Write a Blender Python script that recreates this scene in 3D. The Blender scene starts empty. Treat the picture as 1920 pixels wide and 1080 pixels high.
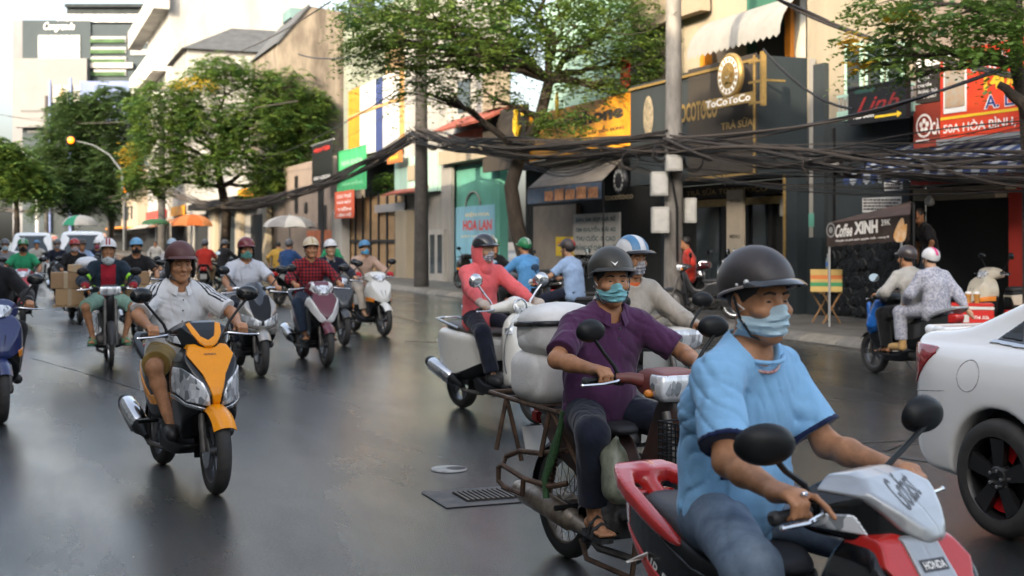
import bpy, bmesh, math, random
import numpy as np
from mathutils import Vector, Matrix
random.seed(7); np.random.seed(7)
R = math.radians
SC = bpy.context.scene
COL = SC.collection
# ---------------------------------------------------------------- camera
FPX, CH, HZ = 2400.0, 1.62, 452.0          # focal length (photo px), eye height, horizon row
cd = bpy.data.cameras.new('street_camera'); cam = bpy.data.objects.new('street_camera', cd); COL.objects.link(cam)
cam.location = (0, 0, CH); cam.rotation_euler = (R(90), 0, 0)
cd.sensor_width = 36; cd.lens = FPX/1920*36; cd.shift_y = -(540-HZ)/1920
cd.clip_start = .05; cd.clip_end = 3000
cd.dof.use_dof = True; cd.dof.focus_distance = 6.0; cd.dof.aperture_fstop = 4.0
SC.camera = cam
# ---------------------------------------------------------------- light
SUN_EL, SUN_AZ = 20.0, 209.0               # azimuth clockwise from +Y
w = bpy.data.worlds.new('World'); SC.world = w; w.use_nodes = True
nt = w.node_tree; nt.nodes.clear()
sky = nt.nodes.new('ShaderNodeTexSky'); sky.sky_type = 'NISHITA'; sky.sun_disc = False
sky.sun_elevation = R(SUN_EL); sky.sun_rotation = R(SUN_AZ); sky.air_density = 1.0; sky.dust_density = 6.0; sky.ozone_density = 1.0
bg = nt.nodes.new('ShaderNodeBackground'); bg.inputs[1].default_value = .15
ow = nt.nodes.new('ShaderNodeOutputWorld')
hs = nt.nodes.new('ShaderNodeHueSaturation'); hs.inputs['Saturation'].default_value = .62
nt.links.new(sky.outputs[0], hs.inputs['Color']); nt.links.new(hs.outputs[0], bg.inputs[0]); nt.links.new(bg.outputs[0], ow.inputs[0])
sl = bpy.data.lights.new('sun', 'SUN'); sun = bpy.data.objects.new('sun', sl); COL.objects.link(sun)
sl.energy = 2.0; sl.angle = R(.6); sl.color = (1, .82, .58)
_sd = Vector((math.sin(R(SUN_AZ))*math.cos(R(SUN_EL)), math.cos(R(SUN_AZ))*math.cos(R(SUN_EL)), math.sin(R(SUN_EL))))
sun.rotation_euler = (-_sd).to_track_quat('-Z', 'Y').to_euler(); sun.location = (0, 0, 60)
vs = SC.view_settings
SC.display_settings.display_device = 'sRGB'
vs.view_transform = 'Standard'; vs.look = 'None'; vs.exposure = 2.05; vs.gamma = 1; vs.use_curve_mapping = False
SC.render.engine = 'CYCLES'
try:
    SC.cycles.use_denoising = True; SC.cycles.max_bounces = 6; SC.cycles.diffuse_bounces = 3; SC.cycles.glossy_bounces = 3
    SC.cycles.transmission_bounces = 4; SC.cycles.transparent_max_bounces = 6; SC.cycles.caustics_reflective = False; SC.cycles.caustics_refractive = False
    SC.cycles.sample_clamp_indirect = 6
except Exception: pass
# ---------------------------------------------------------------- street frame: u runs towards us along the kerb, v across to the far shops
A = math.atan(940/2400); SA, CA = math.sin(A), math.cos(A); RZ = A - math.pi/2
def W(u, v, z=0): return Vector((u*SA + v*CA, -u*CA + v*SA, z))
def G(px, py, h=0.):                       # ground point measured off the photo
    d = (CH-h)*FPX/(py-HZ); return Vector(((px-960)/FPX*d, d, h))
def AT(px, py, d): return Vector(((px-960)/FPX*d, d, CH-(py-HZ)/FPX*d))
def UV(p): return (p.x*SA - p.y*CA, p.x*CA + p.y*SA, p.z)
def DEP(px, v): return v/((px-960)/FPX*CA + SA)
def FU(px, v): d = DEP(px, v); return (px-960)/FPX*d*SA - d*CA
def FZ(px, py, v): return CH-(py-HZ)/FPX*DEP(px, v)
def FR(x0, y0, x1, y1, v):                 # photo rectangle -> u0,u1,z0,z1 on the plane at v
    m = (x0+x1)/2; return FU(x0, v), FU(x1, v), FZ(m, y1, v), FZ(m, y0, v)
# ---------------------------------------------------------------- materials
MATS = {}
def mat(name, col, rough=.6, metal=0., bump=None, var=None, coat=0., spec=None, emit=None, sheen=0., alpha=None, trans=0.):
    if name in MATS: return MATS[name]
    m = bpy.data.materials.new(name); m.use_nodes = True; n = m.node_tree; p = n.nodes['Principled BSDF']; L = n.links
    c = tuple(col)+(1,) if len(col) == 3 else col
    p.inputs['Base Color'].default_value = c; p.inputs['Roughness'].default_value = rough; p.inputs['Metallic'].default_value = metal
    if coat: p.inputs['Coat Weight'].default_value = coat; p.inputs['Coat Roughness'].default_value = .06
    if spec is not None: p.inputs['Specular IOR Level'].default_value = spec
    if sheen: p.inputs['Sheen Weight'].default_value = sheen
    if trans: p.inputs['Transmission Weight'].default_value = trans
    if emit: p.inputs['Emission Color'].default_value = c; p.inputs['Emission Strength'].default_value = emit
    tc = None
    if bump or var:
        tc = n.nodes.new('ShaderNodeTexCoord')
    if var:                                # (scale, amount, second colour or None, stretch)
        sc_, am = var[0], var[1]; c2 = var[2] if len(var) > 2 and var[2] else tuple(x*(1-am) for x in col)
        t = n.nodes.new('ShaderNodeTexNoise'); t.inputs['Scale'].default_value = sc_; t.inputs['Detail'].default_value = 6; t.inputs['Roughness'].default_value = .65
        if len(var) > 3:
            mp = n.nodes.new('ShaderNodeMapping'); mp.inputs['Scale'].default_value = var[3]; L.new(tc.outputs['Object'], mp.inputs[0]); L.new(mp.outputs[0], t.inputs['Vector'])
        else: L.new(tc.outputs['Object'], t.inputs['Vector'])
        r = n.nodes.new('ShaderNodeValToRGB'); r.color_ramp.elements[0].position = .36; r.color_ramp.elements[1].position = .66
        r.color_ramp.elements[0].color = tuple(c2)+(1,); r.color_ramp.elements[1].color = c
        L.new(t.outputs['Fac'], r.inputs[0]); L.new(r.outputs[0], p.inputs['Base Color'])
        rr = n.nodes.new('ShaderNodeMapRange'); rr.inputs['To Min'].default_value = min(1, rough*1.3); rr.inputs['To Max'].default_value = rough*.8
        L.new(t.outputs['Fac'], rr.inputs[0]); L.new(rr.outputs[0], p.inputs['Roughness'])
    if bump:
        t2 = n.nodes.new('ShaderNodeTexNoise'); t2.inputs['Scale'].default_value = bump[0]; t2.inputs['Detail'].default_value = 4
        L.new(tc.outputs['Object'], t2.inputs['Vector'])
        b = n.nodes.new('ShaderNodeBump'); b.inputs['Strength'].default_value = bump[1]; b.inputs['Distance'].default_value = bump[2] if len(bump) > 2 else .01
        L.new(t2.outputs['Fac'], b.inputs['Height']); L.new(b.outputs[0], p.inputs['Normal'])
    MATS[name] = m; return m
def cloth(name, col, dark=.25, scale=9, rough=.9, bump=.35):
    m = mat(name, col, rough, var=(scale, dark), bump=(160, bump, .002), spec=.2, sheen=.15)
    n = m.node_tree
    if not any(x.type == 'TEX_NOISE' and x.noise_type == 'RIDGED_MULTIFRACTAL' for x in n.nodes):     # creases
        tc = [x for x in n.nodes if x.type == 'TEX_COORD'][0]; b = [x for x in n.nodes if x.type == 'BUMP'][0]; p = n.nodes['Principled BSDF']
        mp = n.nodes.new('ShaderNodeMapping'); mp.inputs['Scale'].default_value = (1, 1, .32); mp.inputs['Rotation'].default_value = (.5, .35, 0)
        t = n.nodes.new('ShaderNodeTexNoise'); t.noise_type = 'RIDGED_MULTIFRACTAL'; t.inputs['Scale'].default_value = 11; t.inputs['Detail'].default_value = 2; t.inputs['Distortion'].default_value = .9; t.inputs['Roughness'].default_value = .45
        b2 = n.nodes.new('ShaderNodeBump'); b2.inputs['Strength'].default_value = .85; b2.inputs['Distance'].default_value = .022
        n.links.new(tc.outputs['Object'], mp.inputs[0]); n.links.new(mp.outputs[0], t.inputs['Vector']); n.links.new(t.outputs['Fac'], b2.inputs['Height']); n.links.new(b.outputs[0], b2.inputs['Normal']); n.links.new(b2.outputs[0], p.inputs['Normal'])
    return m
def paint(name, col, rough=.28, dirt=.18): return mat(name, col, rough, var=(5, dirt), coat=.6)
# ---------------------------------------------------------------- objects
BASE = {}
def link(o, parent=None):
    COL.objects.link(o)
    if parent is not None: o.parent = parent
    return o
def tag(o, label=None, cat=None, group=None, kind=None):
    if label: o['label'] = label
    if cat: o['category'] = cat
    if group: o['group'] = group
    if kind: o['kind'] = kind
    return o
def thing(name, label, cat, loc=(0, 0, 0), rz=0., group=None):
    o = bpy.data.objects.new(name, None); o.empty_display_size = .2; link(o); o.location = loc; o.rotation_euler = (0, 0, rz)
    return tag(o, label, cat, group)
def sthing(name, label, cat, u, v, z=0, group=None):      # a thing standing in the street frame
    o = thing(name, label, cat, W(u, v, z), RZ, group); BASE[o.name] = (u, v, z); return o
class MB:
    def __init__(s): s.v = []; s.f = []; s.m = []; s.cm = 0
    def add(s, vs, fs):
        k = len(s.v); s.v += [tuple(map(float, a)) for a in vs]; s.f += [tuple(i+k for i in f) for f in fs]; s.m += [s.cm]*len(fs); return s
    def box(s, x0, x1, y0, y1, z0, z1):
        x0, x1 = min(x0, x1), max(x0, x1); y0, y1 = min(y0, y1), max(y0, y1); z0, z1 = min(z0, z1), max(z0, z1)
        return s.add([(x0,y0,z0),(x1,y0,z0),(x1,y1,z0),(x0,y1,z0),(x0,y0,z1),(x1,y0,z1),(x1,y1,z1),(x0,y1,z1)],
                     [(0,3,2,1),(4,5,6,7),(0,1,5,4),(1,2,6,5),(2,3,7,6),(3,0,4,7)])
    def obox(s, c, ax, ay, az):            # centre and three half-axis vectors
        c, ax, ay, az = map(Vector, (c, ax, ay, az)); vs = [c+ax*i+ay*j+az*k for k in (-1,1) for i, j in ((-1,-1),(1,-1),(1,1),(-1,1))]
        return s.add(vs, [(0,3,2,1),(4,5,6,7),(0,1,5,4),(1,2,6,5),(2,3,7,6),(3,0,4,7)])
    def prism(s, poly, axis, a, b):        # poly in the two other axes (in xyz order)
        n = len(poly); k = 'xyz'.index(axis)
        def P(p, t): q = list(p); q.insert(k, t); return q
        return s.add([P(p, a) for p in poly]+[P(p, b) for p in poly], [tuple(range(n))[::-1], tuple(range(n, 2*n))]+[(i, (i+1) % n, n+(i+1) % n, n+i) for i in range(n)])
    def tube(s, pts, r, n=8, cap=True):
        pts = [Vector(p) for p in pts]; m = len(pts); rs = r if isinstance(r, (list, tuple)) else [r]*m
        vs = []; up = None
        for i, p in enumerate(pts):
            t = (pts[min(i+1, m-1)]-pts[max(i-1, 0)]).normalized()
            if up is None: up = Vector((0, 0, 1)) if abs(t.z) < .9 else Vector((1, 0, 0))
            x = t.cross(up)
            if x.length < 1e-4: x = t.orthogonal()
            x.normalize(); y = x.cross(t); up = y
            vs += [p+(x*math.cos(a)+y*math.sin(a))*rs[i] for a in (2*math.pi*j/n for j in range(n))]
        fs = [(i*n+j, i*n+(j+1) % n, (i+1)*n+(j+1) % n, (i+1)*n+j) for i in range(m-1) for j in range(n)]
        if cap: fs += [tuple(range(n))[::-1], tuple(range((m-1)*n, m*n))]
        return s.add(vs, fs)
    def lathe(s, prof, c, axis=(0, 0, 1), n=20, cap=True, a0=0., a1=2*math.pi):   # prof: (radius, along)
        ax = Vector(axis).normalized(); x = ax.orthogonal().normalized(); y = ax.cross(x); c = Vector(c); full = abs(a1-a0-2*math.pi) < 1e-6
        nn = n if full else n+1
        vs = [c+ax*h+(x*math.cos(a)+y*math.sin(a))*r for r, h in prof for a in (a0+(a1-a0)*j/n for j in range(nn))]
        fs = [(i*nn+j, i*nn+(j+1) % nn, (i+1)*nn+(j+1) % nn, (i+1)*nn+j) for i in range(len(prof)-1) for j in range(n)]
        if cap and full: fs += [tuple(range(nn))[::-1], tuple(range((len(prof)-1)*nn, len(prof)*nn))]
        return s.add(vs, fs)
    def grid(s, rows, close=False):        # rows of points -> sheet
        m, n = len(rows), len(rows[0]); vs = [p for r in rows for p in r]
        return s.add(vs, [(i*n+j, i*n+(j+1) % n, (i+1)*n+(j+1) % n, (i+1)*n+j) for i in range(m-1) for j in range(n if close else n-1)])
    def ball(s, c, r, n=12):
        rx = r if isinstance(r, (list, tuple)) else (r, r, r); m = n//2; c = Vector(c)
        rows = [[(c.x+rx[0]*math.sin(t)*math.cos(a), c.y+rx[1]*math.sin(t)*math.sin(a), c.z+rx[2]*math.cos(t)) for a in (2*math.pi*j/n for j in range(n))] for t in (math.pi*(i+.02)/(m+.04) for i in range(m+1))]
        return s.grid(rows[::-1], True)
    def mesh(s, name, mats, smooth=40, solid=0., bevel=0.):
        me = bpy.data.meshes.new(name); me.from_pydata(s.v, [], s.f)
        for x in (mats if isinstance(mats, (list, tuple)) else [mats]): me.materials.append(x)
        if s.cm or any(s.m): me.polygons.foreach_set('material_index', s.m)
        if solid or bevel:
            b = bmesh.new(); b.from_mesh(me)
            bmesh.ops.recalc_face_normals(b, faces=b.faces)
            if solid: bmesh.ops.solidify(b, geom=b.faces[:], thickness=solid)
            if bevel: bmesh.ops.bevel(b, geom=b.edges[:], offset=bevel, segments=2, affect='EDGES', clamp_overlap=True)
            b.to_mesh(me); b.free()
        if smooth:
            me.polygons.foreach_set('use_smooth', [True]*len(me.polygons)); me.set_sharp_from_angle(angle=R(smooth))
        me.update(); return me
    def build(s, name, mats, parent=None, smooth=40, solid=0., bevel=0., loc=None):
        if parent is not None and parent.name in BASE:
            b = BASE[parent.name]; s.v = [(x-b[0], y-b[1], z-b[2]) for x, y, z in s.v]
        me = s.mesh(name, mats, smooth, solid, bevel)
        o = bpy.data.objects.new(name, me); link(o, parent)
        if loc is not None: o.location = loc
        return o
def decal(obj, pts, d, off=.0025):
    from mathutils.bvhtree import BVHTree
    me = obj.data; t = BVHTree.FromPolygons([v.co[:] for v in me.vertices], [tuple(p.vertices) for p in me.polygons]); d = Vector(d).normalized(); out = []
    for p in pts:
        h = t.ray_cast(Vector(p)-d*.5, d); q = h[0] if h[0] is not None else Vector(p); out.append(q-d*off)
    return out
def inst(name, me, parent=None, loc=(0, 0, 0), rot=(0, 0, 0), scale=(1, 1, 1)):
    o = bpy.data.objects.new(name, me); link(o, parent); o.location = loc; o.rotation_euler = rot; o.scale = scale; return o
def copy_tree(o, parent=None):
    c = o.copy(); link(c, parent)
    for ch in list(o.children): copy_tree(ch, c)
    return c
_TXT = {}
def text_mesh(s, bold=.0, extrude=.0, shear=0.):
    k = (s, bold, extrude, shear)
    if k in _TXT: return _TXT[k]
    c = bpy.data.curves.new('txt', 'FONT'); c.body = s; c.size = 1; c.offset = bold; c.extrude = extrude; c.shear = shear; c.resolution_u = 3
    o = bpy.data.objects.new('txt', c); COL.objects.link(o)
    dg = bpy.context.evaluated_depsgraph_get(); me = bpy.data.meshes.new_from_object(o.evaluated_get(dg)); bpy.data.objects.remove(o); bpy.data.curves.remove(c)
    n = len(me.vertices); a = np.empty(n*3); me.vertices.foreach_get('co', a); a = a.reshape(-1, 3)
    lo, hi = a.min(0), a.max(0); V = (a-lo)/np.maximum(hi-lo, 1e-6)
    if hi[2]-lo[2] < 1e-6: V[:, 2] = 0
    F = [tuple(p.vertices) for p in me.polygons]; bpy.data.meshes.remove(me)
    _TXT[k] = (V, F); return _TXT[k]
def sign_text(s, parent, m, u0, u1, z0, z1, v, bold=.015, name='lettering', shear=0.):   # flat print facing the street at plane v
    V, F = text_mesh(s, bold, 0., shear)
    b = MB(); b.add([(u0+(u1-u0)*p[0], v, z0+(z1-z0)*p[1]) for p in V], F)
    return b.build(name, m, parent, smooth=0)
# ---------------------------------------------------------------- distance fields meshed by surface nets
BIG = np.float32(.3)
class Field:
    def __init__(s, lo, hi, h):
        s.lo = np.array(lo, float); s.h = h; s.n = np.maximum(2, np.ceil((np.array(hi)-s.lo)/h).astype(int)+1)
        s.ax = [(s.lo[i]+h*np.arange(s.n[i])).astype(np.float32) for i in range(3)]
        s.d = np.full(s.n, BIG, np.float32)
    def sub(s, lo, hi):
        sl = []
        for i in range(3):
            a = int(np.floor((lo[i]-s.lo[i])/s.h)); b = int(np.ceil((hi[i]-s.lo[i])/s.h))+1
            a = max(0, min(a, s.n[i])); b = max(a, min(b, s.n[i])); sl.append(slice(a, b))
        return tuple(sl)
    def P(s, sl=None):
        if sl is None: sl = (slice(None),)*3
        return s.ax[0][sl[0]][:, None, None], s.ax[1][sl[1]][None, :, None], s.ax[2][sl[2]][None, None, :]
    def join(s, fn, lo, hi, k=.02, op='u'):
        pad = k+.03; sl = s.sub(np.array(lo)-pad, np.array(hi)+pad)
        if any(x.stop <= x.start for x in sl): return s
        e = fn(*s.P(sl)); c = s.d[sl]; s.d[sl] = smin(c, e, k) if op == 'u' else smax(c, -e, k); return s
    def cone(s, a, b, ra, rb, k=.02, sy=1., op='u', cuts=(), fn=None):
        a = np.array(a, float); b = np.array(b, float); r = max(ra, rb)/min(1, sy)
        def f(X, Y, Z):
            d = d_cone(X, Y, Z, a, b, ra, rb, sy)
            if fn is not None: d = d+fn(X, Y, Z)
            for p, nrm in cuts: d = np.maximum(d, (X-p[0])*nrm[0]+(Y-p[1])*nrm[1]+(Z-p[2])*nrm[2])
            return d
        return s.join(f, np.minimum(a, b)-r, np.maximum(a, b)+r, k, op)
    def ell(s, c, r, k=.02, M=None, op='u', cuts=()):
        c = np.array(c, float); m = max(r)
        def f(X, Y, Z):
            d = d_ell(X, Y, Z, c, r, M)
            for p, nrm in cuts: d = np.maximum(d, (X-p[0])*nrm[0]+(Y-p[1])*nrm[1]+(Z-p[2])*nrm[2])
            return d
        return s.join(f, c-m, c+m, k, op)
    def arr(s): return nets(s.d, s.lo, s.h)
def smin(a, b, k):
    if k <= 0: return np.minimum(a, b)
    h = np.maximum(k-np.abs(a-b), 0)/k; return np.minimum(a, b)-h*h*k*.25
def smax(a, b, k): return -smin(-a, -b, k)
def d_cone(X, Y, Z, a, b, ra, rb, sy=1.):
    ba = b-a; q = ba*np.array([1, sy, 1]); dd = max(float(q@q), 1e-9)
    x, y, z = X-a[0], (Y-a[1])*sy, Z-a[2]
    t = np.clip((x*q[0]+y*q[1]+z*q[2])/dd, 0, 1)
    return np.sqrt((x-t*q[0])**2+(y-t*q[1])**2+(z-t*q[2])**2)-(ra+(rb-ra)*t)
def d_ell(X, Y, Z, c, r, M=None):
    x, y, z = X-c[0], Y-c[1], Z-c[2]
    if M is not None: x, y, z = (x*M[0][0]+y*M[0][1]+z*M[0][2], x*M[1][0]+y*M[1][1]+z*M[1][2], x*M[2][0]+y*M[2][1]+z*M[2][2])
    k0 = np.sqrt((x/r[0])**2+(y/r[1])**2+(z/r[2])**2); k1 = np.sqrt((x/r[0]**2)**2+(y/r[1]**2)**2+(z/r[2]**2)**2)
    return k0*(k0-1)/np.maximum(k1, 1e-6)
def d_poly(X, Y, poly):                    # signed distance to a closed polygon, X (n,1) Y (1,m)
    p = np.array(poly, np.float64); n = len(p); d = None; s = None
    for i in range(n):
        a = p[i]; b = p[i-1]; e = b-a; wx = X-a[0]; wy = Y-a[1]
        t = np.clip((wx*e[0]+wy*e[1])/max(float(e@e), 1e-12), 0, 1); q = (wx-e[0]*t)**2+(wy-e[1]*t)**2
        d = q if d is None else np.minimum(d, q)
        c1 = Y >= a[1]; c2 = Y < b[1]; c3 = e[0]*wy > e[1]*wx
        fl = (c1 & c2 & c3) | (~c1 & ~c2 & ~c3); s = np.where(fl, -1., 1.) if s is None else np.where(fl, -s, s)
    return (np.sqrt(d)*s).astype(np.float32)
def round_poly(p, it=2):
    for _ in range(it):
        q = []
        for i in range(len(p)):
            a, b = p[i], p[(i+1) % len(p)]
            q += [(a[0]*.78+b[0]*.22, a[1]*.78+b[1]*.22), (a[0]*.22+b[0]*.78, a[1]*.22+b[1]*.78)]
        p = q
    return p
def mirror(p): return list(p)+[(-a, b) for a, b in reversed(p) if abs(a) > 1e-6]     # half outline (y>=0) top to bottom -> closed
def hull(X, Y, Z, side=None, front=None, top=None, k=.03):        # intersection of extruded outlines
    d = None
    for e in ([d_poly(X[:, 0, :], Z[0, :, :], side)[:, None, :]] if side else [])+([d_poly(Y[0, :, :], Z[0, :, :], front)[None]] if front else [])+([d_poly(X[:, :, 0], Y[:, :, 0], top)[:, :, None]] if top else []):
        d = e if d is None else smax(d, e, k)
    return d
def nets(d, lo, h):
    n = d.shape; S = d < 0
    c = np.zeros((n[0]-1, n[1]-1, n[2]-1), np.int8)
    for i in (0, 1):
        for j in (0, 1):
            for k in (0, 1): c += S[i:n[0]-1+i, j:n[1]-1+j, k:n[2]-1+k]
    act = (c > 0) & (c < 8); idx = np.argwhere(act)
    if len(idx) == 0: return np.zeros((0, 3)), np.zeros((0, 4), int)
    vid = np.full(c.shape, -1, np.int64); vid[act] = np.arange(len(idx))
    acc = np.zeros((len(idx), 3)); cnt = np.zeros(len(idx)); I, J, K = idx.T
    for ax in range(3):
        o1, o2 = [a for a in range(3) if a != ax]
        for p in (0, 1):
            for q in (0, 1):
                off = [0, 0, 0]; off[o1] = p; off[o2] = q; a = d[I+off[0], J+off[1], K+off[2]]
                of2 = off[:]; of2[ax] = 1; b = d[I+of2[0], J+of2[1], K+of2[2]]
                m = (a < 0) != (b < 0); t = np.where(m, a/np.where(m, a-b, 1), 0)
                pt = np.zeros((len(idx), 3)); pt[:, o1] = p; pt[:, o2] = q; pt[:, ax] = t
                acc += pt*m[:, None]; cnt += m
    V = (idx+acc/cnt[:, None])*h+lo; Fs = []
    for ax in range(3):
        o1, o2 = (ax+1) % 3, (ax+2) % 3
        sa = [slice(None)]*3; sb = [slice(None)]*3; sa[ax] = slice(0, n[ax]-1); sb[ax] = slice(1, n[ax])
        A_, B_ = S[tuple(sa)], S[tuple(sb)]; E = np.argwhere(A_ != B_)
        E = E[(E[:, o1] > 0) & (E[:, o1] < n[o1]-1) & (E[:, o2] > 0) & (E[:, o2] < n[o2]-1)]
        if not len(E): continue
        def g(a, b): q = E.copy(); q[:, o1] -= a; q[:, o2] -= b; return vid[q[:, 0], q[:, 1], q[:, 2]]
        Q = np.stack([g(1, 1), g(0, 1), g(0, 0), g(1, 0)], 1); fl = ~A_[E[:, 0], E[:, 1], E[:, 2]]; Q[fl] = Q[fl][:, ::-1]; Fs.append(Q)
    return V, np.concatenate(Fs)
def arr_mesh(name, VF, m, smooth=True):
    V, F = VF; me = bpy.data.meshes.new(name); nv, nf = len(V), len(F)
    me.vertices.add(nv); me.vertices.foreach_set('co', np.asarray(V, np.float32).ravel()); me.loops.add(nf*4); me.loops.foreach_set('vertex_index', np.asarray(F, np.int32).ravel())
    me.polygons.add(nf); me.polygons.foreach_set('loop_start', np.arange(0, nf*4, 4, dtype=np.int32))
    me.polygons.foreach_set('use_smooth', np.ones(nf, bool) if smooth else np.zeros(nf, bool))
    me.update(calc_edges=True)
    for x in (m if isinstance(m, (list, tuple)) else [m]): me.materials.append(x)
    return me
def field_obj(name, f, m, parent=None):
    o = bpy.data.objects.new(name, arr_mesh(name, f.arr() if isinstance(f, Field) else f, m)); return link(o, parent)
def sdf_mesh(name, fn, lo, hi, h, m):
    f = Field(np.array(lo)-2*h, np.array(hi)+2*h, h); f.d = np.broadcast_to(fn(*f.P()), f.n).astype(np.float32); return arr_mesh(name, f.arr(), m)
# ================================================================ SETTING
def road_material():
    m = bpy.data.materials.new('wet_asphalt'); m.use_nodes = True; n = m.node_tree; p = n.nodes['Principled BSDF']; L = n.links
    tc = n.nodes.new('ShaderNodeTexCoord')
    def noise(sc, det=5, stretch=None, rough=.6):
        t = n.nodes.new('ShaderNodeTexNoise'); t.inputs['Scale'].default_value = sc; t.inputs['Detail'].default_value = det; t.inputs['Roughness'].default_value = rough
        if stretch:
            mp = n.nodes.new('ShaderNodeMapping'); mp.inputs['Scale'].default_value = stretch; L.new(tc.outputs['Object'], mp.inputs[0]); L.new(mp.outputs[0], t.inputs['Vector'])
        else: L.new(tc.outputs['Object'], t.inputs['Vector'])
        return t
    def ramp(src, a, b, c0, c1):
        r = n.nodes.new('ShaderNodeValToRGB'); r.color_ramp.elements[0].position = a; r.color_ramp.elements[1].position = b
        r.color_ramp.elements[0].color = c0; r.color_ramp.elements[1].color = c1; L.new(src, r.inputs[0]); return r
    big = noise(.16, 6, (.35, 1, 1)); fine = noise(62, 6, None, .85); mid = noise(1.1, 6, (.3, 1, 1), .7)
    base = ramp(big.outputs['Fac'], .35, .68, (.011, .0135, .0145, 1), (.031, .034, .0345, 1))
    g = ramp(fine.outputs['Fac'], .36, .68, (.30, .31, .32, 1), (2.3, 2.25, 2.2, 1))
    mx = n.nodes.new('ShaderNodeMixRGB'); mx.blend_type = 'MULTIPLY'; mx.inputs[0].default_value = 1; L.new(base.outputs[0], mx.inputs[1]); L.new(g.outputs[0], mx.inputs[2])
    mm = ramp(mid.outputs['Fac'], .3, .75, (.62, .62, .62, 1), (1.3, 1.28, 1.24, 1))
    m2 = n.nodes.new('ShaderNodeMixRGB'); m2.blend_type = 'MULTIPLY'; m2.inputs[0].default_value = 1; L.new(mx.outputs[0], m2.inputs[1]); L.new(mm.outputs[0], m2.inputs[2])
    L.new(m2.outputs[0], p.inputs['Base Color'])
    wet = noise(.3, 7, (.28, 1, 1), .62)
    rr = ramp(wet.outputs['Fac'], .36, .66, (.10, .10, .10, 1), (.36, .36, .36, 1)); L.new(rr.outputs[0], p.inputs['Roughness'])
    sr = ramp(fine.outputs['Fac'], .36, .66, (.08, .08, .08, 1), (.60, .60, .60, 1)); L.new(sr.outputs[0], p.inputs['Specular IOR Level'])
    cw = ramp(wet.outputs['Fac'], .40, .66, (1., 1., 1., 1), (.25, .25, .25, 1)); L.new(cw.outputs[0], p.inputs['Coat Weight']); cr = ramp(mid.outputs['Fac'], .3, .7, (.10, .10, .10, 1), (.26, .26, .26, 1)); L.new(cr.outputs[0], p.inputs['Coat Roughness'])
    cbn = n.nodes.new('ShaderNodeBump'); cbn.inputs['Distance'].default_value = .002; cbn.inputs['Strength'].default_value = .4; L.new(fine.outputs['Fac'], cbn.inputs['Height']); L.new(cbn.outputs[0], p.inputs['Coat Normal'])
    bm = n.nodes.new('ShaderNodeBump'); bm.inputs['Distance'].default_value = .011
    bs = ramp(wet.outputs['Fac'], .36, .62, (.25, .25, .25, 1), (1., 1., 1., 1)); L.new(bs.outputs[0], bm.inputs['Strength'])
    L.new(fine.outputs['Fac'], bm.inputs['Height']); L.new(bm.outputs[0], p.inputs['Normal'])
    return m
def sheet(name, u0, u1, v0, v1, z, m, kind='structure'):
    o = MB().add([(u0, v0, 0), (u1, v0, 0), (u1, v1, 0), (u0, v1, 0)], [(0, 1, 2, 3)]).build(name, m, smooth=0)
    o.location = (0, 0, z); o.rotation_euler = (0, 0, RZ); return tag(o, kind=kind)
M_road = road_material()
sheet('ground', -1500, 800, -900, 1400, -.006, mat('earth', (.12, .11, .095), .9, var=(.3, .4)))
sheet('road', -900, 60, -5, 11.8, 0, M_road)
KERB, FV = 11.8, 15.3
M_pave = mat('pavement_concrete', (.15, .14, .125), .55, var=(1.3, .45), bump=(60, .3, .005))
o = MB().box(-700, 40, KERB+.36, 60, -.05, .13).build('pavement', M_pave, smooth=0); o.rotation_euler = (0, 0, RZ); tag(o, kind='structure')
o = MB().box(-700, 40, -30, -5, -.05, .13).build('pavement', M_pave, smooth=0); o.rotation_euler = (0, 0, RZ); tag(o, kind='structure')
# kerb of sloped stones
kr = MB().box(-700, 40, KERB, KERB+.355, -.05, .02).build('kerb', M_pave, smooth=0); kr.rotation_euler = (0, 0, RZ); tag(kr, kind='structure')
M_kst = [mat('kerb_stone_%d' % i, c, .6, var=(4, .35), bump=(50, .4, .004)) for i, c in enumerate([(.23, .21, .175), (.19, .175, .15), (.26, .235, .19)])]
kme = MB().prism([(KERB+.0, .0), (KERB+.05, .07), (KERB+.19, .135), (KERB+.35, .14), (KERB+.35, -.04), (KERB, -.04)], 'x', -.49, .49)
kmes = [kme.mesh('kerb_stone', m, 30) for m in M_kst]
for i in range(60):
    inst('kerb_stone', kmes[(i*7+i//3) % 3], kr, (-55+i*1.0, random.uniform(-.012, .012), random.uniform(-.008, .008)), (0, 0, random.uniform(-.006, .006)))
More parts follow.
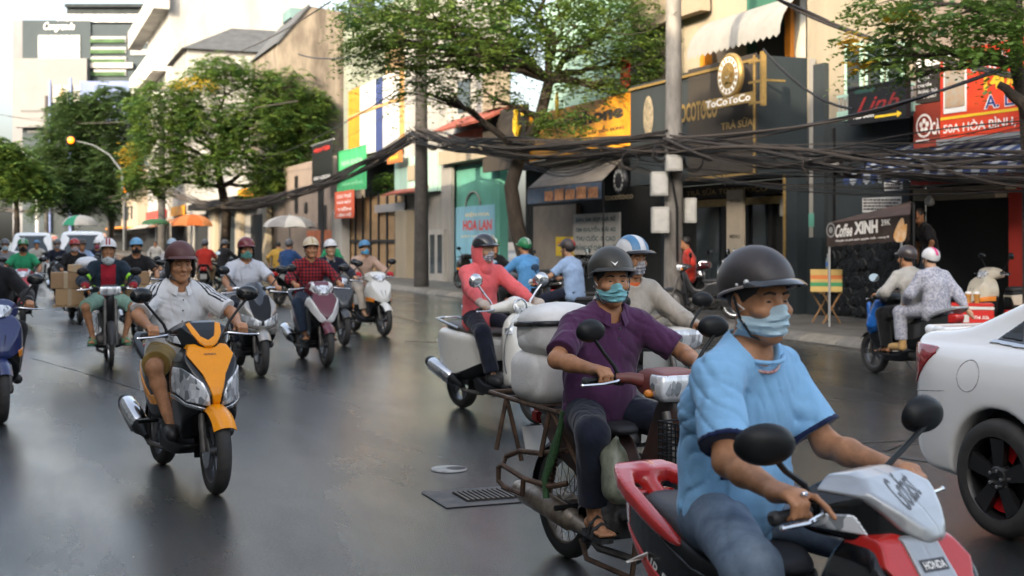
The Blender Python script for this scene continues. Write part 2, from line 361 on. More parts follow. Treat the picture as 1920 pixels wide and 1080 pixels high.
# worn lane line, tar seams, trench patches
M_line = mat('worn_yellow_paint', (.30, .21, .08), .6, var=(6, .8, (.05, .05, .045)))
ln = MB()
for k in range(26): u = -16-k*5.4; ln.add([(u, 7.6, 0), (u+2.2, 7.6, 0), (u+2.2, 7.7, 0), (u, 7.7, 0)], [(0, 1, 2, 3)])
o = ln.build('lane_line', M_line, smooth=0); o.location = (0, 0, .004); o.rotation_euler = (0, 0, RZ); tag(o, kind='structure')
M_tar = mat('tar_seam', (.012, .012, .012), .4, var=(8, .5, (.03, .03, .03)))
M_scar = mat('patched_concrete', (.10, .09, .075), .7, var=(7, .6, (.04, .04, .038)))
def strip(name, pts, wd, m, z=.004):
    P_ = [UV(G(*p)) for p in pts]; b = MB(); rows = []
    for i, p in enumerate(P_):
        a = Vector(P_[max(i-1, 0)][:2]); c = Vector(P_[min(i+1, len(P_)-1)][:2]); t = (c-a).normalized(); nn = Vector((-t.y, t.x))*wd/2; q = Vector(p[:2])
        rows.append([(q.x+nn.x, q.y+nn.y, 0), (q.x-nn.x, q.y-nn.y, 0)])
    o = b.grid(rows).build(name, m, smooth=0); o.location = (0, 0, z); o.rotation_euler = (0, 0, RZ); return tag(o, kind='structure')
strip('road_seam', [(60, 672), (180, 706), (330, 752)], .018, M_tar)
strip('road_seam', [(0, 612), (90, 606), (180, 604)], .07, M_tar)
strip('road_seam', [(760, 640), (835, 642)], .12, M_line, .005)
strip('road_seam', [(1520, 832), (1640, 850), (1760, 868), (1930, 892)], .09, M_scar)
strip('road_seam', [(1560, 834), (1700, 826), (1860, 820)], .03, M_tar, .005)
strip('road_seam', [(1660, 846), (1690, 834), (1740, 832), (1800, 834)], .03, M_tar, .006)
# ---------------------------------------------------------------- buildings
def bd(name, label, u, v=FV, cat='building', group=None): return sthing(name, label, cat, u, v, 0, group)
def pb(parent, name, m, x0, y0, x1, y1, v0, v1, bevel=0.):
    u0, u1, z0, z1 = FR(x0, y0, x1, y1, v0); return MB().box(u0, u1, v0, v1, z0, z1).build(name, m, parent, bevel=bevel)
def pt(parent, s, m, x0, y0, x1, y1, v, bold=.02, shear=0., name='lettering'):
    u0, u1, z0, z1 = FR(x0, y0, x1, y1, v); return sign_text(s, parent, m, u0, u1, z0, z1, v, bold, name, shear)
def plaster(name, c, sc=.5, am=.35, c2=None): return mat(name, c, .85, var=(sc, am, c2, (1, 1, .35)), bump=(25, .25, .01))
M = dict(
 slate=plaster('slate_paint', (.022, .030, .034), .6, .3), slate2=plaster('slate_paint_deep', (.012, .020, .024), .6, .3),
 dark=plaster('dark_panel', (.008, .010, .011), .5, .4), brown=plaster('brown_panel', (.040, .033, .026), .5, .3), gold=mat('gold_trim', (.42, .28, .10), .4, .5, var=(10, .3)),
 beige=plaster('beige_plaster', (.27, .215, .155), .35, .5, (.26, .22, .16)), cream=plaster('cream_plaster', (.35, .30, .22), .4, .3), white=plaster('white_plaster', (.38, .37, .345), .3, .35),
 mint=plaster('mint_paint', (.36, .55, .46), .6, .25), teal=plaster('teal_wall', (.10, .32, .25), .7, .3), blue=plaster('blue_panel', (.22, .46, .58), 1., .25),
 green=plaster('deep_green_wall', (.03, .13, .085), .5, .3), red=plaster('red_paint', (.42, .035, .022), .6, .3), taupe=plaster('taupe_wall', (.22, .175, .145), .4, .25),
 orange=mat('orange_sheet', (.72, .25, .02), .5, var=(2, .25)), yellow=mat('yellow_board', (.72, .36, .015), .45, var=(.8, .3, (.62, .22, .01))), glass=mat('window_glass', (.03, .04, .045), .08, spec=.7),
 grey=plaster('grey_concrete', (.27, .26, .24), .6, .35), metal=mat('dark_metal', (.03, .03, .032), .45, .6), steel=mat('pale_metal', (.45, .46, .47), .4, .7), tile=plaster('red_tile', (.32, .08, .05), 2, .4),
 inkd=mat('dark_ink', (.03, .02, .02), .6), inkw=mat('white_ink', (.82, .8, .76), .6), inky=mat('yellow_ink', (.85, .55, .03), .55), inkr=mat('red_ink', (.55, .03, .02), .55), inkb=mat('navy_ink', (.02, .05, .22), .55),
 paper=mat('paper', (.62, .62, .60), .8, var=(6, .15)), bark=mat('bark', (.055, .042, .032), .95, var=(6, .5, None, (1, 1, .3)), bump=(30, .9, .03)),
 bluegrey=plaster('blue_grey_render', (.030, .043, .050), .2, .12), roof=plaster('dark_roof', (.07, .075, .08), 1, .3), tan=mat('tan_sheet', (.34, .22, .11), .6, var=(3, .3)),
 greensign=mat('green_board', (.06, .42, .16), .5, var=(1.5, .3)), plastic_w=mat('white_plastic', (.72, .72, .70), .4, var=(3, .12)), blackb=mat('black_board', (.012, .012, .014), .35))
# --- B1 restaurant
u0, u1 = FU(1712, FV), FU(2200, FV)
b1 = bd('shop_house', 'red fronted restaurant shophouse with dark open ground floor', u0)
zo = 2.62
MB().box(u0, u1, FV, FV+.3, zo, 9).build('wall', M['taupe'], b1)
MB().box(u0-.02, u1, FV-.03, FV-.004, zo, 3.2).build('fascia_board', M['red'], b1)
a, b_, _, _ = FR(1893, 300, 1950, 600, FV-.1); MB().box(a, b_, FV-.12, FV+.3, 0, zo-.004).build('pillar', M['red'], b1)
MB().box(b_+.01, u1, FV, FV+.3, 0, zo-.004).build('wall', M['taupe'], b1)
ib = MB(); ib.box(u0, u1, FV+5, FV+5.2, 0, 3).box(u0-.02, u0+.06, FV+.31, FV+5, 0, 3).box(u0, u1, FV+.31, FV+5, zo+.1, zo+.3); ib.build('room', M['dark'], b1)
MB().box(u0+.07, u1, FV+.01, FV+4.9, .13, .14).build('floor', M['grey'], b1)
MB().box(u0+1.0, u0+2.6, FV+2.6, FV+3.3, .14, 1.05).build('counter', M['brown'], b1, bevel=.02)
MB().box(u0+.3, u0+.9, FV+4.4, FV+4.95, .14, 1.9).build('cupboard', M['slate'], b1, bevel=.02)
for y in (350, 364): pb(b1, 'cornice', M['cream'], 1712, y, 1885 if y < 360 else 1866, y+9, FV-.35, FV-.04)
# billboard
bb = sthing('billboard', 'large orange red restaurant billboard with white lettering and a food photo', 'sign', FU(1763, 14.6), 14.6, 2)
V0 = 14.6
x0, x1 = FU(1763, V0), FU(2035, V0); zt, zb = FZ(1763, 101, V0), FZ(1763, 262, V0)
MB().box(x0, x1, V0, V0+.12, zb, zt).build('panel', mat('orange_red_print', (.78, .085, .02), .45, var=(.7, .2, (.62, .035, .012))), bb)
MB().box(x0-.03, x1, V0-.06, V0+.16, zb-.1, zb-.004).build('frame', M['steel'], bb)
def bbz(py): return FZ(1763, py, V0)
def bbt(s, m, xa, ya, xb, yb, bold=.03, dv=.004, name='lettering', shear=0): return sign_text(s, bb, m, FU(xa, V0), FU(xb, V0), bbz(max(ya, yb)), bbz(min(ya, yb)), V0-dv, bold, name, shear)
ph = mat('food_photo', (.5, .27, .12), .4, var=(3.2, .9, (.42, .40, .33)))
MB().box(FU(1770, V0), FU(1813, V0), V0-.012, V0-.004, bbz(215), bbz(106)).build('photo_border', M['inkw'], bb)
MB().box(FU(1773, V0), FU(1810, V0), V0-.018, V0-.014, bbz(205), bbz(110)).build('photo', ph, bb)
bbt('GÀ NƯỚNG', M['inkw'], 1819, 146, 1912, 116, .015); bbt('140K', M['inky'], 1845, 183, 1925, 152, .04)
for q, ya, yb in ((0, 186, 216),): bbt('A. LÂM', M['inkw'], 1845, yb+1, 1945, ya-1, .05, .004); bbt('A. LÂM', M['inkb'], 1848, yb-1, 1942, ya+1, .015, .008)
MB().box(FU(1764, V0), x1, V0-.008, V0-.004, bbz(226), bbz(221)).build('stripe', M['inky'], bb)
bbt('50A HÒA BÌNH, PHƯỜNG 5', M['inkw'], 1769, 254, 2024, 230, .022)
# menu signs
ms = sthing('menu_sign', 'dark brown cafe menu sign above the red logo sign', 'sign', FU(1718, 14.9), 14.9, 2)
pb(ms, 'panel', M['brown'], 1718, 108, 1762, 192, 14.9, 15.0)
for i, (s_, xa, xb) in enumerate((('CAFÉ ĐÁ', 1721, 1748), ('CƠM', 1721, 1742), ('CƠM TẤM', 1721, 1746), ('ĂN SÁNG - TRƯA', 1721, 1758), ('GIẢI KHÁT', 1721, 1756))): pt(ms, s_, M['inkw'], xa, 134+i*10.5, xb, 142+i*10.5, 14.896)
pb(ms, 'header_strip', M['inkw'], 1718, 108, 1762, 124, 14.885, 14.896)
rs = sthing('logo_sign', 'brick red cafe sign with a round white emblem', 'sign', FU(1713, 14.8), 14.8, 2)
pb(rs, 'panel', mat('brick_red_print', (.30, .05, .03), .5, var=(1, .2)), 1713, 194, 1763, 276, 14.8, 14.88)
du, dz = FU(1732, 14.79), FZ(1732, 236, 14.79)
MB().lathe([(.17, 0), (.21, 0)], (du, 14.795, dz), (0, -1, 0), 24, cap=False).build('emblem_ring', M['inkw'], rs, smooth=0)
e = MB()
for k in range(5): e.ball((du+.085*math.cos(k*1.2566+.3), 14.795, dz+.085*math.sin(k*1.2566+.3)), (.05, .004, .05), 8)
e.build('emblem', M['inkw'], rs); pt(rs, 'CÀ', M['inkw'], 1747, 222, 1762, 252, 14.796, .03); pb(rs, 'stripe', M['inkw'], 1717, 262, 1742, 266, 14.79, 14.796)
# striped awning
aw = sthing('striped_awning', 'blue and white striped awning over the restaurant front', 'awning', u0, FV, 2.8)
bw = [mat('awning_blue', (.025, .05, .15), .7, var=(3, .2)), mat('awning_white', (.36, .38, .40), .7, var=(3, .15))]
b = MB(); N = 26; ua, ub = FU(1702, FV), FU(2120, FV)
for i in range(N):
    b.cm = i % 2; a0 = ua+(ub-ua)*i/N; a1 = ua+(ub-ua)*(i+1)/N; z1, z2 = FZ(1712, 268, FV), FZ(1712, 318, 13.9)
    b.add([(a0, FV-.02, z1), (a1, FV-.02, z1), (a1, 13.9, z2), (a0, 13.9, z2), (a1, 13.88, z2-.14), ((a0+a1)/2, 13.88, z2-.2), (a0, 13.88, z2-.14)], [(0, 1, 2, 3), (3, 2, 4, 5, 6)])
b.build('cloth', bw, aw, smooth=0)
bu = sthing('hanging_bulb', 'white bulb hanging under the restaurant eave', 'lamp', FU(1743, 14.9), 14.9, 2)
p0_ = (FU(1743, 14.9), 14.9, FZ(1743, 378, 14.9)); MB().tube([(p0_[0], p0_[1], p0_[2]+.12), (p0_[0], p0_[1], zo+.3)], .008, 5).build('cord', M['metal'], bu)
MB().lathe([(.02, .13), (.03, .1), (.075, .05), (.085, -.04), (.05, -.075), (.01, -.08)], p0_, n=12).build('bulb', M['plastic_w'], bu)
# --- B2 slate wall house
ua, ub = FU(1512, FV), FU(1712, FV)-.03
b2 = bd('slate_house', 'dark slate painted house wall with black rock base and beige upper floor', ua)
MB().box(ua, ub, FV, FV+.3, 0, 3.98).build('wall', M['slate'], b2); MB().box(ua, ub, FV+.02, FV+.3, 3.984, 10).build('upper_wall', plaster('sand_plaster', (.30, .26, .19), .5, .35), b2)
for x in (1583, 1622, 1661):
    f = pb(b2, 'window', M['mint'], x, 80, x+33, 184, FV-.03, FV+.01); pb(f, 'pane', M['glass'], x+5, 86, x+28, 180, FV-.036, FV-.032)
    f_ = f.children[0]; f_.location = Vector(f_.location)-Vector(BASE[b2.name])*1.0
rl = MB(); z0, z1 = FZ(1640, 205, FV-.5), FZ(1640, 168, FV-.5); xa, xb = FU(1572, FV-.5), FU(1716, FV-.5)
rl.box(xa, xb, FV-.54, FV-.5, z1-.05, z1).box(xa, xb, FV-.54, FV-.5, z0, z0+.05); rl.build('balcony_rail', M['mint'], b2)
bar = MB().box(-.012, .012, -.012, .012, 0, z1-z0-.108).mesh('bar', M['steel'], 0)
for i in range(19): inst('bar', bar, b2, (xa+(xb-xa)*(i+.5)/19-ua, -.52, z0+.054))
MB().box(xa, xb, FV-.54, FV, z0-.14, z0-.004).build('balcony_slab', M['mint'], b2)
pb(b2, 'downpipe', M['grey'], 1517, 110, 1523, 598, FV-.12, FV-.04); pb(b2, 'pipe_joint', M['teal'], 1516, 400, 1524, 425, FV-.13, FV-.034); pb(b2, 'plinth_strip', M['slate2'], 1512, 445, 1540, 600, FV-.2, FV-.124)
for (xa_, ya, xb_, yb) in ((1658, 330, 1692, 357), (1617, 370, 1690, 397)):
    pb(b2, 'notice', M['paper'], xa_, ya, xb_, yb, FV-.012, FV-.004)
    q = MB()
    for r_ in range(4):
        c0 = xa_+2
        while c0 < xb_-5:
            wd = random.uniform(2, 7); u_, w_, z_, y_ = FR(c0, ya+3+r_*(yb-ya-4)/4, min(c0+wd, xb_-2), ya+3+(r_+.62)*(yb-ya-4)/4, FV-.016); q.box(u_, w_, FV-.018, FV-.014, z_, y_); c0 += wd+1.4
    q.build('notice_print', M['inkd'], b2, smooth=0)
for x, y0, y1 in ((1560, 240, 440), (1702, 230, 600), (1590, 300, 330)): pb(b2, 'conduit', M['metal'], x, y0, x+3, y1, FV-.05, FV-.006)
pb(b2, 'junction_box', M['grey'], 1556, 300, 1568, 322, FV-.12, FV-.052)
# rock cladding: single stones
M_rock = [mat('black_rock_%d' % i, c, .5, var=(5, .5), bump=(12, .8, .04)) for i, c in enumerate([(.007, .009, .010), (.013, .015, .016), (.004, .005, .006)])]
rocks = []
for i in range(9):
    b = MB(); n = 7; r0 = [random.uniform(.78, 1.12) for _ in range(n)]
    ring = lambda s, y: [(math.cos(2*math.pi*j/n)*r0[j]*s, y, math.sin(2*math.pi*j/n)*r0[j]*s) for j in range(n)]
    b.grid([ring(.15, 0), ring(.145, -.02), ring(.11, -.04)], True); b.add(ring(.11, -.04), [tuple(range(n))]); rocks.append(b.mesh('stone', M_rock[i % 3], 25))
uL, uR = FU(1536, FV), FU(1712, FV)-.05
nx = int((uR-uL)/.185)
for j in range(8):
    for i in range(nx):
        inst('stone', random.choice(rocks), b2, (uL-ua+.1+i*.185+(j % 2)*.09+random.uniform(-.02, .02), .0, .26+j*.18+random.uniform(-.03, .03)), (0, random.uniform(0, 6.2), 0), (random.uniform(.75, 1.2), random.uniform(.4, 1.5), random.uniform(.75, 1.2)))
# Linh sign
ls = sthing('arrow_sign', 'black sign board with dull red script and a yellow arrow', 'sign', FU(1590, 14.3), 14.3, 3)
pb(ls, 'panel', M['blackb'], 1590, 160, 1699, 228, 14.3, 14.4); pb(ls, 'frame_top', M['metal'], 1588, 156, 1701, 160, 14.28, 14.42)
mat('dull_green_ink', (.02, .06, .05), .6); pb(ls, 'dull_strip', MATS['dull_green_ink'], 1603, 167, 1640, 174, 14.29, 14.297); pt(ls, 'Linh', mat('script_red', (.26, .022, .02), .5), 1606, 178, 1686, 208, 14.295, .012, .45)
pt(ls, 'Vào 50m', M['inkw'], 1597, 211, 1638, 222, 14.295, .03)
x_, y_, z_, t_ = FR(1640, 212, 1682, 221, 14.295); h_ = (t_-z_)/2
MB().add([(x_, 14.294, z_+h_*.5), (y_, 14.294, z_+h_*.5), (y_, 14.294, z_-.02), (y_+.13, 14.294, z_+h_), (y_, 14.294, t_+.02), (y_, 14.294, z_+h_*1.5), (x_, 14.294, z_+h_*1.5)], [(0, 1, 2, 3, 4, 5, 6)]).build('arrow', M['inky'], ls, smooth=0)
MB().tube([(FU(1650, 14.35), 14.35, t_+.4), (FU(1650, 14.35), FV+.1, t_+.5)], .02, 6).build('bracket', M['metal'], ls)
# --- B3 ToCoToCo
ua, ub = FU(1182, 14.5), FU(1420, 14.5)
b3 = bd('tea_shop', 'dark grey bubble tea shop with gold lettering and lit cream upper floors', ua)
zt, zb = 5.5, 3.0
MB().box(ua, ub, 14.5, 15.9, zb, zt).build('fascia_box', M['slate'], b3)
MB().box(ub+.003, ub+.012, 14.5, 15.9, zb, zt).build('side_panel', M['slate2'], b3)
pb(b3, 'brown_panel', M['brown'], 1290, 115, 1418, 326, 14.47, 14.496)
MB().box(ua, ub+.02, 14.44, 14.496, zt-.12, zt-.06).build('gold_trim', M['gold'], b3); MB().box(ub-.06, ub-.02, 14.43, 14.466, zb, zt).build('gold_edge', M['gold'], b3); MB().box(FU(1290, 14.5), ub, 14.43, 14.466, zb+.0, zb+.06).build('gold_trim', M['gold'], b3)
ec, ez = FU(1214, 14.47), FZ(1214, 218, 14.47)
MB().ball((ec, 14.49, ez), (.26, .03, .50), 24).build('oval_relief', mat('ornate_stone', (.30, .25, .17), .7, var=(9, .6), bump=(14, .9, .05)), b3)
pt(b3, 'TOCOTOCO', M['gold'], 1268, 190, 1345, 226, 14.462, .03); pt(b3, 'TRÀ SỮA', M['gold'], 1352, 222, 1412, 240, 14.462, .02)
# ground floor
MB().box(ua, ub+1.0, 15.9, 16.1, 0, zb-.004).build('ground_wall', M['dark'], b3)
MB().box(ub+.45, ub+.85, 14.9, 15.9, 0, zb-.004).build('pillar', M['slate2'], b3); MB().box(ub+.40, ub+.446, 14.86, 14.95, .1, zb-.004).build('gold_edge', M['gold'], b3)
MB().box(ub+.86, ub+1.35, 15.2, 15.9, 0, 5.2).build('pillar', M['slate'], b3)
xa, xb = FU(1300, 15.8), FU(1470, 15.8)
MB().box(xa, xb, 15.75, 15.896, 2.45, 2.62).build('lintel', M['gold'], b3)
MB().box(xa-.2, xb+.3, 15.5, 15.7, 2.66, 2.95).build('sign_band', M['brown'], b3); sign_text('TRÀ SỮA TOCOTOCO', b3, M['gold'], xa+.2, xb-.2, 2.72, 2.88, 15.494)
for px in (1352, 1396, 1440, 1466): pb(b3, 'door_post', M['metal'], px, 352, px+7, 596, 15.78, 15.89)
for xx in ((1403, 1436), (1306, 1348)): pb(b3, 'pane', M['glass'], xx[0], 356, xx[1], 592, 15.84, 15.88)
pb(b3, 'menu_panel', mat('cream_board', (.52, .44, .33), .6, var=(2, .15)), 1362, 356, 1393, 476, 15.3, 15.36)
pt(b3, 'TRÀ SỮA', M['inkd'], 1367, 372, 1388, 380, 15.296); pt(b3, 'MENU', M['inkd'], 1368, 440, 1387, 447, 15.296)
pb(b3, 'keypad_box', M['grey'], 1462, 372, 1472, 405, 15.6, 15.7)
# upper floors, set back
uu0, uu1 = FU(1182, 16.6), FU(1515, 16.6)
MB().box(uu0, uu1, 16.6, 17, 5.2, 11).build('upper_wall', M['cream'], b3)
pb(b3, 'green_panel', M['green'], 1400, -60, 1472, 110, 16.5, 16.596); w_ = pb(b3, 'window', M['metal'], 1420, 55, 1470, 112, 16.44, 16.49)
pb(b3, 'pillar', M['orange'], 1471, -60, 1482, 112, 16.2, 16.4); pb(b3, 'pillar', mat('pale_column', (.55, .52, .44), .8, var=(2, .2)), 1484, -60, 1500, 112, 16.3, 16.45); pb(b3, 'column', M['orange'], 1312, 66, 1322, 125, 16.2, 16.4)
pb(b3, 'balcony_wall', M['beige'], 1185, -60, 1312, 40, 16.2, 16.5)
ca, cb = FU(1288, 15.4), FU(1462, 15.4)
b = MB(); rows = []
for i in range(9):
    t = i/8; rows.append([(ca+(cb-ca)*j/16, 16.5-1.1*math.sin(t*1.57), 7.1-1.0*(1-math.cos(t*1.57))) for j in range(17)])
b.grid(rows)
for j in range(16): b.add([(ca+(cb-ca)*j/16, 15.4, 6.1), (ca+(cb-ca)*(j+1)/16, 15.4, 6.1), (ca+(cb-ca)*(j+.5)/16, 15.39, 6.02)], [(0, 1, 2)])
b.build('white_awning', mat('awning_canvas', (.26, .255, .24), .8, var=(1.5, .2)), b3)
# projecting round sign
ps = sthing('round_star_sign', 'round gold star sign with a lettered plate on a bracket post', 'sign', FU(1428, 14.0), 14.0, 3)
du, dz = FU(1370, 14.0), FZ(1370, 142, 14.0); rr = .44
MB().lathe([(rr, -.06), (rr+.03, -.03), (rr+.03, .03), (rr, .06)], (du, 14.0, dz), (0, 1, 0), 36).build('disc', M['gold'], ps)
MB().lathe([(rr-.05, 0), (rr-.16, -.0)], (du, 13.932, dz), (0, 1, 0), 36, cap=False).build('pale_ring', M['inkw'], ps, smooth=0)
fl = MB()
for k in range(16): a = k*.3927; fl.ball((du+.335*math.cos(a), 13.93, dz+.335*math.sin(a)), (.045, .006, .045), 8)
fl.build('flowers', M['gold'], ps)
sp = [((.22 if k % 2 == 0 else .12)*math.sin(k*.6283), (.22 if k % 2 == 0 else .12)*math.cos(k*.6283)) for k in range(10)]
MB().prism([(du+x, dz+z) for x, z in round_poly(sp, 2)], 'y', 13.91, 13.935).build('star', M['gold'], ps)
sm = MB(); sm.tube([(du-.06+.03*i, 13.906, dz-.02-.03*math.sin(math.pi*i/4)) for i in range(5)], .008, 5); sm.build('smile', M['inkw'], ps)
pb(ps, 'plate', M['gold'], 1318, 180, 1412, 199, 13.97, 14.03); pt(ps, 'ToCoToCo', M['inkw'], 1323, 182, 1407, 196, 13.964, .03)
pu = FU(1431, 14.0); MB().box(pu-.05, pu+.05, 13.95, 14.05, FZ(1431, 198, 14), FZ(1431, 96, 14)).build('post', M['gold'], ps, bevel=.01)
for y in (112, 150, 190): MB().box(FU(1405, 14), pu, 13.98, 14.02, FZ(1431, y+2, 14), FZ(1431, y-2, 14)).build('arm', M['gold'], ps)
MB().box(pu-.03, pu+.03, 14.05, 14.5, FZ(1431, 152, 14), FZ(1431, 148, 14)).build('arm', M['gold'], ps)
# stall under the tea shop: grey awning with banner
st = sthing('stall_awning', 'grey sloping stall awning with blue and orange banner', 'awning', FU(990, 14.0), 14, 2)
xa, xb = FU(990, 13.9), FU(1128, 13.9); zf = FZ(1060, 347, 13.9); xc, xd = FU(1035, 15.6), FU(1170, 15.6); zr = FZ(1100, 306, 15.6)
MB().add([(xa, 13.9, zf), (xb, 13.9, zf), (xd, 15.6, zr), (xc, 15.6, zr)], [(0, 1, 2, 3)]).build('roof_cloth', mat('grey_tarp', (.23, .21, .19), .75, var=(3, .35)), st, solid=.02)
b = MB(); n = 24; rows = [[(xa+(xb-xa)*i/n, 13.88+.02*math.sin(i*1.1), z) for i in range(n+1)] for z in (zf-.01, zf-.25, zf-.44)]; b.grid(rows).build('banner', mat('banner_blue', (.05, .12, .22), .6, var=(4, .4, (.16, .17, .2))), st)
for i in range(5):
    c0 = xa+(xb-xa)*(.28+i*.145); MB().box(c0, c0+(xb-xa)*.115, 13.835, 13.85, zf-.40, zf-.13+.04*(i % 2)).build('banner_print', mat('banner_orange', (.72, .36, .16), .6, var=(9, .6, (.40, .16, .08))), st)
for xx in (xa, xb): MB().tube([(xx, 13.95, .1), (xx, 13.95, zf)], .025, 6).build('pole', M['metal'], st)
ws = sthing('sim_board', 'grey board with dark lettering about SIM cards under the awning', 'sign', FU(1075, 14.9), 14.9, 1)
pb(ws, 'panel', mat('grey_board', (.36, .35, .33), .6, var=(2, .2)), 1075, 400, 1161, 478, 14.9, 14.95)
for i, s_ in enumerate(('BÁN SIM ĐẸP GIÁ RẺ', 'SIM KHUYẾN MÃI 4G', 'THU CƯỚC -% CAO', 'ĐĂNG KÝ CHÍNH CHỦ')): pt(ws, s_, mat('teal_ink', (.02, .06, .07), .6), 1080, 405+i*17.5, 1154, 417+i*17.5, 14.896, .035)
for px in (1084, 1150): pb(ws, 'leg', M['metal'], px, 478, px+3, 560, 14.91, 14.94)
pb(b3, 'back_wall', mat('dim_beige', (.24, .20, .16), .8, var=(1, .3)), 1000, 385, 1080, 560, 15.7, 15.86)
ys = sthing('yellow_notice', 'small yellow sheet leaning beside the grey SIM board', 'sign', FU(1042, 15.2), 15.2, 1); pb(ys, 'sheet', mat('yellow_sheet', (.72, .50, .02), .6, var=(3, .2)), 1042, 444, 1076, 480, 15.2, 15.23); pt(ys, 'SỬA XE', M['inkr'], 1046, 450, 1072, 460, 15.196)
rb = sthing('round_black_sign', 'round black sign with pale flower ring by the stall awning', 'sign', FU(1163, 14.35), 14.35, 2)
du, dz = FU(1163, 14.35), FZ(1163, 339, 14.35)
MB().lathe([(.33, -.05), (.35, -.02), (.35, .05)], (du, 14.35, dz), (0, 1, 0), 32).build('disc', M['blackb'], rb)
e = MB()
for k in range(12): a = k*.5236; e.ball((du+.24*math.cos(a), 14.295, dz+.24*math.sin(a)), (.04, .006, .05), 8)
e.build('flowers', mat('dim_white', (.30, .30, .29), .6), rb); pt(rb, 'tocotoco', mat('dim_gold', (.20, .16, .10), .6), 1134, 364, 1187, 374, 14.3)
MB().box(du-.02, du+.02, 14.4, 15.9, dz-.02, dz+.02).build('bracket', M['metal'], rb)
# --- B4 yellow phone shop
ua, ub = FU(938, 15.0), FU(1181, 15.0)
b4 = bd('phone_shop', 'yellow fronted phone shop behind the big tree', ua, 15.0)
zt, zb = 5.5, 4.1
MB().box(ua, ub, 15.0, 15.2, zb, zt).build('fascia_board', M['yellow'], b4)
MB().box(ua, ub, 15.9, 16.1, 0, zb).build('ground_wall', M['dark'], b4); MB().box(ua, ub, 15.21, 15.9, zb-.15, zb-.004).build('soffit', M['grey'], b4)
pt(b4, 'phone', M['brown'], 1076, 203, 1169, 236, 14.995, .06); pt(b4, 'ĐẶT TIỀN ĐÚNG', M['inkd'], 1102, 238, 1170, 249, 14.995, .04)
pb(b4, 'side_board', M['brown'], 905, 205, 985, 318, 14.85, 14.98)
MB().ball((FU(1040, 14.9), 14.97, FZ(1040, 195, 14.9)), (.14, .03, .4), 12).build('pale_shape', M['inky'], b4)
cu = MB(); c0, cz = FU(972, 14.8), FZ(972, 225, 14.8)
cu.tube([(c0-.3+.02*i, 14.80, cz+.3-.07*i+.1*math.sin(i*1.3)) for i in range(11)], .06, 6).tube([(c0+.1+.28*math.cos(i*.6), 14.79, cz+.1+.34*math.sin(i*.6)) for i in range(7)], .055, 6).tube([(c0-.35, 14.8, cz+.1), (c0-.38, 14.8, cz-.3), (c0-.1, 14.8, cz-.55), (c0+.15, 14.8, cz-.2)], .05, 6)
cu.build('curl_letters', M['inky'], b4)
MB().box(ua, ub, 16.6, 16.9, 4.2, 9.5).build('upper_wall', M['mint'], b4); pb(b4, 'banner', M['inkr'], 1163, 105, 1180, 165, 15.6, 15.63)
# --- B5 green house
ua, ub = FU(832, FV), FU(937, FV)
b5 = bd('green_house', 'teal green shophouse with pale blue shutter lettered in red', ua)
MB().box(ua, ub, FV, FV+.3, 0, 4.35).build('wall', M['teal'], b5)
pb(b5, 'shutter', M['blue'], 848, 386, 926, 528, FV-.05, FV-.004); pb(b5, 'shutter_edge', mat('deep_blue', (.04, .18, .24), .5), 838, 384, 847, 528, FV-.12, FV-.004)
pt(b5, 'HOA LAN', M['inkr'], 868, 412, 922, 432, FV-.056, .04); pt(b5, 'ĐIỆN HOA', mat('cream_ink', (.72, .6, .36), .6), 872, 397, 918, 407, FV-.056, .03); pt(b5, 'ĐẶT HOA TƯƠI', mat('cream_ink', (1, 1, 1)), 864, 440, 926, 446, FV-.056, .03)
c0, cz = FU(889, FV), FZ(889, 386, FV); b = MB(); b.tube([(c0+.75*math.cos(a), FV-.05, cz+.5*math.sin(a)) for a in [math.pi*i/14 for i in range(15)]], .035, 6); b.build('arch', M['grey'], b5)
pb(b5, 'concrete_band', M['cream'], 822, 276, 910, 302, FV-.5, FV); pb(b5, 'concrete_pier', M['grey'], 827, 302, 846, 528, FV-.25, FV-.13)
z1 = FZ(860, 226, FV-1); xa, xb = FU(806, FV-1), FU(908, FV-1)
MB().add([(xa, FV-1, z1-.15), (xb, FV-1, z1-.15), (xb, FV, z1+.35), (xa, FV, z1+.35)], [(0, 1, 2, 3)]).build('tile_canopy', M['tile'], b5, solid=.08)
MB().box(ua, ub, FV+.05, FV+.4, 4.354, 13).build('upper_wall', M['white'], b5); pb(b5, 'balcony_wall', M['beige'], 905, 100, 935, 205, FV-.35, FV+.04)
for y in (60, 150): pb(b5, 'window', M['glass'], 858, y, 880, y+60, FV+.0, FV+.046)
pb(b5, 'pipe', M['white'], 842, 60, 848, 225, FV-.05, FV+.04); pb(b5, 'red_band', M['tile'], 840, 246, 905, 262, FV-.2, FV+.04)
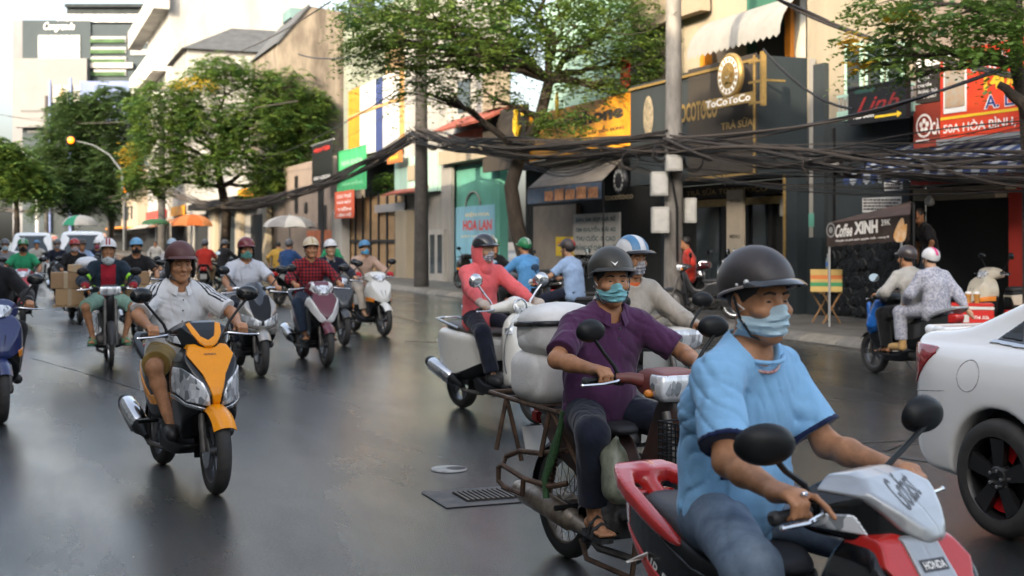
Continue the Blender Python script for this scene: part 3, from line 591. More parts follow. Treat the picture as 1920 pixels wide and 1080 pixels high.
# --- B6 corrugated front + gate
ua, ub = FU(640, FV), FU(830, FV)
b6 = bd('corrugated_house', 'narrow house with orange and white ribbed sheet front above a barred gate', ua)
MB().box(ua, ub, FV+1.2, FV+1.5, 0, 5.4).build('wall', M['dark'], b6); MB().box(ua, ub, FV+.12, FV+1.0, 5.5, 12).build('upper_wall', plaster('grey_green', (.24, .26, .2), .6, .3), b6)
z0, z1 = FZ(700, 286, FV), FZ(700, 152, FV)
cols = ['orange']*2+['pw']*2+['navy']+['pw']*2+['tan']
pal = dict(orange=M['orange'], pw=mat('white_sheet', (.55, .55, .54), .5, var=(2, .15)), navy=mat('navy_sheet', (.035, .055, .16), .5), tan=mat('tan_rail', (.48, .28, .10), .5))
xa, xb = FU(655, FV), FU(757, FV)
prev = 0
wd = [.12, .12, .14, .16, .13, .14, .14, .05]
x = xa
for c, q in zip(cols, wd):
    b = MB(); w_ = q*(xb-xa); n = 4
    for i in range(n):
        b.box(x+w_*i/n, x+w_*(i+.62)/n, FV-.06, FV+.1, z0, z1); b.box(x+w_*(i+.62)/n, x+w_*(i+1)/n, FV-.01, FV+.1, z0, z1)
    b.build('panel', pal[c], b6, smooth=0); x += w_+.004
MB().box(xa, xb+.2, FV-.09, FV-.064, (z0+z1)/2+.3, (z0+z1)/2+.42).build('rail', pal['tan'], b6)
pb(b6, 'lattice_board', M['tan'], 722, 60, 752, 150, FV-.05, FV+.1); pb(b6, 'white_wall', M['white'], 758, 20, 832, 300, FV-.02, FV+.115)
gz0, gz1 = .13, FZ(700, 368, FV)
x0, x1 = FU(640, FV), FU(762, FV)
gp = MB().box(x0, x1, FV+.02, FV+.05, gz0, gz1).build('gate_sheet', M['tan'], b6)
bar = MB().box(-.09, .09, -.05, .0, 0, gz1-gz0+.12).mesh('gate_bar', M['metal'], 0)
for i in range(9): inst('gate_bar', bar, b6, (x0-ua+.1+(x1-x0-.2)*i/8, 0, gz0))
MB().box(x0, x1, -.02+FV-.05, FV-.056, 1.55, 1.68).build('gate_rail', M['metal'], b6)
pb(b6, 'gate_pillar', M['cream'], 741, 395, 762, 526, FV-.45, FV-.07); pb(b6, 'gate_pillar', M['white'], 622, 395, 641, 520, FV-.45, FV-.07)
a_, c_, d_, e_ = FR(716, 376, 776, 362, FV-.9); MB().add([(a_, FV-.9, d_-.05), (c_, FV-.9, d_-.05), (c_, FV, d_+.25), (a_, FV, d_+.25)], [(0, 1, 2, 3)]).build('tile_canopy', M['tile'], b6, solid=.06)
pb(b6, 'lattice_strip', M['steel'], 702, 382, 758, 397, FV-.2, FV-.16); pb(b6, 'mint_wall', M['mint'], 740, 292, 820, 362, FV-.3, FV-.03); pb(b6, 'picture_board', M['cream'], 764, 310, 780, 338, FV-.35, FV-.31)
pb(b6, 'white_door', M['white'], 800, 430, 832, 528, FV-.4, FV-.03)
for px in (806, 820): pb(b6, 'pane', M['glass'], px, 440, px+8, 512, FV-.42, FV-.404)
pb(b6, 'side_wall', M['grey'], 763, 362, 832, 528, FV-.028, FV+.1)
for (nm, lb, x0, y0, x1, y1, v, m, g) in (('green_sign', 'green hanging sign board on the corrugated house', 632, 278, 685, 358, 14.6, M['greensign'], None), ('paper_banner', 'orange red paper banner with white writing by the gate', 628, 358, 662, 409, 14.5, mat('red_paper', (.72, .13, .06), .6, var=(5, .3)), None),
     ('tall_sign', 'tall black shop sign with red heading on a post', 585, 268, 622, 342, 14.2, M['blackb'], None), ('small_sign', 'small brown orange sign over the gate', 726, 284, 752, 306, 14.6, mat('brown_orange', (.45, .15, .04), .5), None)):
    t = sthing(nm, lb, 'sign', FU(x0, v), v, 2); pb(t, 'panel', m, x0, y0, x1, y1, v, v+.06)
    if nm == 'green_sign': pt(t, 'NHA KHOA', mat('pale_green_ink', (.35, .7, .4), .5), 640, 298, 680, 308, v-.005); pt(t, 'HOA KIỂNG', mat('pale_green_ink', (1, 1, 1)), 642, 338, 680, 346, v-.005)
    if nm == 'paper_banner':
        for i, s_ in enumerate(('CHO THUÊ', 'NHÀ MẶT', 'TIỀN', 'LIÊN HỆ')): pt(t, s_, M['inkw'], 632, 363+i*12, 658, 371+i*12, v-.005, .03)
    if nm == 'tall_sign': pt(t, 'MINH TÂM', M['inkr'], 589, 274, 618, 284, v-.005, .03); pt(t, 'DU LỊCH', M['inkw'], 589, 329, 618, 337, v-.005, .03); pb(t, 'frame', M['steel'], 583, 266, 624, 268, v-.02, v+.08); pb(t, 'post', M['metal'], 601, 343, 606, 500, v+.01, v+.05)
    if nm == 'small_sign': pt(t, 'PHỞ', M['inky'], 731, 289, 747, 300, v-.005, .03)
# --- taupe low wall + gable house
ua, ub = FU(500, FV), FU(621, FV)
b7 = bd('taupe_house', 'low taupe street wall with dark slots and orange base', ua)
MB().box(ua, ub, FV, FV+.3, 0, 6.0).build('wall', M['taupe'], b7)
for px, y0, y1 in ((552, 330, 400), (570, 380, 400), (596, 340, 430), (606, 385, 430)): pb(b7, 'slot', M['metal'], px, y0, px+6, y1, FV-.03, FV-.004)
pb(b7, 'orange_base', mat('orange_brick', (.42, .13, .06), .7, var=(6, .3)), 575, 432, 621, 500, FV-.1, FV-.034); pb(b7, 'pillar', M['cream'], 492, 385, 502, 500, FV-.3, FV-.04)
ua = FU(520, FV)
b8 = bd('gable_house', 'tall beige house with weathered stained gable wall', ua)
zs = lambda y: CH+(HZ-y)/2400*79
MB().prism([(FV, 0), (FV, zs(78)), (17.3, zs(8)), (20.2, zs(18)), (24, zs(60)), (24, 0)], 'x', ua-9, ua).build('gable_wall', mat('stained_render', (.215, .18, .135), .9, var=(.9, .6, (.075, .06, .046), (1, 1, .3)), bump=(10, .3, .03)), b8)
MB().prism([(FV-.2, zs(84)), (17.3, zs(3)), (17.3, zs(8)), (FV, zs(82))], 'x', ua-9, ua+.15).build('roof_edge', M['roof'], b8)
MB().box(ua-2, ua+.02, 20.3, 21.5, zs(20), zs(-60)).build('grey_tower', M['bluegrey'], b8)
MB().box(ua+.004, ua+.5, 19.6, 20.0, 0, zs(20)).build('downpipe_wall', M['bluegrey'], b8)
MB().box(ua-7, ua-4.5, 17, 19, zs(8), zs(-12)).build('roof_tank_house', plaster('faded_teal', (.12, .20, .20), .6, .3), b8)
q = bd('low_shop_row', 'low dark shopfront with cream pillars behind the black clad rider', FU(385, FV))
MB().box(FU(352, FV), FU(499, FV), FV-.05, FV+3, 0, 4.3).build('wall', M['grey'], q)
for px, m_ in ((365, 'dark'), (415, 'slate2'), (470, 'dark')): pb(q, 'shutter', M[m_], px, 402, px+24, 492, FV-.09, FV-.054)
for px in (395, 442, 492): pb(q, 'pillar', M['cream'], px, 385, px+8, 496, FV-.4, FV-.10)
pb(q, 'sign_board', M['yellow'], 446, 352, 487, 374, FV-.5, FV-.06); pb(q, 'awning_board', M['metal'], 352, 376, 440, 388, FV-1.6, FV-.06)
# --- white houses further down
ua = FU(352, FV); D = DEP(352, FV); zz = lambda y: CH+(HZ-y)/2400*D
b9 = bd('white_house', 'white house with dark hipped roof beyond the gable', ua)
MB().box(ua-12, ua, FV, 34, 0, zz(92)).build('wall', M['white'], b9); MB().box(ua+.004, ua+.2, FV+6, 34, 0, zz(98)).build('side_wall', M['cream'], b9)
MB().add([(ua-12.6, FV-.6, zz(92)), (ua+.6, FV-.6, zz(92)), (ua+.6, 34, zz(92)), (ua-12.6, 34, zz(92)), (ua-6, FV+5, zz(28)), (ua-6, 30, zz(28))], [(0, 1, 4), (1, 2, 5, 4), (2, 3, 5), (3, 0, 4, 5), (0, 3, 2, 1)]).build('roof', M['roof'], b9, smooth=0)
pb(b9, 'grille_window', M['grey'], 326, 82, 346, 150, FV-.1, FV-.004)
ua = FU(316, FV); D = DEP(316, FV); zz2 = lambda y: CH+(HZ-y)/2400*D
b10 = bd('white_tower_house', 'tall white house with balcony and overhanging top storey', ua)
MB().box(ua-22, ua, FV, 30, 0, zz2(-90)).build('wall', M['white'], b10); MB().box(ua-30, ua+1, FV-1.6, FV-.01, zz2(20), zz2(-20)).build('top_overhang', M['white'], b10); MB().box(ua-30, ua-2, FV-1.4, FV-.01, zz2(128), zz2(85)).build('balcony', plaster('pale_concrete', (.55, .54, .5), .5, .2), b10)
for i in range(3): MB().box(ua-20+6*i, ua-17+6*i, FV-.05, FV-.004, zz2(150), zz2(132)).build('window', M['glass'], b10)
for i, (px, h, c) in enumerate(((250, 11, 'beige'), (180, 9, 'cream'), (120, 12, 'white'), (85, 8, 'yellow'))):
    ua = FU(px, FV); ue = FU(px-55, FV) if px > 100 else ua-120
    q = bd('far_shop_house', ['beige far shophouse behind the orange umbrella', 'cream far shophouse beside the red bank sign', 'white far shophouse behind the vans', 'yellow far shophouse at the street end'][i], ua)
    MB().box(max(ue, ua-160), ua+6, FV+.1*i, FV+12, 3.6, h).build('wall', M[c], q); MB().box(max(ue, ua-160), ua+6, FV+1.5, FV+12, 0, 3.6).build('ground_wall', M['dark'], q)
    MB().box(max(ue, ua-160), ua+6, FV-2.2, FV+.09*i, 3.3, 3.5).build('awning', [M['orange'], M['white'], M['yellow'], M['teal']][i], q)
    for k in range(3): MB().box(ua-6*k-1, ua-6*k-3.5, FV+.1*i-.06, FV+.1*i-.004, 4.6, 6.4).build('window', M['glass'], q)
for q, ua_, ln_ in ((b9, FU(352, FV), 12.), (b10, FU(316, FV), 22.)):
    MB().box(ua_-ln_, ua_+.1, FV-.12, FV-.02, 0, 3.7).build('shopfront', M['dark'], q)
    MB().add([(ua_-ln_, FV-2.4, 3.0), (ua_, FV-2.4, 3.0), (ua_, FV-.13, 3.9), (ua_-ln_, FV-.13, 3.9)], [(0, 1, 2, 3)]).build('awning', M['orange'] if q is b9 else M['grey'], q, solid=.05)
    MB().box(ua_-ln_+1, ua_-1, FV-.3, FV-.13, 4.1, 5.0).build('sign_board', M['yellow'] if q is b9 else M['red'], q)
rd = sthing('bank_sign', 'red bank sign board with white letters behind the trees', 'sign', FU(150, 13.5), 13.5, 3)
pb(rd, 'panel', mat('bank_red', (.42, .02, .02), .5), 128, 352, 205, 392, 13.5, 13.8); pt(rd, 'ACB', M['inkw'], 150, 364, 202, 384, 13.48, .04)
# --- hotel far away
D = 250.
def X_(px, d=D): return (px-960)/FPX*d
def Z_(py, d=D): return CH-(py-HZ)/FPX*d
ht = thing('hotel_tower', 'blue grey hotel block with white script name and planted roof', 'building', (X_(170), D, 0))
def hb(name, m, x0, y0, x1, y1, d0=0., d1=10., par=None):
    p = par or ht; return MB().box(X_(x0)-X_(170), X_(x1)-X_(170), d0, d1, Z_(y1), Z_(y0)).build(name, m, p)
hb('wall', M['bluegrey'], 42, 38, 170, 460, 0, 20); hb('wing', M['bluegrey'], 170.4, 45, 312, 460, .4, 20); hb('side_block', plaster('dark_grey_render', (.16, .16, .17), .3, .2), 20, 36, 41.6, 460, 1, 18)
hb('white_block', mat('aged_white', (.16, .16, .16), .8, var=(.3, .1)), 34, 112, 169, 240, -2, -.02); hb('wing_band', M['white'], 170, 118, 250, 128, -.6, .38)
hb('parapet', M['steel'], 100, 24, 312, 37, 2, 2.3); hb('roof_house', M['slate'], 105, 4, 250, 34, 6, 18); hb('roof_slab', M['slate2'], 104, -2, 262, 4, 5, 19)
for i in range(4): hb('window', mat('pale_glass', (.11, .13, .14), .15, spec=.6), 72+i*20, 66, 90.5+i*20, 112, -.2, -.01)
for y in (68, 88, 106, 130): f = hb('dark_band', M['glass'], 168, y, 236, y+12, .1, .38); hb('planting', mat('far_leaf', (.05, .11, .04), .9, var=(.4, .5)), 169, y+5, 234, y+12, -.05, .08)
for y in (70, 92): hb('dark_band', M['glass'], 244, y, 300, y+11, .1, .38)
V, F = text_mesh('Congrande', .0, 0, .35); MB().add([(X_(82+58*p[0])-X_(170), -.06, Z_(60-18*p[1])) for p in V], F).build('lettering', M['inkw'], ht, smooth=0)
bs = thing('blue_facade_shop', 'bright blue sheet building top above the far trees', 'building', (X_(170, 190), 190, 0))
D2 = 190
def h2(name, m, x0, y0, x1, y1, d0=0., d1=6.): return MB().box(X_(x0, D2)-X_(170, D2), X_(x1, D2)-X_(170, D2), d0, d1, Z_(y1, D2), Z_(y0, D2)).build(name, m, bs)
mb_ = mat('cobalt_sheet', (.06, .10, .24), .5, var=(.5, .2)); h2('wall', mb_, 150, 152, 248, 230); h2('grey_wall', M['slate'], 150, 230.5, 248, 440); h2('white_panel', M['white'], 96, 160, 149, 192, .1); h2('frame', mb_, 92, 150, 96, 440, -.3, .0); h2('frame', mb_, 130, 146, 135, 440, -.3, .0); h2('lower_wall', M['slate'], 92, 192, 149, 440, .2, 6)
MB().prism([(X_(110, D2)-X_(170, D2), Z_(188, D2)), (X_(122, D2)-X_(170, D2), Z_(188, D2)), (X_(116, D2)-X_(170, D2), Z_(160, D2))], 'y', -.1, .05).build('triangle_emblem', M['tan'], bs)
# --- row of houses on our side of the street (behind the camera; they cast the street's shade)
nrow = [(-330, -116, 7, 'cream'), (-116, -84, 8, 'beige'), (-84, -55, 12, 'white'), (-55, -30, 16, 'grey'), (-30, -6, 15, 'cream'), (-6, 16, 16, 'mint'), (16, 40, 15, 'white'), (40, 70, 16, 'beige')]
for i, (ua, ub, h, c) in enumerate(nrow):
    q = bd('tall_house', ['low cream terrace house at the far end of our side', 'pale terrace house on our side with shutters', 'white terrace house on our side of the road', 'pale walled terrace house on our side', 'cream terrace house behind the viewer', 'pale walled terrace house behind the viewer', 'white terrace house past the junction', 'pale terrace house past the junction'][i], ua, -9)
    MB().box(ua, ub-.05, -21, -9, 0, h).build('wall', mat('near_white', (.55, .53, .48), .85, var=(.4, .15)), q)  # unseen walls all kept pale to bounce fill light onto the street
    wm_ = MB().box(-1.1, 1.1, -.05, .0, 0, 2).mesh('window', M['glass'], 0)
    for z in range(4, h-2, 4):
        for k in range(0, min(12, int((ub-ua)/4))): inst('window', wm_, q, (2.1+k*4, .055, z))
    MB().box(ua, ub-.05, -8.99, -7.6, 3.1, 3.3).build('canopy', M['steel'], q)
# ---------------------------------------------------------------- trees
def leaf_material(name, c, c2, sc=1.5):
    m = bpy.data.materials.new(name); m.use_nodes = True; n = m.node_tree; n.nodes.clear(); L = n.links
    o = n.nodes.new('ShaderNodeOutputMaterial'); d = n.nodes.new('ShaderNodeBsdfDiffuse'); t = n.nodes.new('ShaderNodeBsdfTranslucent'); g = n.nodes.new('ShaderNodeBsdfGlossy'); g.inputs['Roughness'].default_value = .45
    mx = n.nodes.new('ShaderNodeMixShader'); mx.inputs[0].default_value = .42; m2 = n.nodes.new('ShaderNodeMixShader'); m2.inputs[0].default_value = .05
    tc = n.nodes.new('ShaderNodeTexCoord'); no = n.nodes.new('ShaderNodeTexNoise'); no.inputs['Scale'].default_value = sc; no.inputs['Detail'].default_value = 5
    r = n.nodes.new('ShaderNodeValToRGB'); r.color_ramp.elements[0].position = .34; r.color_ramp.elements[1].position = .68; r.color_ramp.elements[0].color = c+(1,); r.color_ramp.elements[1].color = c2+(1,)
    L.new(tc.outputs['Object'], no.inputs['Vector']); L.new(no.outputs['Fac'], r.inputs[0]); L.new(r.outputs[0], d.inputs[0]); L.new(r.outputs[0], t.inputs[0]); L.new(d.outputs[0], mx.inputs[1]); L.new(t.outputs[0], mx.inputs[2]); L.new(mx.outputs[0], m2.inputs[1]); L.new(g.outputs[0], m2.inputs[2]); L.new(m2.outputs[0], o.inputs[0])
    return m
M_leaf = leaf_material('feathery_leaf', (.050, .13, .036), (.20, .28, .05)); M_leafy = leaf_material('fresh_leaf', (.07, .15, .02), (.14, .24, .04)); M_flower = leaf_material('yellow_blossom', (.55, .35, .02), (.75, .5, .05))
def crown_mesh(name, blobs, nf, m, flen=.8, pairs=7, lw=.05, ll=.16, seed=1):
    """blobs: (centre, radii, weight). Feathery fronds: a drooping stalk with pairs of narrow leaflets"""
    rg = np.random.RandomState(seed); wts = np.array([b[2] for b in blobs], float); wts /= wts.sum()
    bi = rg.choice(len(blobs), nf, p=wts); C = np.array([b[0] for b in blobs])[bi]; Rr = np.array([b[1] for b in blobs])[bi]
    dv = rg.normal(size=(nf, 3)); dv /= np.linalg.norm(dv, axis=1)[:, None]; rad = rg.uniform(.08, 1.12, nf)**.55*rg.uniform(.85, 1.1, nf)
    dv[:, 2] = np.where(dv[:, 2] < -.75, -dv[:, 2], dv[:, 2])
    base = C+dv*Rr*rad[:, None]
    az = np.arctan2(dv[:, 1], dv[:, 0])+rg.normal(0, .8, nf); ln = flen*rg.uniform(.6, 1.25, nf); tilt = rg.uniform(-.5, .95, nf)
    H = np.stack([np.cos(az), np.sin(az), np.zeros(nf)], 1); S_ = np.stack([-np.sin(az), np.cos(az), np.zeros(nf)], 1); Vs = []
    for j in range(pairs):
        t = (j+.6)/pairs
        p = base+H*(ln*t)[:, None]; p[:, 2] += ln*(tilt*t-.75*t*t)
        lj = ll*math.sin(math.pi*(.18+.75*t))*rg.uniform(.8, 1.2, nf)
        for sg in (-1, 1):
            droop = rg.uniform(.0, .5, nf)
            d = S_*sg+H*.35; d[:, 2] -= droop; d /= np.linalg.norm(d, axis=1)[:, None]
            wv = H*lw*.5; wv = wv+np.array([0, 0, 1])*rg.normal(0, .012, nf)[:, None]
            tip = p+d*lj[:, None]; mid = p+d*(lj*.5)[:, None]
            Vs.append(np.stack([p, mid+wv, tip, mid-wv], 1))
    V = np.concatenate(Vs).reshape(-1, 3); F = np.arange(len(V)).reshape(-1, 4)
    return arr_mesh(name, (V, F), m, smooth=False)
def limb(b, p, q, r0, r1, wob=.25, n=6, k=7):
    p, q = Vector(p), Vector(q); L_ = (q-p).length; pts = []
    for i in range(n+1):
        t = i/n; o = Vector((random.uniform(-1, 1), random.uniform(-1, 1), random.uniform(-.5, .5)))*wob*L_*.12*(1 if 0 < i < n else 0); pts.append(p.lerp(q, t)+o+Vector((0, 0, math.sin(t*math.pi)*L_*.06)))
    b.tube(pts, [r0+(r1-r0)*i/n for i in range(n+1)], k); return pts
def tree(label, base, trunk, blobs, nf, r0=.2, flen=.8, m=None, seed=1, fl=None, flw=.05, ll=.16, twigs=4, pairs=7, lw=.05):
    base = Vector(base); t = thing('street_tree', label, 'tree', base, 0, 'trees along the pavement')
    b = MB(); pts = [Vector(p)-base for p in trunk]; b.tube(pts, [r0*(1-.45*i/(len(pts)-1)) for i in range(len(pts))], 10)
    bl = [((Vector(c)-base)[:], r, w) for c, r, w in blobs]
    for c, r, w in bl:
        c = Vector(c); k = max(range(len(pts)//2, len(pts)), key=lambda i: -(pts[i]-c).length)
        pp = limb(b, pts[k], c, r0*.42, r0*.14, .6)
        for _ in range(twigs):
            dr = Vector((random.gauss(0, 1), random.gauss(0, 1), random.gauss(0, .7))).normalized(); e = c+Vector((dr.x*r[0], dr.y*r[1], dr.z*r[2]))*.85; s_ = random.choice(pp[2:]); limb(b, s_, e, r0*.16, r0*.04, .8, 4, 5)
    b.build('trunk', M['bark'], t)
    o = bpy.data.objects.new('crown', crown_mesh('crown', bl, nf, m or M_leaf, flen, pairs, lw, ll, seed)); link(o, t)
    if fl:
        o = bpy.data.objects.new('blossoms', crown_mesh('blossoms', [((Vector(c)-base)[:], r, 1) for c, r in fl], int(nf*flw)+20, M_flower, flen*.3, 4, .09, .1, seed+9)); link(o, t)
    return t
# T1: big tree in front of the yellow shop
v = 13.0; d1 = 34.9
def Tp(x, y, d): return AT(x, y, d)
tree('large dark feathery tree in front of the yellow phone shop', G(985, 563), [G(985, 563), Tp(990, 500, 34.9), Tp(968, 420, 34.8), Tp(958, 350, 34.6), Tp(975, 290, 34.5), Tp(1010, 230, 34.4), Tp(1030, 150, 34.2)],
     [(Tp(1040, 60, 34), (2.4, 2.4, 1.4), 3), (Tp(900, 70, 33.5), (2.2, 2.2, 1.2), 2.6), (Tp(760, 60, 33), (1.6, 1.9, .95), 1.5), (Tp(700, 30, 33), (.8, 1.6, .7), .6), (Tp(1140, 60, 34.5), (1.5, 2., 1.5), 2.1), (Tp(1000, -60, 34), (3.4, 2.6, 1.4), 3), (Tp(830, -40, 34), (2.6, 2.2, 1.), 2), (Tp(1180, 120, 35), (.7, 1., .7), .5), (Tp(1050, 235, 33.6), (.75, .8, .42), .4), (Tp(860, 130, 33.5), (1.3, 1.2, .55), .8), (Tp(800, 175, 33.5), (.8, .8, .3), .35), (Tp(930, 185, 34), (.8, .8, .35), .3), (Tp(740, 120, 33), (.9, .9, .45), .5), (Tp(1190, 175, 35), (.5, .7, .5), .35), (Tp(1110, 165, 34), (.9, .9, .4), .4), (Tp(690, 90, 33), (.5, .8, .5), .4)],
     3500, .26, .75, seed=3, twigs=7, ll=.18, lw=.065)
o = bpy.data.objects.new('fresh_foliage', crown_mesh('fresh_foliage', [((Tp(1045, 245, 33.4)-G(985, 563))[:], (.6, .5, .3), 1), ((Tp(1120, 180, 33.6)-G(985, 563))[:], (.5, .5, .25), .6)], 38, M_leafy, .6, 7, .05, .16, 31)); link(o, [x for x in SC.objects if x.name.startswith('street_tree')][0])
tree('bushy tree with yellow blossom behind the orange umbrella', W(FU(420, 12.6), 12.6), [W(FU(420, 12.6), 12.6), Tp(425, 400, 78), Tp(415, 350, 78), Tp(405, 300, 78)],
     [(Tp(310, 205, 76), (2.0, 2.4, 1.74), 1.5), (Tp(420, 150, 78), (2.4, 2.4, 1.45), 1.7), (Tp(530, 180, 79), (2.0, 2.4, 1.74), 1.4), (Tp(480, 235, 77), (2.2, 2.4, 1.59), 1.6), (Tp(380, 235, 76), (2.0, 2.4, 1.74), 1.4), (Tp(575, 255, 79), (1.4, 2, 1.74), 1.), (Tp(300, 275, 76), (1.6, 2., 1.74), 1.2), (Tp(540, 310, 78), (1.6, 2, 1.74), 1.1), (Tp(440, 300, 76), (1.8, 2, 1.45), 1.1), (Tp(350, 325, 76), (1.4, 2, 1.3), .9), (Tp(270, 345, 75), (1.2, 1.6, 1.3), .8), (Tp(500, 350, 77), (1.3, 1.6, 1.01), .6), (Tp(590, 200, 79), (1.0, 1.5, 1.01), .5)],
     6200, .34, .8, seed=5, fl=[(Tp(255, 330, 75), (.9, 1, 1.2)), (Tp(360, 160, 75), (1.6, 1, .5)), (Tp(240, 290, 75), (.6, .6, .8))], flw=.05, ll=.32, lw=.13)
tree('slim dark trunk tree left of the bushy one', W(FU(205, 12.8), 12.8), [W(FU(205, 12.8), 12.8), Tp(210, 400, 118), Tp(203, 340, 118), Tp(205, 300, 118)],
     [(Tp(150, 215, 118), (2.4, 3, 2.17), 2), (Tp(215, 205, 118), (2.6, 3, 2.17), 2), (Tp(120, 275, 116), (2.0, 3, 2.9), 2), (Tp(195, 270, 118), (2.6, 3, 2.61), 2), (Tp(150, 335, 116), (3, 3, 2.61), 2), (Tp(215, 330, 116), (2, 3, 2.61), 1.4), (Tp(110, 370, 114), (2.2, 3, 2.32), 1.4), (Tp(70, 330, 116), (1.6, 2, 2.9), 1.2), (Tp(180, 385, 114), (2, 3, 1.74), 1.2)], 5200, .4, 1.2, m=leaf_material('dusty_leaf', (.05, .11, .035), (.12, .18, .06)), seed=6, ll=.45, lw=.22)
tree('small dark tree at the far edge of the road', AT(30, 470, 105), [AT(30, 470, 105), AT(32, 420, 105), AT(30, 360, 105)], [(AT(20, 330, 105), (2.2, 2, 1.6), 2), (AT(50, 350, 105), (1.6, 2, 1.2), 1.4), (AT(-10, 300, 105), (2., 2, 1.8), 1.4)], 2000, .3, 1.3, seed=8, ll=.6, lw=.28)
tree('young tree hanging over the red billboard', W(FU(1935, 13), 13), [W(FU(1935, 13), 13), Tp(1932, 330, 17.5), Tp(1925, 210, 17.5), Tp(1905, 120, 17.5), Tp(1908, 20, 17.5), Tp(1900, -40, 17.6)],
     [(Tp(1790, 30, 17.4), (.85, .7, .35), 1.6), (Tp(1690, 90, 17.8), (.7, .6, .32), 1.3), (Tp(1660, 20, 17.8), (.5, .6, .3), .8), (Tp(1860, 60, 17.2), (.5, .5, .35), 1.), (Tp(1650, 120, 17.8), (.4, .5, .22), .5), (Tp(1890, 0, 17.2), (.5, .5, .25), .9), (Tp(1720, 145, 17.6), (.3, .4, .15), .3)],
     360, .12, .45, seed=10, fl=[(Tp(1600, 80, 17.6), (.12, .12, .2)), (Tp(1690, 30, 17.5), (.2, .15, .1)), (Tp(1610, 120, 17.6), (.16, .1, .08))], flw=.03, ll=.14, lw=.045, twigs=3, pairs=8)
ot = [x for x in SC.objects if x.name.startswith('street_tree') and 'billboard' in x.get('label', '')][0]
bt = ot.location
o = bpy.data.objects.new('fresh_foliage', crown_mesh('fresh_foliage', [((Tp(1880, 60, 17)-bt)[:], (.45, .4, .2), 1), ((Tp(1845, 100, 17)-bt)[:], (.4, .3, .12), 1), ((Tp(1905, 120, 16.9)-bt)[:], (.2, .3, .1), .5)], 90, M_leafy, .45, 8, .035, .12, 33)); link(o, ot)
b = MB(); limb(b, Tp(1935, 215, 17.3)-bt, Tp(1872, 158, 17.3)-bt, .1, .05, .3, 6, 8); b.build('branch', M['bark'], ot)
# shrubs by the gate
def shrub(lb, p, r, n, seed, m=M_leafy):
    t = thing('shrub', lb, 'plant', p); b = MB(); b.tube([(0, 0, 0), (0, 0, r[2])], .05, 6); b.build('stem', M['bark'], t)
    link(bpy.data.objects.new('foliage', crown_mesh('foliage', [((0, 0, r[2]), r, 1)], n, m, .35, 5, .07, .13, seed)), t)
shrub('bright green shrub above the gate canopy', AT(722, 372, 58), (.55, .5, .6), 160, 41)
# ---------------------------------------------------------------- poles
M_conc = mat('pole_concrete', (.26, .245, .22), .85, var=(3, .5, (.11, .10, .09), (1, 1, .3)), bump=(18, .5, .02)); M_dpole = mat('grimy_pole', (.028, .026, .025), .9, var=(2.5, .6, (.06, .055, .05)), bump=(18, .6, .03))
def pole(lb, p, h, r, m): 
    t = thing('utility_pole', lb, 'pole', p, 0, 'utility poles along the kerb'); MB().lathe([(r*1.25, 0), (r*1.1, h*.3), (r*.8, h)], (0, 0, 0), n=16).build('shaft', m, t); return t
P1 = W(FU(1263, 12.6), 12.6); P2 = W(FU(790, 12.5), 12.5)
po1 = pole('pale concrete pole with grey meter boxes beside the tea shop', P1, 9.5, .165, M_conc)
po2 = pole('dark grimy pole by the white door', P2, 10.5, .2, M_dpole)
po3 = pole('far pole with V shaped insulator arm above the trees', W(FU(303, 12.4), 12.4), 14.2, .3, M_dpole)
po4 = pole('distant brown pole with crossarm', AT(87, 460, 150), 17.5, .22, M_dpole)
MB().box(-3, .4, -.08, .08, 15.6, 15.85).box(-2.2, .3, -.08, .08, 13.2, 13.4).build('crossarm', M['metal'], po4)
MB().tube([(-1.1, 0, 14.6), (0, 0, 12.4), (1.1, 0, 14.6)], .14, 6).box(-1.8, 1.8, -.1, .1, 14.5, 14.75).build('crossarm', M['plastic_w'], po3)
bm_ = mat('meter_box', (.42, .41, .38), .5, var=(4, .3))
def mbox(x0, y0, x1, y1, dv, nm='meter_box'):
    d = P1.y-.25; a = AT(x0, y1, d)-P1; c = AT(x1, y0, d)-P1
    q = MB().box(a.x, c.x, -.34+dv, -.02+dv, a.z, c.z).build(nm, bm_, po1, bevel=.012); r_ = MB(); r_.box(a.x+.04, c.x-.04, -.352+dv, -.342+dv, a.z+.05, c.z-.05).box(a.x+.1, a.x+.2, -.36+dv, -.353+dv, c.z-.22, c.z-.1); r_.build('lid', mat('meter_lid', (.5, .49, .46), .45, var=(4, .2)), q)
mbox(1221, 322, 1252, 367, 0); mbox(1222, 388, 1254, 437, -.02); mbox(1284, 371, 1306, 418, .05); mbox(1246, 292, 1276, 322, -.25)
MB().tube([(.05, -.2, 1.2), (.04, -.22, 2.3), (-.1, -.2, 3.1), (.1, -.2, 3.6)], .03, 6).build('conduit', M['metal'], po1)
MB().lathe([(.178, 0), (.178, .12)], (0, 0, 2.0), n=16, cap=False).build('blue_sticker', M['blue'], po1)
lp = thing('street_lamp', 'curved grey lamp arm with lit orange signal by the far trees', 'lamp', AT(215, 470, 110))
b = MB(); o_ = AT(215, 470, 110); pa = [AT(x, y, 110)-o_ for x, y in ((232, 470), (232, 380), (228, 320), (205, 290), (175, 272), (142, 264))]; b.tube(pa, [.08, .075, .07, .06, .045, .035], 8); b.build('arm', mat('lamp_grey', (.12, .13, .14), .5), lp)
MB().ball(AT(133, 263, 110)-o_, (.42, .3, .42), 14).build('housing', M['metal'], lp)
MB().ball(AT(133, 263, 109.7)-o_, (.3, .2, .3), 14).build('signal_light', mat('amber_light', (1, .24, .005), .4, emit=.42), lp)
ts = thing('traffic_signal', 'small lit orange pedestrian signal on a thin dark post', 'traffic light', AT(236, 470, 105)); o_ = AT(236, 470, 105); MB().tube([(0, 0, 0), (0, 0, 4.9)], .08, 6).build('post', M['metal'], ts)
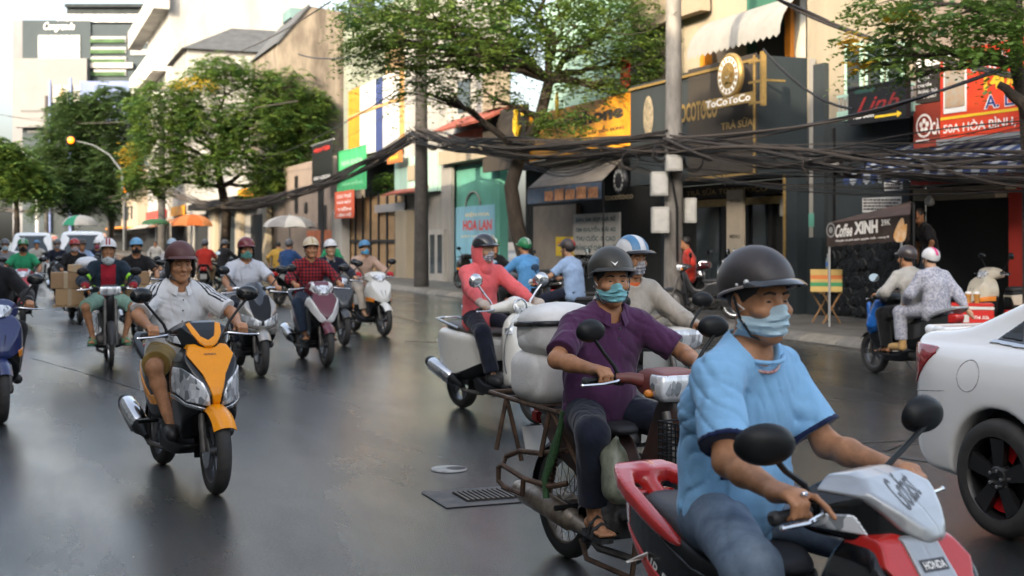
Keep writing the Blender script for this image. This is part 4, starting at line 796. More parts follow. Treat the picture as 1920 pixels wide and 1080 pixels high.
MB().box(-.3, .3, -.2, .1, 4.3, 5.2).build('housing', M['metal'], ts); MB().ball((0, -.2, 4.95), (.2, .08, .2), 10).build('signal_light', MATS['amber_light'], ts)
lp2 = thing('street_lamp', 'pale lamp post with bent arm at the street end', 'lamp', AT(68, 465, 130)); o_ = AT(68, 465, 130); b = MB(); b.tube([AT(x, y, 130)-o_ for x, y in ((70, 465), (70, 330), (64, 300), (45, 285), (18, 280))], [.2, .17, .15, .12, .1], 7); b.build('arm', mat('pale_lamp', (.5, .51, .52), .5), lp2); MB().ball(AT(12, 281, 130)-o_, (.7, .3, .2), 10).build('lantern', M['plastic_w'], lp2)
# ---------------------------------------------------------------- cables
M_cab = [mat('black_cable', (.012, .012, .013), .5), mat('dusty_cable', (.045, .038, .034), .8), mat('brown_cable', (.07, .055, .045), .85)]
def span(lb, p, q, sag, n, spread, r=.02, seed=0, name='cable_bundle', twist=2.):
    rg = random.Random(seed); p, q = Vector(p), Vector(q); c = (p+q)/2; t = thing(name, lb, 'cables', c, 0, 'overhead cable bundles')
    L_ = (q-p); s_ = L_.cross(Vector((0, 0, 1))).normalized()
    if n > 3: n, r = int(n*1.35), r*.72
    for i in range(n):
        a0, a1 = rg.uniform(0, 6.3), rg.uniform(0, 6.3); r0, r1, rm = [spread*math.sqrt(rg.random()) for _ in range(3)]; sg = sag*rg.uniform(.85, 1.2); ph = rg.uniform(0, 6.3); pts = []
        for k in range(17):
            x = k/16; rr_ = r0*(1-x)**2+2*rm*x*(1-x)+r1*x*x; an = a0+(a1-a0)*x+twist*math.sin(x*3+ph)
            o = s_*math.cos(an)*rr_+Vector((0, 0, 1))*math.sin(an)*rr_; pts.append(p.lerp(q, x)+o-Vector((0, 0, 4*sg*x*(1-x)))-c)
        b = MB(); b.tube(pts, r*rg.choice((.35, .45, .6, .8, 1., 1.3, 1.7)), 5, cap=False); b.build('cable', rg.choice(M_cab), t)
    return t
k1 = AT(1262, 268, P1.y-.1); k2 = AT(775, 252, P2.y-.2); k3 = AT(303, 350, 100.)
km = AT(545, 365, 62)
span('thick tangled cable bundle between the two near poles', k1, k2, .28, 22, .30, .03, 2)
kr_ = AT(1960, 318, 16.5)
span('tangled cable bundle running past the red billboard', kr_, k1, .1, 24, .26, .02, 3)
span('loose upper cables sweeping down to the concrete pole', AT(1960, 230, 16.5), AT(1262, 275, P1.y-.1), .25, 6, .2, .012, 13)
span('sagging drooping cables below the near bundle', AT(1960, 335, 16.8), AT(1150, 300, 29), .25, 9, .22, .011, 14)
span('dusty cable bundle sloping from the dark pole past the gate', k2, km, .3, 18, .24, .032, 4)
span('dusty cable bundle rising toward the far trees', km, k3, .9, 16, .3, .04, 5)
span('far cable bundle crossing in front of the trees', k3, AT(0, 392, 150), .8, 8, .35, .05, 6)
span('thin wires looping below the stall awning', AT(930, 285, 37), AT(1180, 285, 30), .5, 7, .15, .012, 15)
for i, (a_, c_, sg) in enumerate((((620, 0, 36), (400, 110, 90), .3), ((560, 100, 60), (785, 40, 41), .6), ((300, 190, 100), (0, 215, 150), 1.), ((790, 175, 41.8), (430, 330, 80), .6), ((800, 130, 41.8), (470, 300, 80), .5), ((1440, -10, 22), (1930, 150, 19), .15), ((790, 210, 41.8), (1262, 90, 26), .4), ((1265, 20, 25.8), (1150, 60, 30), .2), ((1700, 20, 18), (1930, 90, 17), .1), ((1262, 255, 25.8), (1700, 180, 20), .3), ((1262, 262, 25.8), (1880, 135, 18), .25), ((1430, 95, 24), (1600, 200, 22), .25), ((0, 215, 150), (560, 190, 70), 1.))):
    span(['thin wire rising over the gable house', 'wire from the gable to the dark pole', 'wire across the far treetops', 'service wire down to the bushy tree', 'second service wire toward the bushy tree', 'thick wire over the sand coloured wall', 'wire strung between the dark pole and the concrete pole', 'short wire above the big tree', 'wire through the branches over the billboard', 'wire under the arrow sign', 'wire crossing the billboard corner', 'wire from the star sign to the arrow sign', 'long wire across the left treetops'][i], AT(*a_), AT(*c_), sg, 1 if i not in (5, 10) else 3, .05, .014 if a_[2] < 50 else .03, 20+i, 'overhead_wire')
for i, (x, y, r_) in enumerate(((1300, 300, .20), (1238, 285, .16), (1330, 285, .14), (812, 268, .2), (1180, 300, .17), (1600, 305, .2))):
    d = P1.y-.35 if x > 1100 and x < 1500 else (P2.y-.4 if x < 1100 else 20.5); t = thing('cable_coil', ['black cable coil right of the concrete pole', 'small cable coil left of the concrete pole', 'thin cable coil above the tea shop door', 'cable coil on the dark pole', 'cable coil hanging before the round black sign', 'cable coil hung below the arrow sign'][i], 'cables', AT(x, y, d), 0, 'spare cable coils')
    for k in range(5):
        a0 = random.uniform(0, 6); b = MB(); b.tube([(r_*random.uniform(.97, 1.03)*math.cos(a)*(.9+.03*k), .02*k-.04+.02*math.sin(a+a0), r_*math.sin(a)*random.uniform(.97, 1.03)-.01*k) for a in [2*math.pi*j/18 for j in range(19)]], .010, 5); b.build('loop', M_cab[k % 3], t)
for i, (x, lb) in enumerate(((1230, 'loose cable end dangling just left of the meter boxes'), (1345, 'loose cable end dangling before the tea shop menu panel'), (1500, 'loose cable end dangling before the dark tea shop corner'), (1655, 'loose cable end dangling below the arrow sign'), (1830, 'loose cable end dangling below the red billboard'))):
    d = 26 if x < 1400 else 21; pts = [AT(x, 288, d)]
    for k in range(4): pts.append(pts[-1]+Vector((random.uniform(-.12, .12), random.uniform(-.05, .05), -random.uniform(.08, .22))))
    o = thing('loose_cable', lb, 'cables', pts[0], 0, 'loose cable ends'); MB().tube([p-pts[0] for p in pts], random.uniform(.006, .014), 5).build('cable', M_cab[i % 3], o)
# ---------------------------------------------------------------- drain grate
gr = thing('drain_grate', 'rusty iron drain grate set in the wet road behind the old motorbike', 'drain', G(925, 930), RZ)
P_ = [Vector(UV(G(*q)))-Vector(UV(G(925, 930))) for q in ((832, 908), (1030, 905))]
MB().box(-.26, .26, -.40, .40, .004, .007).build('plate', mat('rusty_plate', (.075, .062, .052), .5, var=(6, .5, (.03, .028, .026))), gr)
MB().box(-.15, .15, -.23, .23, .0075, .009).build('pit_shade', mat('pit_shade_black', (.004, .004, .004), .9), gr)  # flat black sheet painted for the unlit depth under the bars
bar = MB().box(-.145, .145, -.009, .009, .010, .020).mesh('bar', mat('rusty_iron', (.10, .085, .07), .45, .4, var=(12, .5)), 0)
for i in range(14): inst('bar', bar, gr, (0, -.215+i*.033, 0))
vc = thing('valve_cover', 'small pale and black valve cover in the road', 'cover', G(842, 881)); MB().lathe([(.13, .004), (.125, .012), (.0, .013)], (0, 0, 0), n=18).build('rim', mat('worn_white', (.45, .44, .42), .4, var=(9, .5)), vc); MB().lathe([(.07, .014), (.0, .016)], (.05, 0, 0), n=14).build('lid', M['blackb'], vc)
# ================================================================ PEOPLE
def vec(*a): return np.array(a, float)
def nrm(a): return a/max(np.linalg.norm(a), 1e-9)
def ik(a, w, l1, l2, hint):
    d = w-a; L_ = np.linalg.norm(d); L2 = min(L_, (l1+l2)*.995); u = d/max(L_, 1e-9); w2 = a+u*L2
    x = (l1*l1-l2*l2+L2*L2)/(2*L2); h = math.sqrt(max(l1*l1-x*x, 0)); p = hint-u*(hint@u); return a+u*x+nrm(p)*h, w2
def skin_mat(i):
    return mat('skin_%d' % i, [(.46, .25, .145), (.49, .235, .12), (.54, .32, .20)][i], .48, var=(18, .34), bump=(140, .22, .002), spec=.38)
def folds(amp, s, k=1., dr=0):
    """drape: one family of long folds that wander, patchy in strength"""
    def f(X, Y, Z):
        m = .5+.5*np.sin(5*k*X+7*k*Z-6*k*Y+s*2)
        w = 2.2*np.sin(5.2*k*Z+3*k*Y+s)+1.3*np.sin(8*k*Y-6*k*Z+4*k*X+s*3)+.7*np.sin(13*k*X+11*k*Z+s)
        a = np.sin(k*(13*Y+9*X+5*Z)+w+s); b = np.sin(k*(19*Y-16*X+13*Z)+1.3*w+2*s); return amp*((.35+.65*m)*(.85*(1-np.abs(a))**3-.2)+(1-m)*.6*(1-np.abs(b))**3)
    return f
class Pose: pass
def solve(hip=(-.28, 0, .86), lean=8, grips=((.26, .33, 1.02), (.26, -.33, 1.02)), feet=((.16, .15, .40), (.16, -.15, .40)), yaw=0, pitch=0, roll=0, knee=.25, elbow=(-.3, .8, -.6), sc=1., hands=True, slouch=.02, twist=0., grip_hands=True):
    P = Pose(); P.sc = sc; t = R(lean); H = vec(*hip); T = vec(math.sin(t), 0, math.cos(t)); Fw = vec(math.cos(t), 0, -math.sin(t))
    P.H, P.T, P.F = H, T, Fw; P.W = H+T*.17*sc-Fw*slouch; P.C = H+T*.32*sc-Fw*slouch*.6; P.U = H+T*.42*sc; P.N = H+T*.485*sc+Fw*.025
    P.hc = P.N+vec(.03+.03*math.sin(t), 0, .175*sc); P.yaw, P.pitch, P.roll = yaw, pitch, roll
    tw = vec(math.cos(R(twist)), math.sin(R(twist)), 0)
    P.arm = []; P.leg = []
    for i, sg in enumerate((1, -1)):
        S = P.U+T*.012+Fw*.015+vec(-math.sin(R(twist))*.18*sg, sg*.178*sc*math.cos(R(twist)), 0)
        g = vec(*grips[i]); off = vec(-.062, sg*.0, .030) if grip_hands else vec(0, 0, 0); wr = g+off
        E, Wp = ik(S, wr, .275*sc, .25*sc, vec(elbow[0], sg*elbow[1], elbow[2])); P.arm.append((S, E, Wp, g))
        J = H+vec(.0, sg*.09*sc, .0); f = vec(*feet[i])
        K, An = ik(J, f, .42*sc, .405*sc, vec(.8, sg*knee, .5)); P.leg.append((J, K, An))
    P.gh = grip_hands; return P
def hmat(P):
    return Matrix.Translation(Vector(P.hc)) @ Matrix.Rotation(R(P.yaw), 4, 'Z') @ Matrix.Rotation(R(P.pitch), 4, 'Y') @ Matrix.Rotation(R(P.roll), 4, 'X')
def head_field(f, Mh, face=True, s=1.):
    Rm = np.array(Mh.to_3x3()); c0 = np.array(Mh.translation); inv = Rm.T
    def w(*p): return c0+Rm@vec(*p)*s
    def E(c, r, k=.02, op='u'): f.ell(w(*c), [x*s for x in r], k, inv, op)
    def Cn(a, b, ra, rb, k=.015, op='u'): f.cone(w(*a), w(*b), ra*s, rb*s, k, op=op)
    E((-.012, 0, .032), (.098, .078, .09)); E((.03, 0, -.035), (.063, .063, .082), .03)
    for q in (-1, 1): Cn((.0, q*.05, -.06), (.066, q*.012, -.105), .022, .02, .03)
    Cn((.045, 0, -.1), (.072, 0, -.1), .024, .019, .02)
    if face:
        for q in (-1, 1):
            Cn((.078, q*.042, .020), (.086, q*.016, .018), .011, .010, .012); E((.097, q*.032, -.001), (.016, .017, .011), .012, 'd'); E((.0755, q*.031, -.002), (.012, .0135, .0115), .004)
            Cn((.078, q*.045, -.03), (.066, q*.055, -.03), .018, .016, .02); E((.098, q*.014, -.041), (.010, .008, .008), .008); E((-.008, q*.079, -.008), (.018, .010, .031), .008); E((.0, q*.088, -.006), (.009, .006, .016), .006, 'd')
        Cn((.088, 0, .008), (.112, 0, -.034), .008, .0125, .01)
        E((.089, 0, -.066), (.013, .024, .0065), .005); E((.087, 0, -.078), (.013, .02, .0075), .005); Cn((.099, -.016, -.0722), (.099, .016, -.0722), .0022, .0022, .004, 'd')
def body_field(P, h, fat=1., face=True, bare_feet=True, fingers=True, point=False):
    s = P.sc; pts = [P.H, P.hc]+[q for a in P.arm for q in a]+[q for a in P.leg for q in a]
    lo = np.min(pts, 0)-.22; hi = np.max(pts, 0)+.22; f = Field(lo, hi, h)
    torso(f, P, fat, -.012)
    f.cone(P.N-vec(.01, 0, .03), P.hc+vec(-.018, 0, -.05), .060*s, .054*s, .03); head_field(f, hmat(P), face, s)
    for i, (S, E, Wp, g) in enumerate(P.arm):
        sg = 1 if i == 0 else -1
        f.cone(S, S, .054, .054, .05); f.cone(S, E, .047, .037, .02); mid = Wp*.35+E*.65; f.cone(E, mid, .037, .040, .03); f.cone(mid, Wp, .039, .026, .02)
        hand(f, P, g, Wp, sg, h, fingers, point and sg < 0)
    for i, (J, K, An) in enumerate(P.leg):
        sg = 1 if i == 0 else -1
        f.cone(J, K, .085, .054, .04); c = An*.3+K*.7-nrm(An-K)*0+vec(-.02, 0, 0); f.cone(K, c, .052, .054, .03); f.cone(c, An, .052, .033, .02)
        if bare_feet:
            d = vec(1, sg*.18, 0); hl = An+vec(-.03, 0, -.045); f.cone(hl, hl, .032, .032, .02); f.cone(An+vec(.02, 0, -.03), An+d*.12+vec(0, 0, -.058), .034, .022, .02)
            for j in range(5): y = (j-2)*.017; b = An+d*.125+vec(0, sg*y*1., -.06); f.cone(b-vec(.02, 0, 0), b+vec(.045-abs(j-(1 if sg > 0 else 1))*.004, 0, -.004), .0105, .0095, .008)
    return f
def hand(f, P, g, Wp, sg, h, fingers=True, point=False):
    if not P.gh:
        d = nrm(g-Wp) if np.linalg.norm(g-Wp) > .01 else vec(0, 0, -1); f.cone(Wp, Wp+d*.08, .028, .03, .02); f.cone(Wp+d*.08, Wp+d*.15, .024, .014, .02); return
    kn = g+vec(.012, 0, .040)
    for j in range(4):                                       # palm as a fan of four rays, then bent fingers round the grip
        y = (j-1.5)*.0195; b = kn+vec(-.004*abs(j-1.2), y, -.003*abs(j-1.2)); f.cone(Wp+vec(0, y*.45, 0), b, .021, .0135, .014)
        if not fingers: continue
        if point and j == 3: a1 = b+vec(.040, .006, -.002); a2 = a1+vec(.034, .008, -.022); a3 = a2+vec(.02, .004, -.02)
        else: a1 = b+vec(.031, 0, -.019); a2 = a1+vec(-.004, 0, -.030); a3 = a2+vec(-.022, 0, -.012)
        r = .0098-.0006*abs(j-1.5); f.cone(b, a1, r+.0008, r, .006); f.cone(a1, a2, r, r-.0008, .004); f.cone(a2, a3, r-.0008, r-.0016, .004)
    if not fingers: f.cone(kn, kn+vec(.03, 0, -.03), .03, .025, .02)
    t0 = Wp+vec(.02, -sg*.022, -.01); t1 = g+vec(-.018, -sg*.043, -.004); t2 = g+vec(.012, -sg*.046, -.022); f.cone(t0, t1, .016, .012, .012); f.cone(t1, t2, .0115, .009, .004)
def torso(f, P, fat=1., g=0., fn=None, k=.05, belly=0.):
    s = P.sc
    f.cone(P.H-P.T*.02, P.W, (.108*fat+g)*s, (.104*fat+g)*s, k, .64, fn=fn); f.cone(P.W, P.C, (.104*fat+g)*s, (.112*fat+g)*s, k, .66, fn=fn); f.cone(P.C, P.U-P.T*.02, (.112*fat+g)*s, (.088+g)*s, k, .60, fn=fn)
    if belly: f.ell(P.H+P.T*.12+P.F*.035, (.13*belly, .15*belly, .15), k)
    f.cone(P.N+P.T*.035, P.N+P.T*.0, .050+g*.6, .06+g*.6, .04)
    for i in (0, 1): f.cone(P.N+P.T*.015-P.F*.012, P.arm[i][0], .050+g, .052+g, .045, fn=fn)
def shirt_field(P, h, fat, sleeve=.62, loose=.014, seed=1., amp=.006, hem=.05, neck=.075, neck_drop=.0, belly=0., hem_drop=.06, open_neck=True):
    pts = [P.H-P.T*(hem_drop+.06), P.N+P.T*.1]+[a[0] for a in P.arm]+[a[1] for a in P.arm]+([a[2] for a in P.arm] if sleeve > 1 else [])
    f = Field(np.min(pts, 0)-.24, np.max(pts, 0)+.2, h); fn = folds(amp, seed, 2.1)
    f.cone(P.H-P.T*hem_drop, P.H+P.T*.05, .128*fat, .122*fat, .05, .64, fn=fn); torso(f, P, fat, loose, fn, belly=belly)
    for i, (S, E, Wp, g) in enumerate(P.arm):
        ax = nrm(E-S)
        if sleeve <= 1:
            e = S+(E-S)*min(1.15, sleeve+.3); cut = [(S+(E-S)*sleeve, ax)]
            f.cone(S+vec(0, 0, -.008), e, .053+loose*.9, .056+loose*1.1, .035, cuts=cut, fn=fn)
        else:
            mid = Wp*.4+E*.6; e = E+(Wp-E)*(min(sleeve, 2)-1); f.cone(S, E, .058+loose, .050+loose, .035, fn=fn); f.cone(E, mid, .050+loose, .050+loose*.8, .03, fn=fn); f.cone(mid, e, .049+loose*.8, .036+loose*.4, .02, fn=fn)
    if open_neck: f.ell(P.N+P.T*.06+P.F*(.03+neck_drop), (neck*1.0, neck*.95, .075+neck_drop), .012, op='d'); f.cone(P.N+P.T*.03, P.hc, .066, .07, .012, op='d')
    return f
def pants_field(P, h, length=1., fat=1., loose=.014, seed=2., amp=.006):
    pts = [P.H+vec(0, 0, .16)]+[q for a in P.leg for q in a]
    f = Field(np.min(pts, 0)-.24, np.max(pts, 0)+.24, h); fn = folds(amp, seed, 1.)
    f.cone(P.H-P.T*.02-P.F*.01, P.H+P.T*.06, .122*fat, .112*fat, .05, .62, fn=fn)
    for J, K, An in P.leg:
        if length < 1:
            e = J+(K-J)*(length+.2); f.cone(J, e, .096*fat+loose, .072+loose*1.6, .05, fn=fn, cuts=[(J+(K-J)*length, nrm(K-J))])
        else:
            L_ = length-1; e = K+(An-K)*min(1.15, L_+.15); f.cone(J, K, .086*fat+loose, .064+loose, .05, fn=fn); f.cone(K, e, .068+loose, .049+loose*1.6, .03, fn=fn, cuts=[(K+(An-K)*L_, nrm(An-K))])
    return f
def helm_pt(p, a, k=1., c=(-.014, 0, .047), r=(.130, .109, .116)):
    return (c[0]+r[0]*k*math.sin(p)*math.cos(a), c[1]+r[1]*k*math.sin(p)*math.sin(a), c[2]+r[2]*k*math.cos(p))
def helmet(par, Mh, style, m, stripes=None, pads=False, visor=.065, strap=True, s=1., trim=None, rivets=False, vis_m=None):
    """style: half / deep (long back) / army (flared rim with ear bulge) / cap"""
    def edge(a):
        c = (1+math.cos(a))/2
        if style == 'half': return R(84)*c+R(119)*(1-c)
        if style == 'deep': return R(84)*c+R(124)*(1-c)
        if style == 'army': return R(84)*c+R(114)*(1-c)+R(9)*math.exp(-((abs(a)-1.75)/.42)**2)
        return R(80)*c+R(96)*(1-c)
    n = 36; AZ = [2*math.pi*j/n-math.pi for j in range(n)]; rows = []
    for i in range(1, 15):
        t = i/14; rows.append([helm_pt(t*edge(a), a, 1+(.045*max(0, t-.8)/.2 if style == 'army' else 0)+(.06*math.exp(-((abs(a)-1.7)/.4)**2)*math.exp(-((t-.72)/.16)**2) if style == 'army' else 0)) for a in AZ])
    rows.append([helm_pt(edge(a)*1.01, a, .93) for a in AZ]); rows.append([helm_pt(edge(a)*.9, a, .88) for a in AZ])
    b = MB(); b.grid(rows, True); b.add([r for r in rows[0]], [tuple(range(n))])
    o = b.build('helmet', m, par, smooth=60); M_ = Mh @ Matrix.Scale(s, 4); o.matrix_local = M_
    def sub(b_, nm, m_, **k): q = b_.build(nm, m_, o, **k); return q
    if visor:
        rr = []
        for j in range(25):
            a = R(-62)+R(124)*j/24; p = edge(a); x, y, z = helm_pt(p*.97, a, 1.01); L_ = visor*max(0, math.cos(a*1.42))**.55; rr.append([(x+math.cos(a*.75)*L_*q, y+math.sin(a*.75)*L_*q*.6, z+.004-.012*q*q*(1 if style != 'cap' else .4)+.006*math.sin(q*3)) for q in (0, .35, .7, 1)])
        sub(MB().grid(rr), 'visor', vis_m or m, solid=.005)
    if style in ('half', 'army'):
        sub(MB().tube([helm_pt(edge(a)*.995, a, 1.012 if style == 'half' else 1.05) for a in AZ+AZ[:1]], .0045, 6), 'rim', trim or M['blackb'])
    if stripes:
        for off, w_, mm in stripes:
            rr = []
            for j in range(19):
                t = R(-78)+R(165)*j/18; y0 = off
                rr.append([(-.014-.1325*math.sin(t)*math.sqrt(max(0, 1-((y0+q*w_)/.109)**2)), y0+q*w_, .047+.1185*math.cos(t)*math.sqrt(max(0, 1-((y0+q*w_)/.113)**2))) for q in (-.5, 0, .5)])
            sub(MB().grid(rr), 'stripe', mm, solid=.0)
    if rivets:
        for sg in (-1, 1):
            sub(MB().ball(helm_pt(edge(1.0)*.93, sg*1.0, 1.01), .0085, 10), 'rivet', M['plastic_w'])
            sub(MB().ball(helm_pt(edge(1.25)*.94, sg*1.25, 1.01), .005, 8), 'rivet', M['plastic_w'])
    if pads:
        for sg in (-1, 1): q = MB(); q.ball((.005, sg*.090, -.040), (.048, .018, .068), 14); sub(q, 'ear_pad', mat('black_padding', (.012, .012, .012), .9))
    if strap:
        for sg in (-1, 1): sub(MB().tube([(.0, sg*.093, .01), (.018, sg*.084, -.05), (.045, sg*.060, -.105), (.062, 0, -.128)], .0045, 6), 'strap', M['blackb'])
    return o
def face_mask(par, Mh, m, s=1., pleats=True, low=0., loops=True):
    rows = []
    for i in range(13):
        t = i/12; z = -.020-t*.104; row = []
        for j in range(17):
            q = (j-8)/8; w_ = .072*(.80+.34*math.sin(math.pi*min(1, .12+t*.85))); y = q*w_; nose = .020*math.exp(-(q/.25)**2)*math.exp(-((t-.18)/.24)**2)
            x = .098+.022*math.sin(math.pi*min(1, t*.9+.12))+nose-.115*abs(q)**2.1-(.03*(t-.8)/.2 if t > .8 else 0)+(.0075*math.sin(t*28+.9*math.sin(q*5)) if pleats else 0)+.002*math.sin(9*q+14*t)
            row.append((x, y, z-low+.014*math.exp(-(q/.3)**2)*(1-t)-.012*abs(q)**2*(1-2*t)))
        rows.append(row)
    o = MB().grid(rows).build('face_mask', m, par, smooth=70, solid=.004); o.matrix_local = Mh @ Matrix.Scale(s, 4)
    if loops:
        for sg in (-1, 1):
            for k in (1, 10): a = rows[k][0 if sg < 0 else 16]; MB().tube([a, (.035, sg*.080, (a[2]-.004)*.6-low*.4), (-.012, sg*.086, -.004 if k == 1 else -.034)], .0022, 5).build('ear_loop', M['plastic_w'], o)
    return o
def shell(name, f, par, m, reg, lo=None, hi=None, h=None, th=.004):    # a patch lying on a field's surface
    sl = f.sub(lo, hi) if lo is not None else (slice(None),)*3
    X, Y, Z = f.P(sl); d = f.d[sl]; e = np.maximum(np.maximum(d-th, -(d+.02)), reg(X, Y, Z))
    o = np.array([f.ax[i][sl[i]][0] for i in range(3)]); V, F = nets(np.broadcast_to(e, d.shape).astype(np.float32), o, f.h)
    return link(bpy.data.objects.new(name, arr_mesh(name, (V, F), m)), par)
HAIR = mat('black_hair', (.012, .010, .009), .55)
def person(label, loc, rz, P, shirt, pants, h=.012, fat=1., skin=0, sleeve=.62, plen=2., helm=None, mask=None, shoes='sandal', shoe_m=None, collar=None, hair=True, face=True, belly=0., loose=.014, amp=.007, group=None, hood=None, point=False, neck_drop=.0, fingers=True, hem=.06, eyes=True, open_neck=True, extras=None, mask_low=0., gloves=None):
    t = thing('person', label, 'person', loc, rz, group); sk = skin_mat(skin); seed = (hash(label) % 97)/7.
    seed = (sum(map(ord, label)) % 97)/7.
    f = body_field(P, h, fat*.97, face, shoes in ('sandal', 'bare'), fingers, point); field_obj('body', f, sk, t)
    sf = None
    if shirt is not None:
        sf = shirt_field(P, h, fat, sleeve, loose, seed, amp, neck_drop=neck_drop, belly=belly, hem_drop=hem, open_neck=open_neck); so = field_obj('shirt', sf, shirt, t)
    if pants is not None: field_obj('shorts' if plen < 1.4 else 'trousers', pants_field(P, h, plen, fat, .012, seed+3, amp*.8), pants, t)
    Mh = hmat(P); s = P.sc
    if hair:
        def hf(X, Y, Z): return np.maximum(np.maximum(d_ell(X, Y, Z, vec(-.016, 0, .03), (.104, .083, .096)), X-.055-.35*Z), -.062-Z+.35*X)
        key = '_hair_%d' % (h*1000)
        if key not in MATS: MATS[key] = sdf_mesh('hair', hf, (-.13, -.1, -.1), (.1, .1, .14), .009, HAIR)
        o = link(bpy.data.objects.new('hair', MATS[key]), t); o.matrix_local = Mh @ Matrix.Scale(s, 4)
    if eyes and face:
        for sg in (-1, 1):
            o = MB().ball((.0855, sg*.031, -.0015), (.0035, .0095, .0038), 10).build('eye', mat('dark_eye', (.015, .010, .008), .15), t); o.matrix_local = Mh @ Matrix.Scale(s, 4)
            o = MB().tube([(.083, sg*.050, .020), (.092, sg*.034, .0265), (.096, sg*.014, .022)], [.003, .0045, .004], 6).build('eyebrow', HAIR, t); o.matrix_local = Mh @ Matrix.Scale(s, 4)
    if helm: helmet(t, Mh, s=s, **helm)
    if mask: face_mask(t, Mh, mask, s, low=mask_low)
    if collar is not None:
        rows = []
        for j in range(25):
            a = R(24)+R(312)*j/24; ca, sa = math.cos(a), math.sin(a); c = P.N+P.T*.03; dz = -.035*max(0, ca)**2
            p = lambda r, z: c+P.F*(ca*r*1.02+.012)+vec(0, sa*r, 0)+P.T*(z+dz)
            rows.append([p(.062, -.03), p(.065, .012), p(.069, .015), p(.080, -.010), p(.089+.010*max(0, ca), -.034-.012*max(0, ca))])
        MB().grid(rows).build('collar', collar, t, smooth=70, solid=.004)
    if hood is not None:
        c = P.N+P.T*.03
        def hd(X, Y, Z):
            Rm = np.array(Mh.to_3x3()); hc = np.array(Mh.translation)
            d = d_ell(X, Y, Z, hc+Rm@vec(-.035, 0, -.01), (.115, .104, .135), Rm.T); d = smin(d, d_cone(X, Y, Z, P.N+P.T*.0, P.N+P.T*.05, .095, .088), .06)
            op = d_ell(X, Y, Z, hc+Rm@vec(.10, 0, -.015), (.125, .068, .095), Rm.T); return smax(d, -op, .012)
        me = sdf_mesh('hood', hd, np.array(P.hc)-.26, np.array(P.hc)+.2, .011, hood); link(bpy.data.objects.new('hood', me), t)
    for i, (J, K, An) in enumerate(P.leg):
        sg = 1 if i == 0 else -1; d = vec(1, sg*.18, 0)
        sm = shoe_m or mat('dark_rubber', (.015, .015, .016), .6)
        if shoes == 'sandal':
            b = MB(); b.prism(round_poly([(An[0]-.075, An[1]-.035), (An[0]+.06, An[1]-.042+sg*.02), (An[0]+.17, An[1]-.04+sg*.03), (An[0]+.185, An[1]+sg*.03), (An[0]+.17, An[1]+.045+sg*.03), (An[0]+.05, An[1]+.042+sg*.015), (An[0]-.07, An[1]+.035)], 2), 'z', An[2]-.10, An[2]-.078)
            b.tube([An+d*.10+vec(0, y, z) for y, z in ((-.048, -.085), (-.04, -.05), (0, -.028), (.04, -.05), (.048, -.085))], .012, 6).tube([An+d*.05+vec(0, y, z) for y, z in ((-.045, -.085), (-.04, -.035), (0, -.005), (.04, -.035), (.045, -.085))], .010, 6); b.build('sandal', sm, t)
        elif shoes == 'shoe':
            q = Field(An-.16, An+vec(.3, .16, .1), max(h*.8, .009)); q.cone(An+vec(-.02, 0, .02), An+vec(-.025, 0, -.045), .045, .042, .02); q.cone(An+vec(-.02, 0, -.04), An+d*.14+vec(0, 0, -.055), .044, .040, .02); q.cone(An+d*.06+vec(0, 0, -.04), An+d*.15+vec(0, 0, -.05), .044, .038, .02, cuts=[(An+vec(0, 0, -.1), (0, 0, -1))])
            field_obj('shoe', q, sm, t)
    if gloves is not None:
        for i, (S, E, Wp, g) in enumerate(P.arm):
            q = Field(np.minimum(Wp, g)-.12, np.maximum(Wp, g)+.12, .009); q.cone(Wp-nrm(Wp-E)*.06, Wp, .04, .036, .02); q.cone(Wp, g+vec(.0, 0, .03), .036, .045, .02); q.cone(g+vec(0, -.025, .03), g+vec(.0, .025, .03), .03, .03, .02); q.cone(g+vec(.02, -.028, .02), g+vec(.03, .028, .0), .02, .02, .02); field_obj('glove', q, gloves, t)
    if extras: extras(t, P, f, sf, Mh)
    return t
# ================================================================ MOTORBIKES (x forward, y left, z up)
CACHE = {}
def part(par, name, key, make, m, loc=None, rot=None):
    if key not in CACHE:
        me = make(); me.materials.clear(); me.materials.append(None); CACHE[key] = me
    o = bpy.data.objects.new(name, CACHE[key]); link(o, par); o.material_slots[0].link = 'OBJECT'; o.material_slots[0].material = m
    if loc is not None: o.location = loc
    if rot is not None: o.rotation_euler = rot
    return o
def hullf(side=None, fh=None, th=None, k=.04, h=.010, rnd=2, lo=None, hi=None, extra=None):
    side = round_poly(side, rnd) if side else None; fr = round_poly(mirror(fh), rnd) if fh else None
    tp = round_poly([(x, y) for x, y in th]+[(x, -y) for x, y in reversed(th) if abs(y) > 1e-6], rnd) if th else None
    xs = [p[0] for p in side]; zs_ = [p[1] for p in side]; ys = max([abs(p[0]) for p in fr] if fr else [abs(p[1]) for p in tp])
    f = Field((min(xs)-.03, -ys-.03, min(zs_)-.03), (max(xs)+.03, ys+.03, max(zs_)+.03), h)
    X, Y, Z = f.P(); d = hull(X, Y, Z, side, fr, tp, k)
    if extra: d = extra(X, Y, Z, d)
    f.d = np.broadcast_to(d, f.n).astype(np.float32).copy(); return f
FLD = {}
def fld(key, fn):
    if key not in FLD: FLD[key] = fn()
    return FLD[key]
def fmesh(name, f): return arr_mesh(name, f.arr(), [])
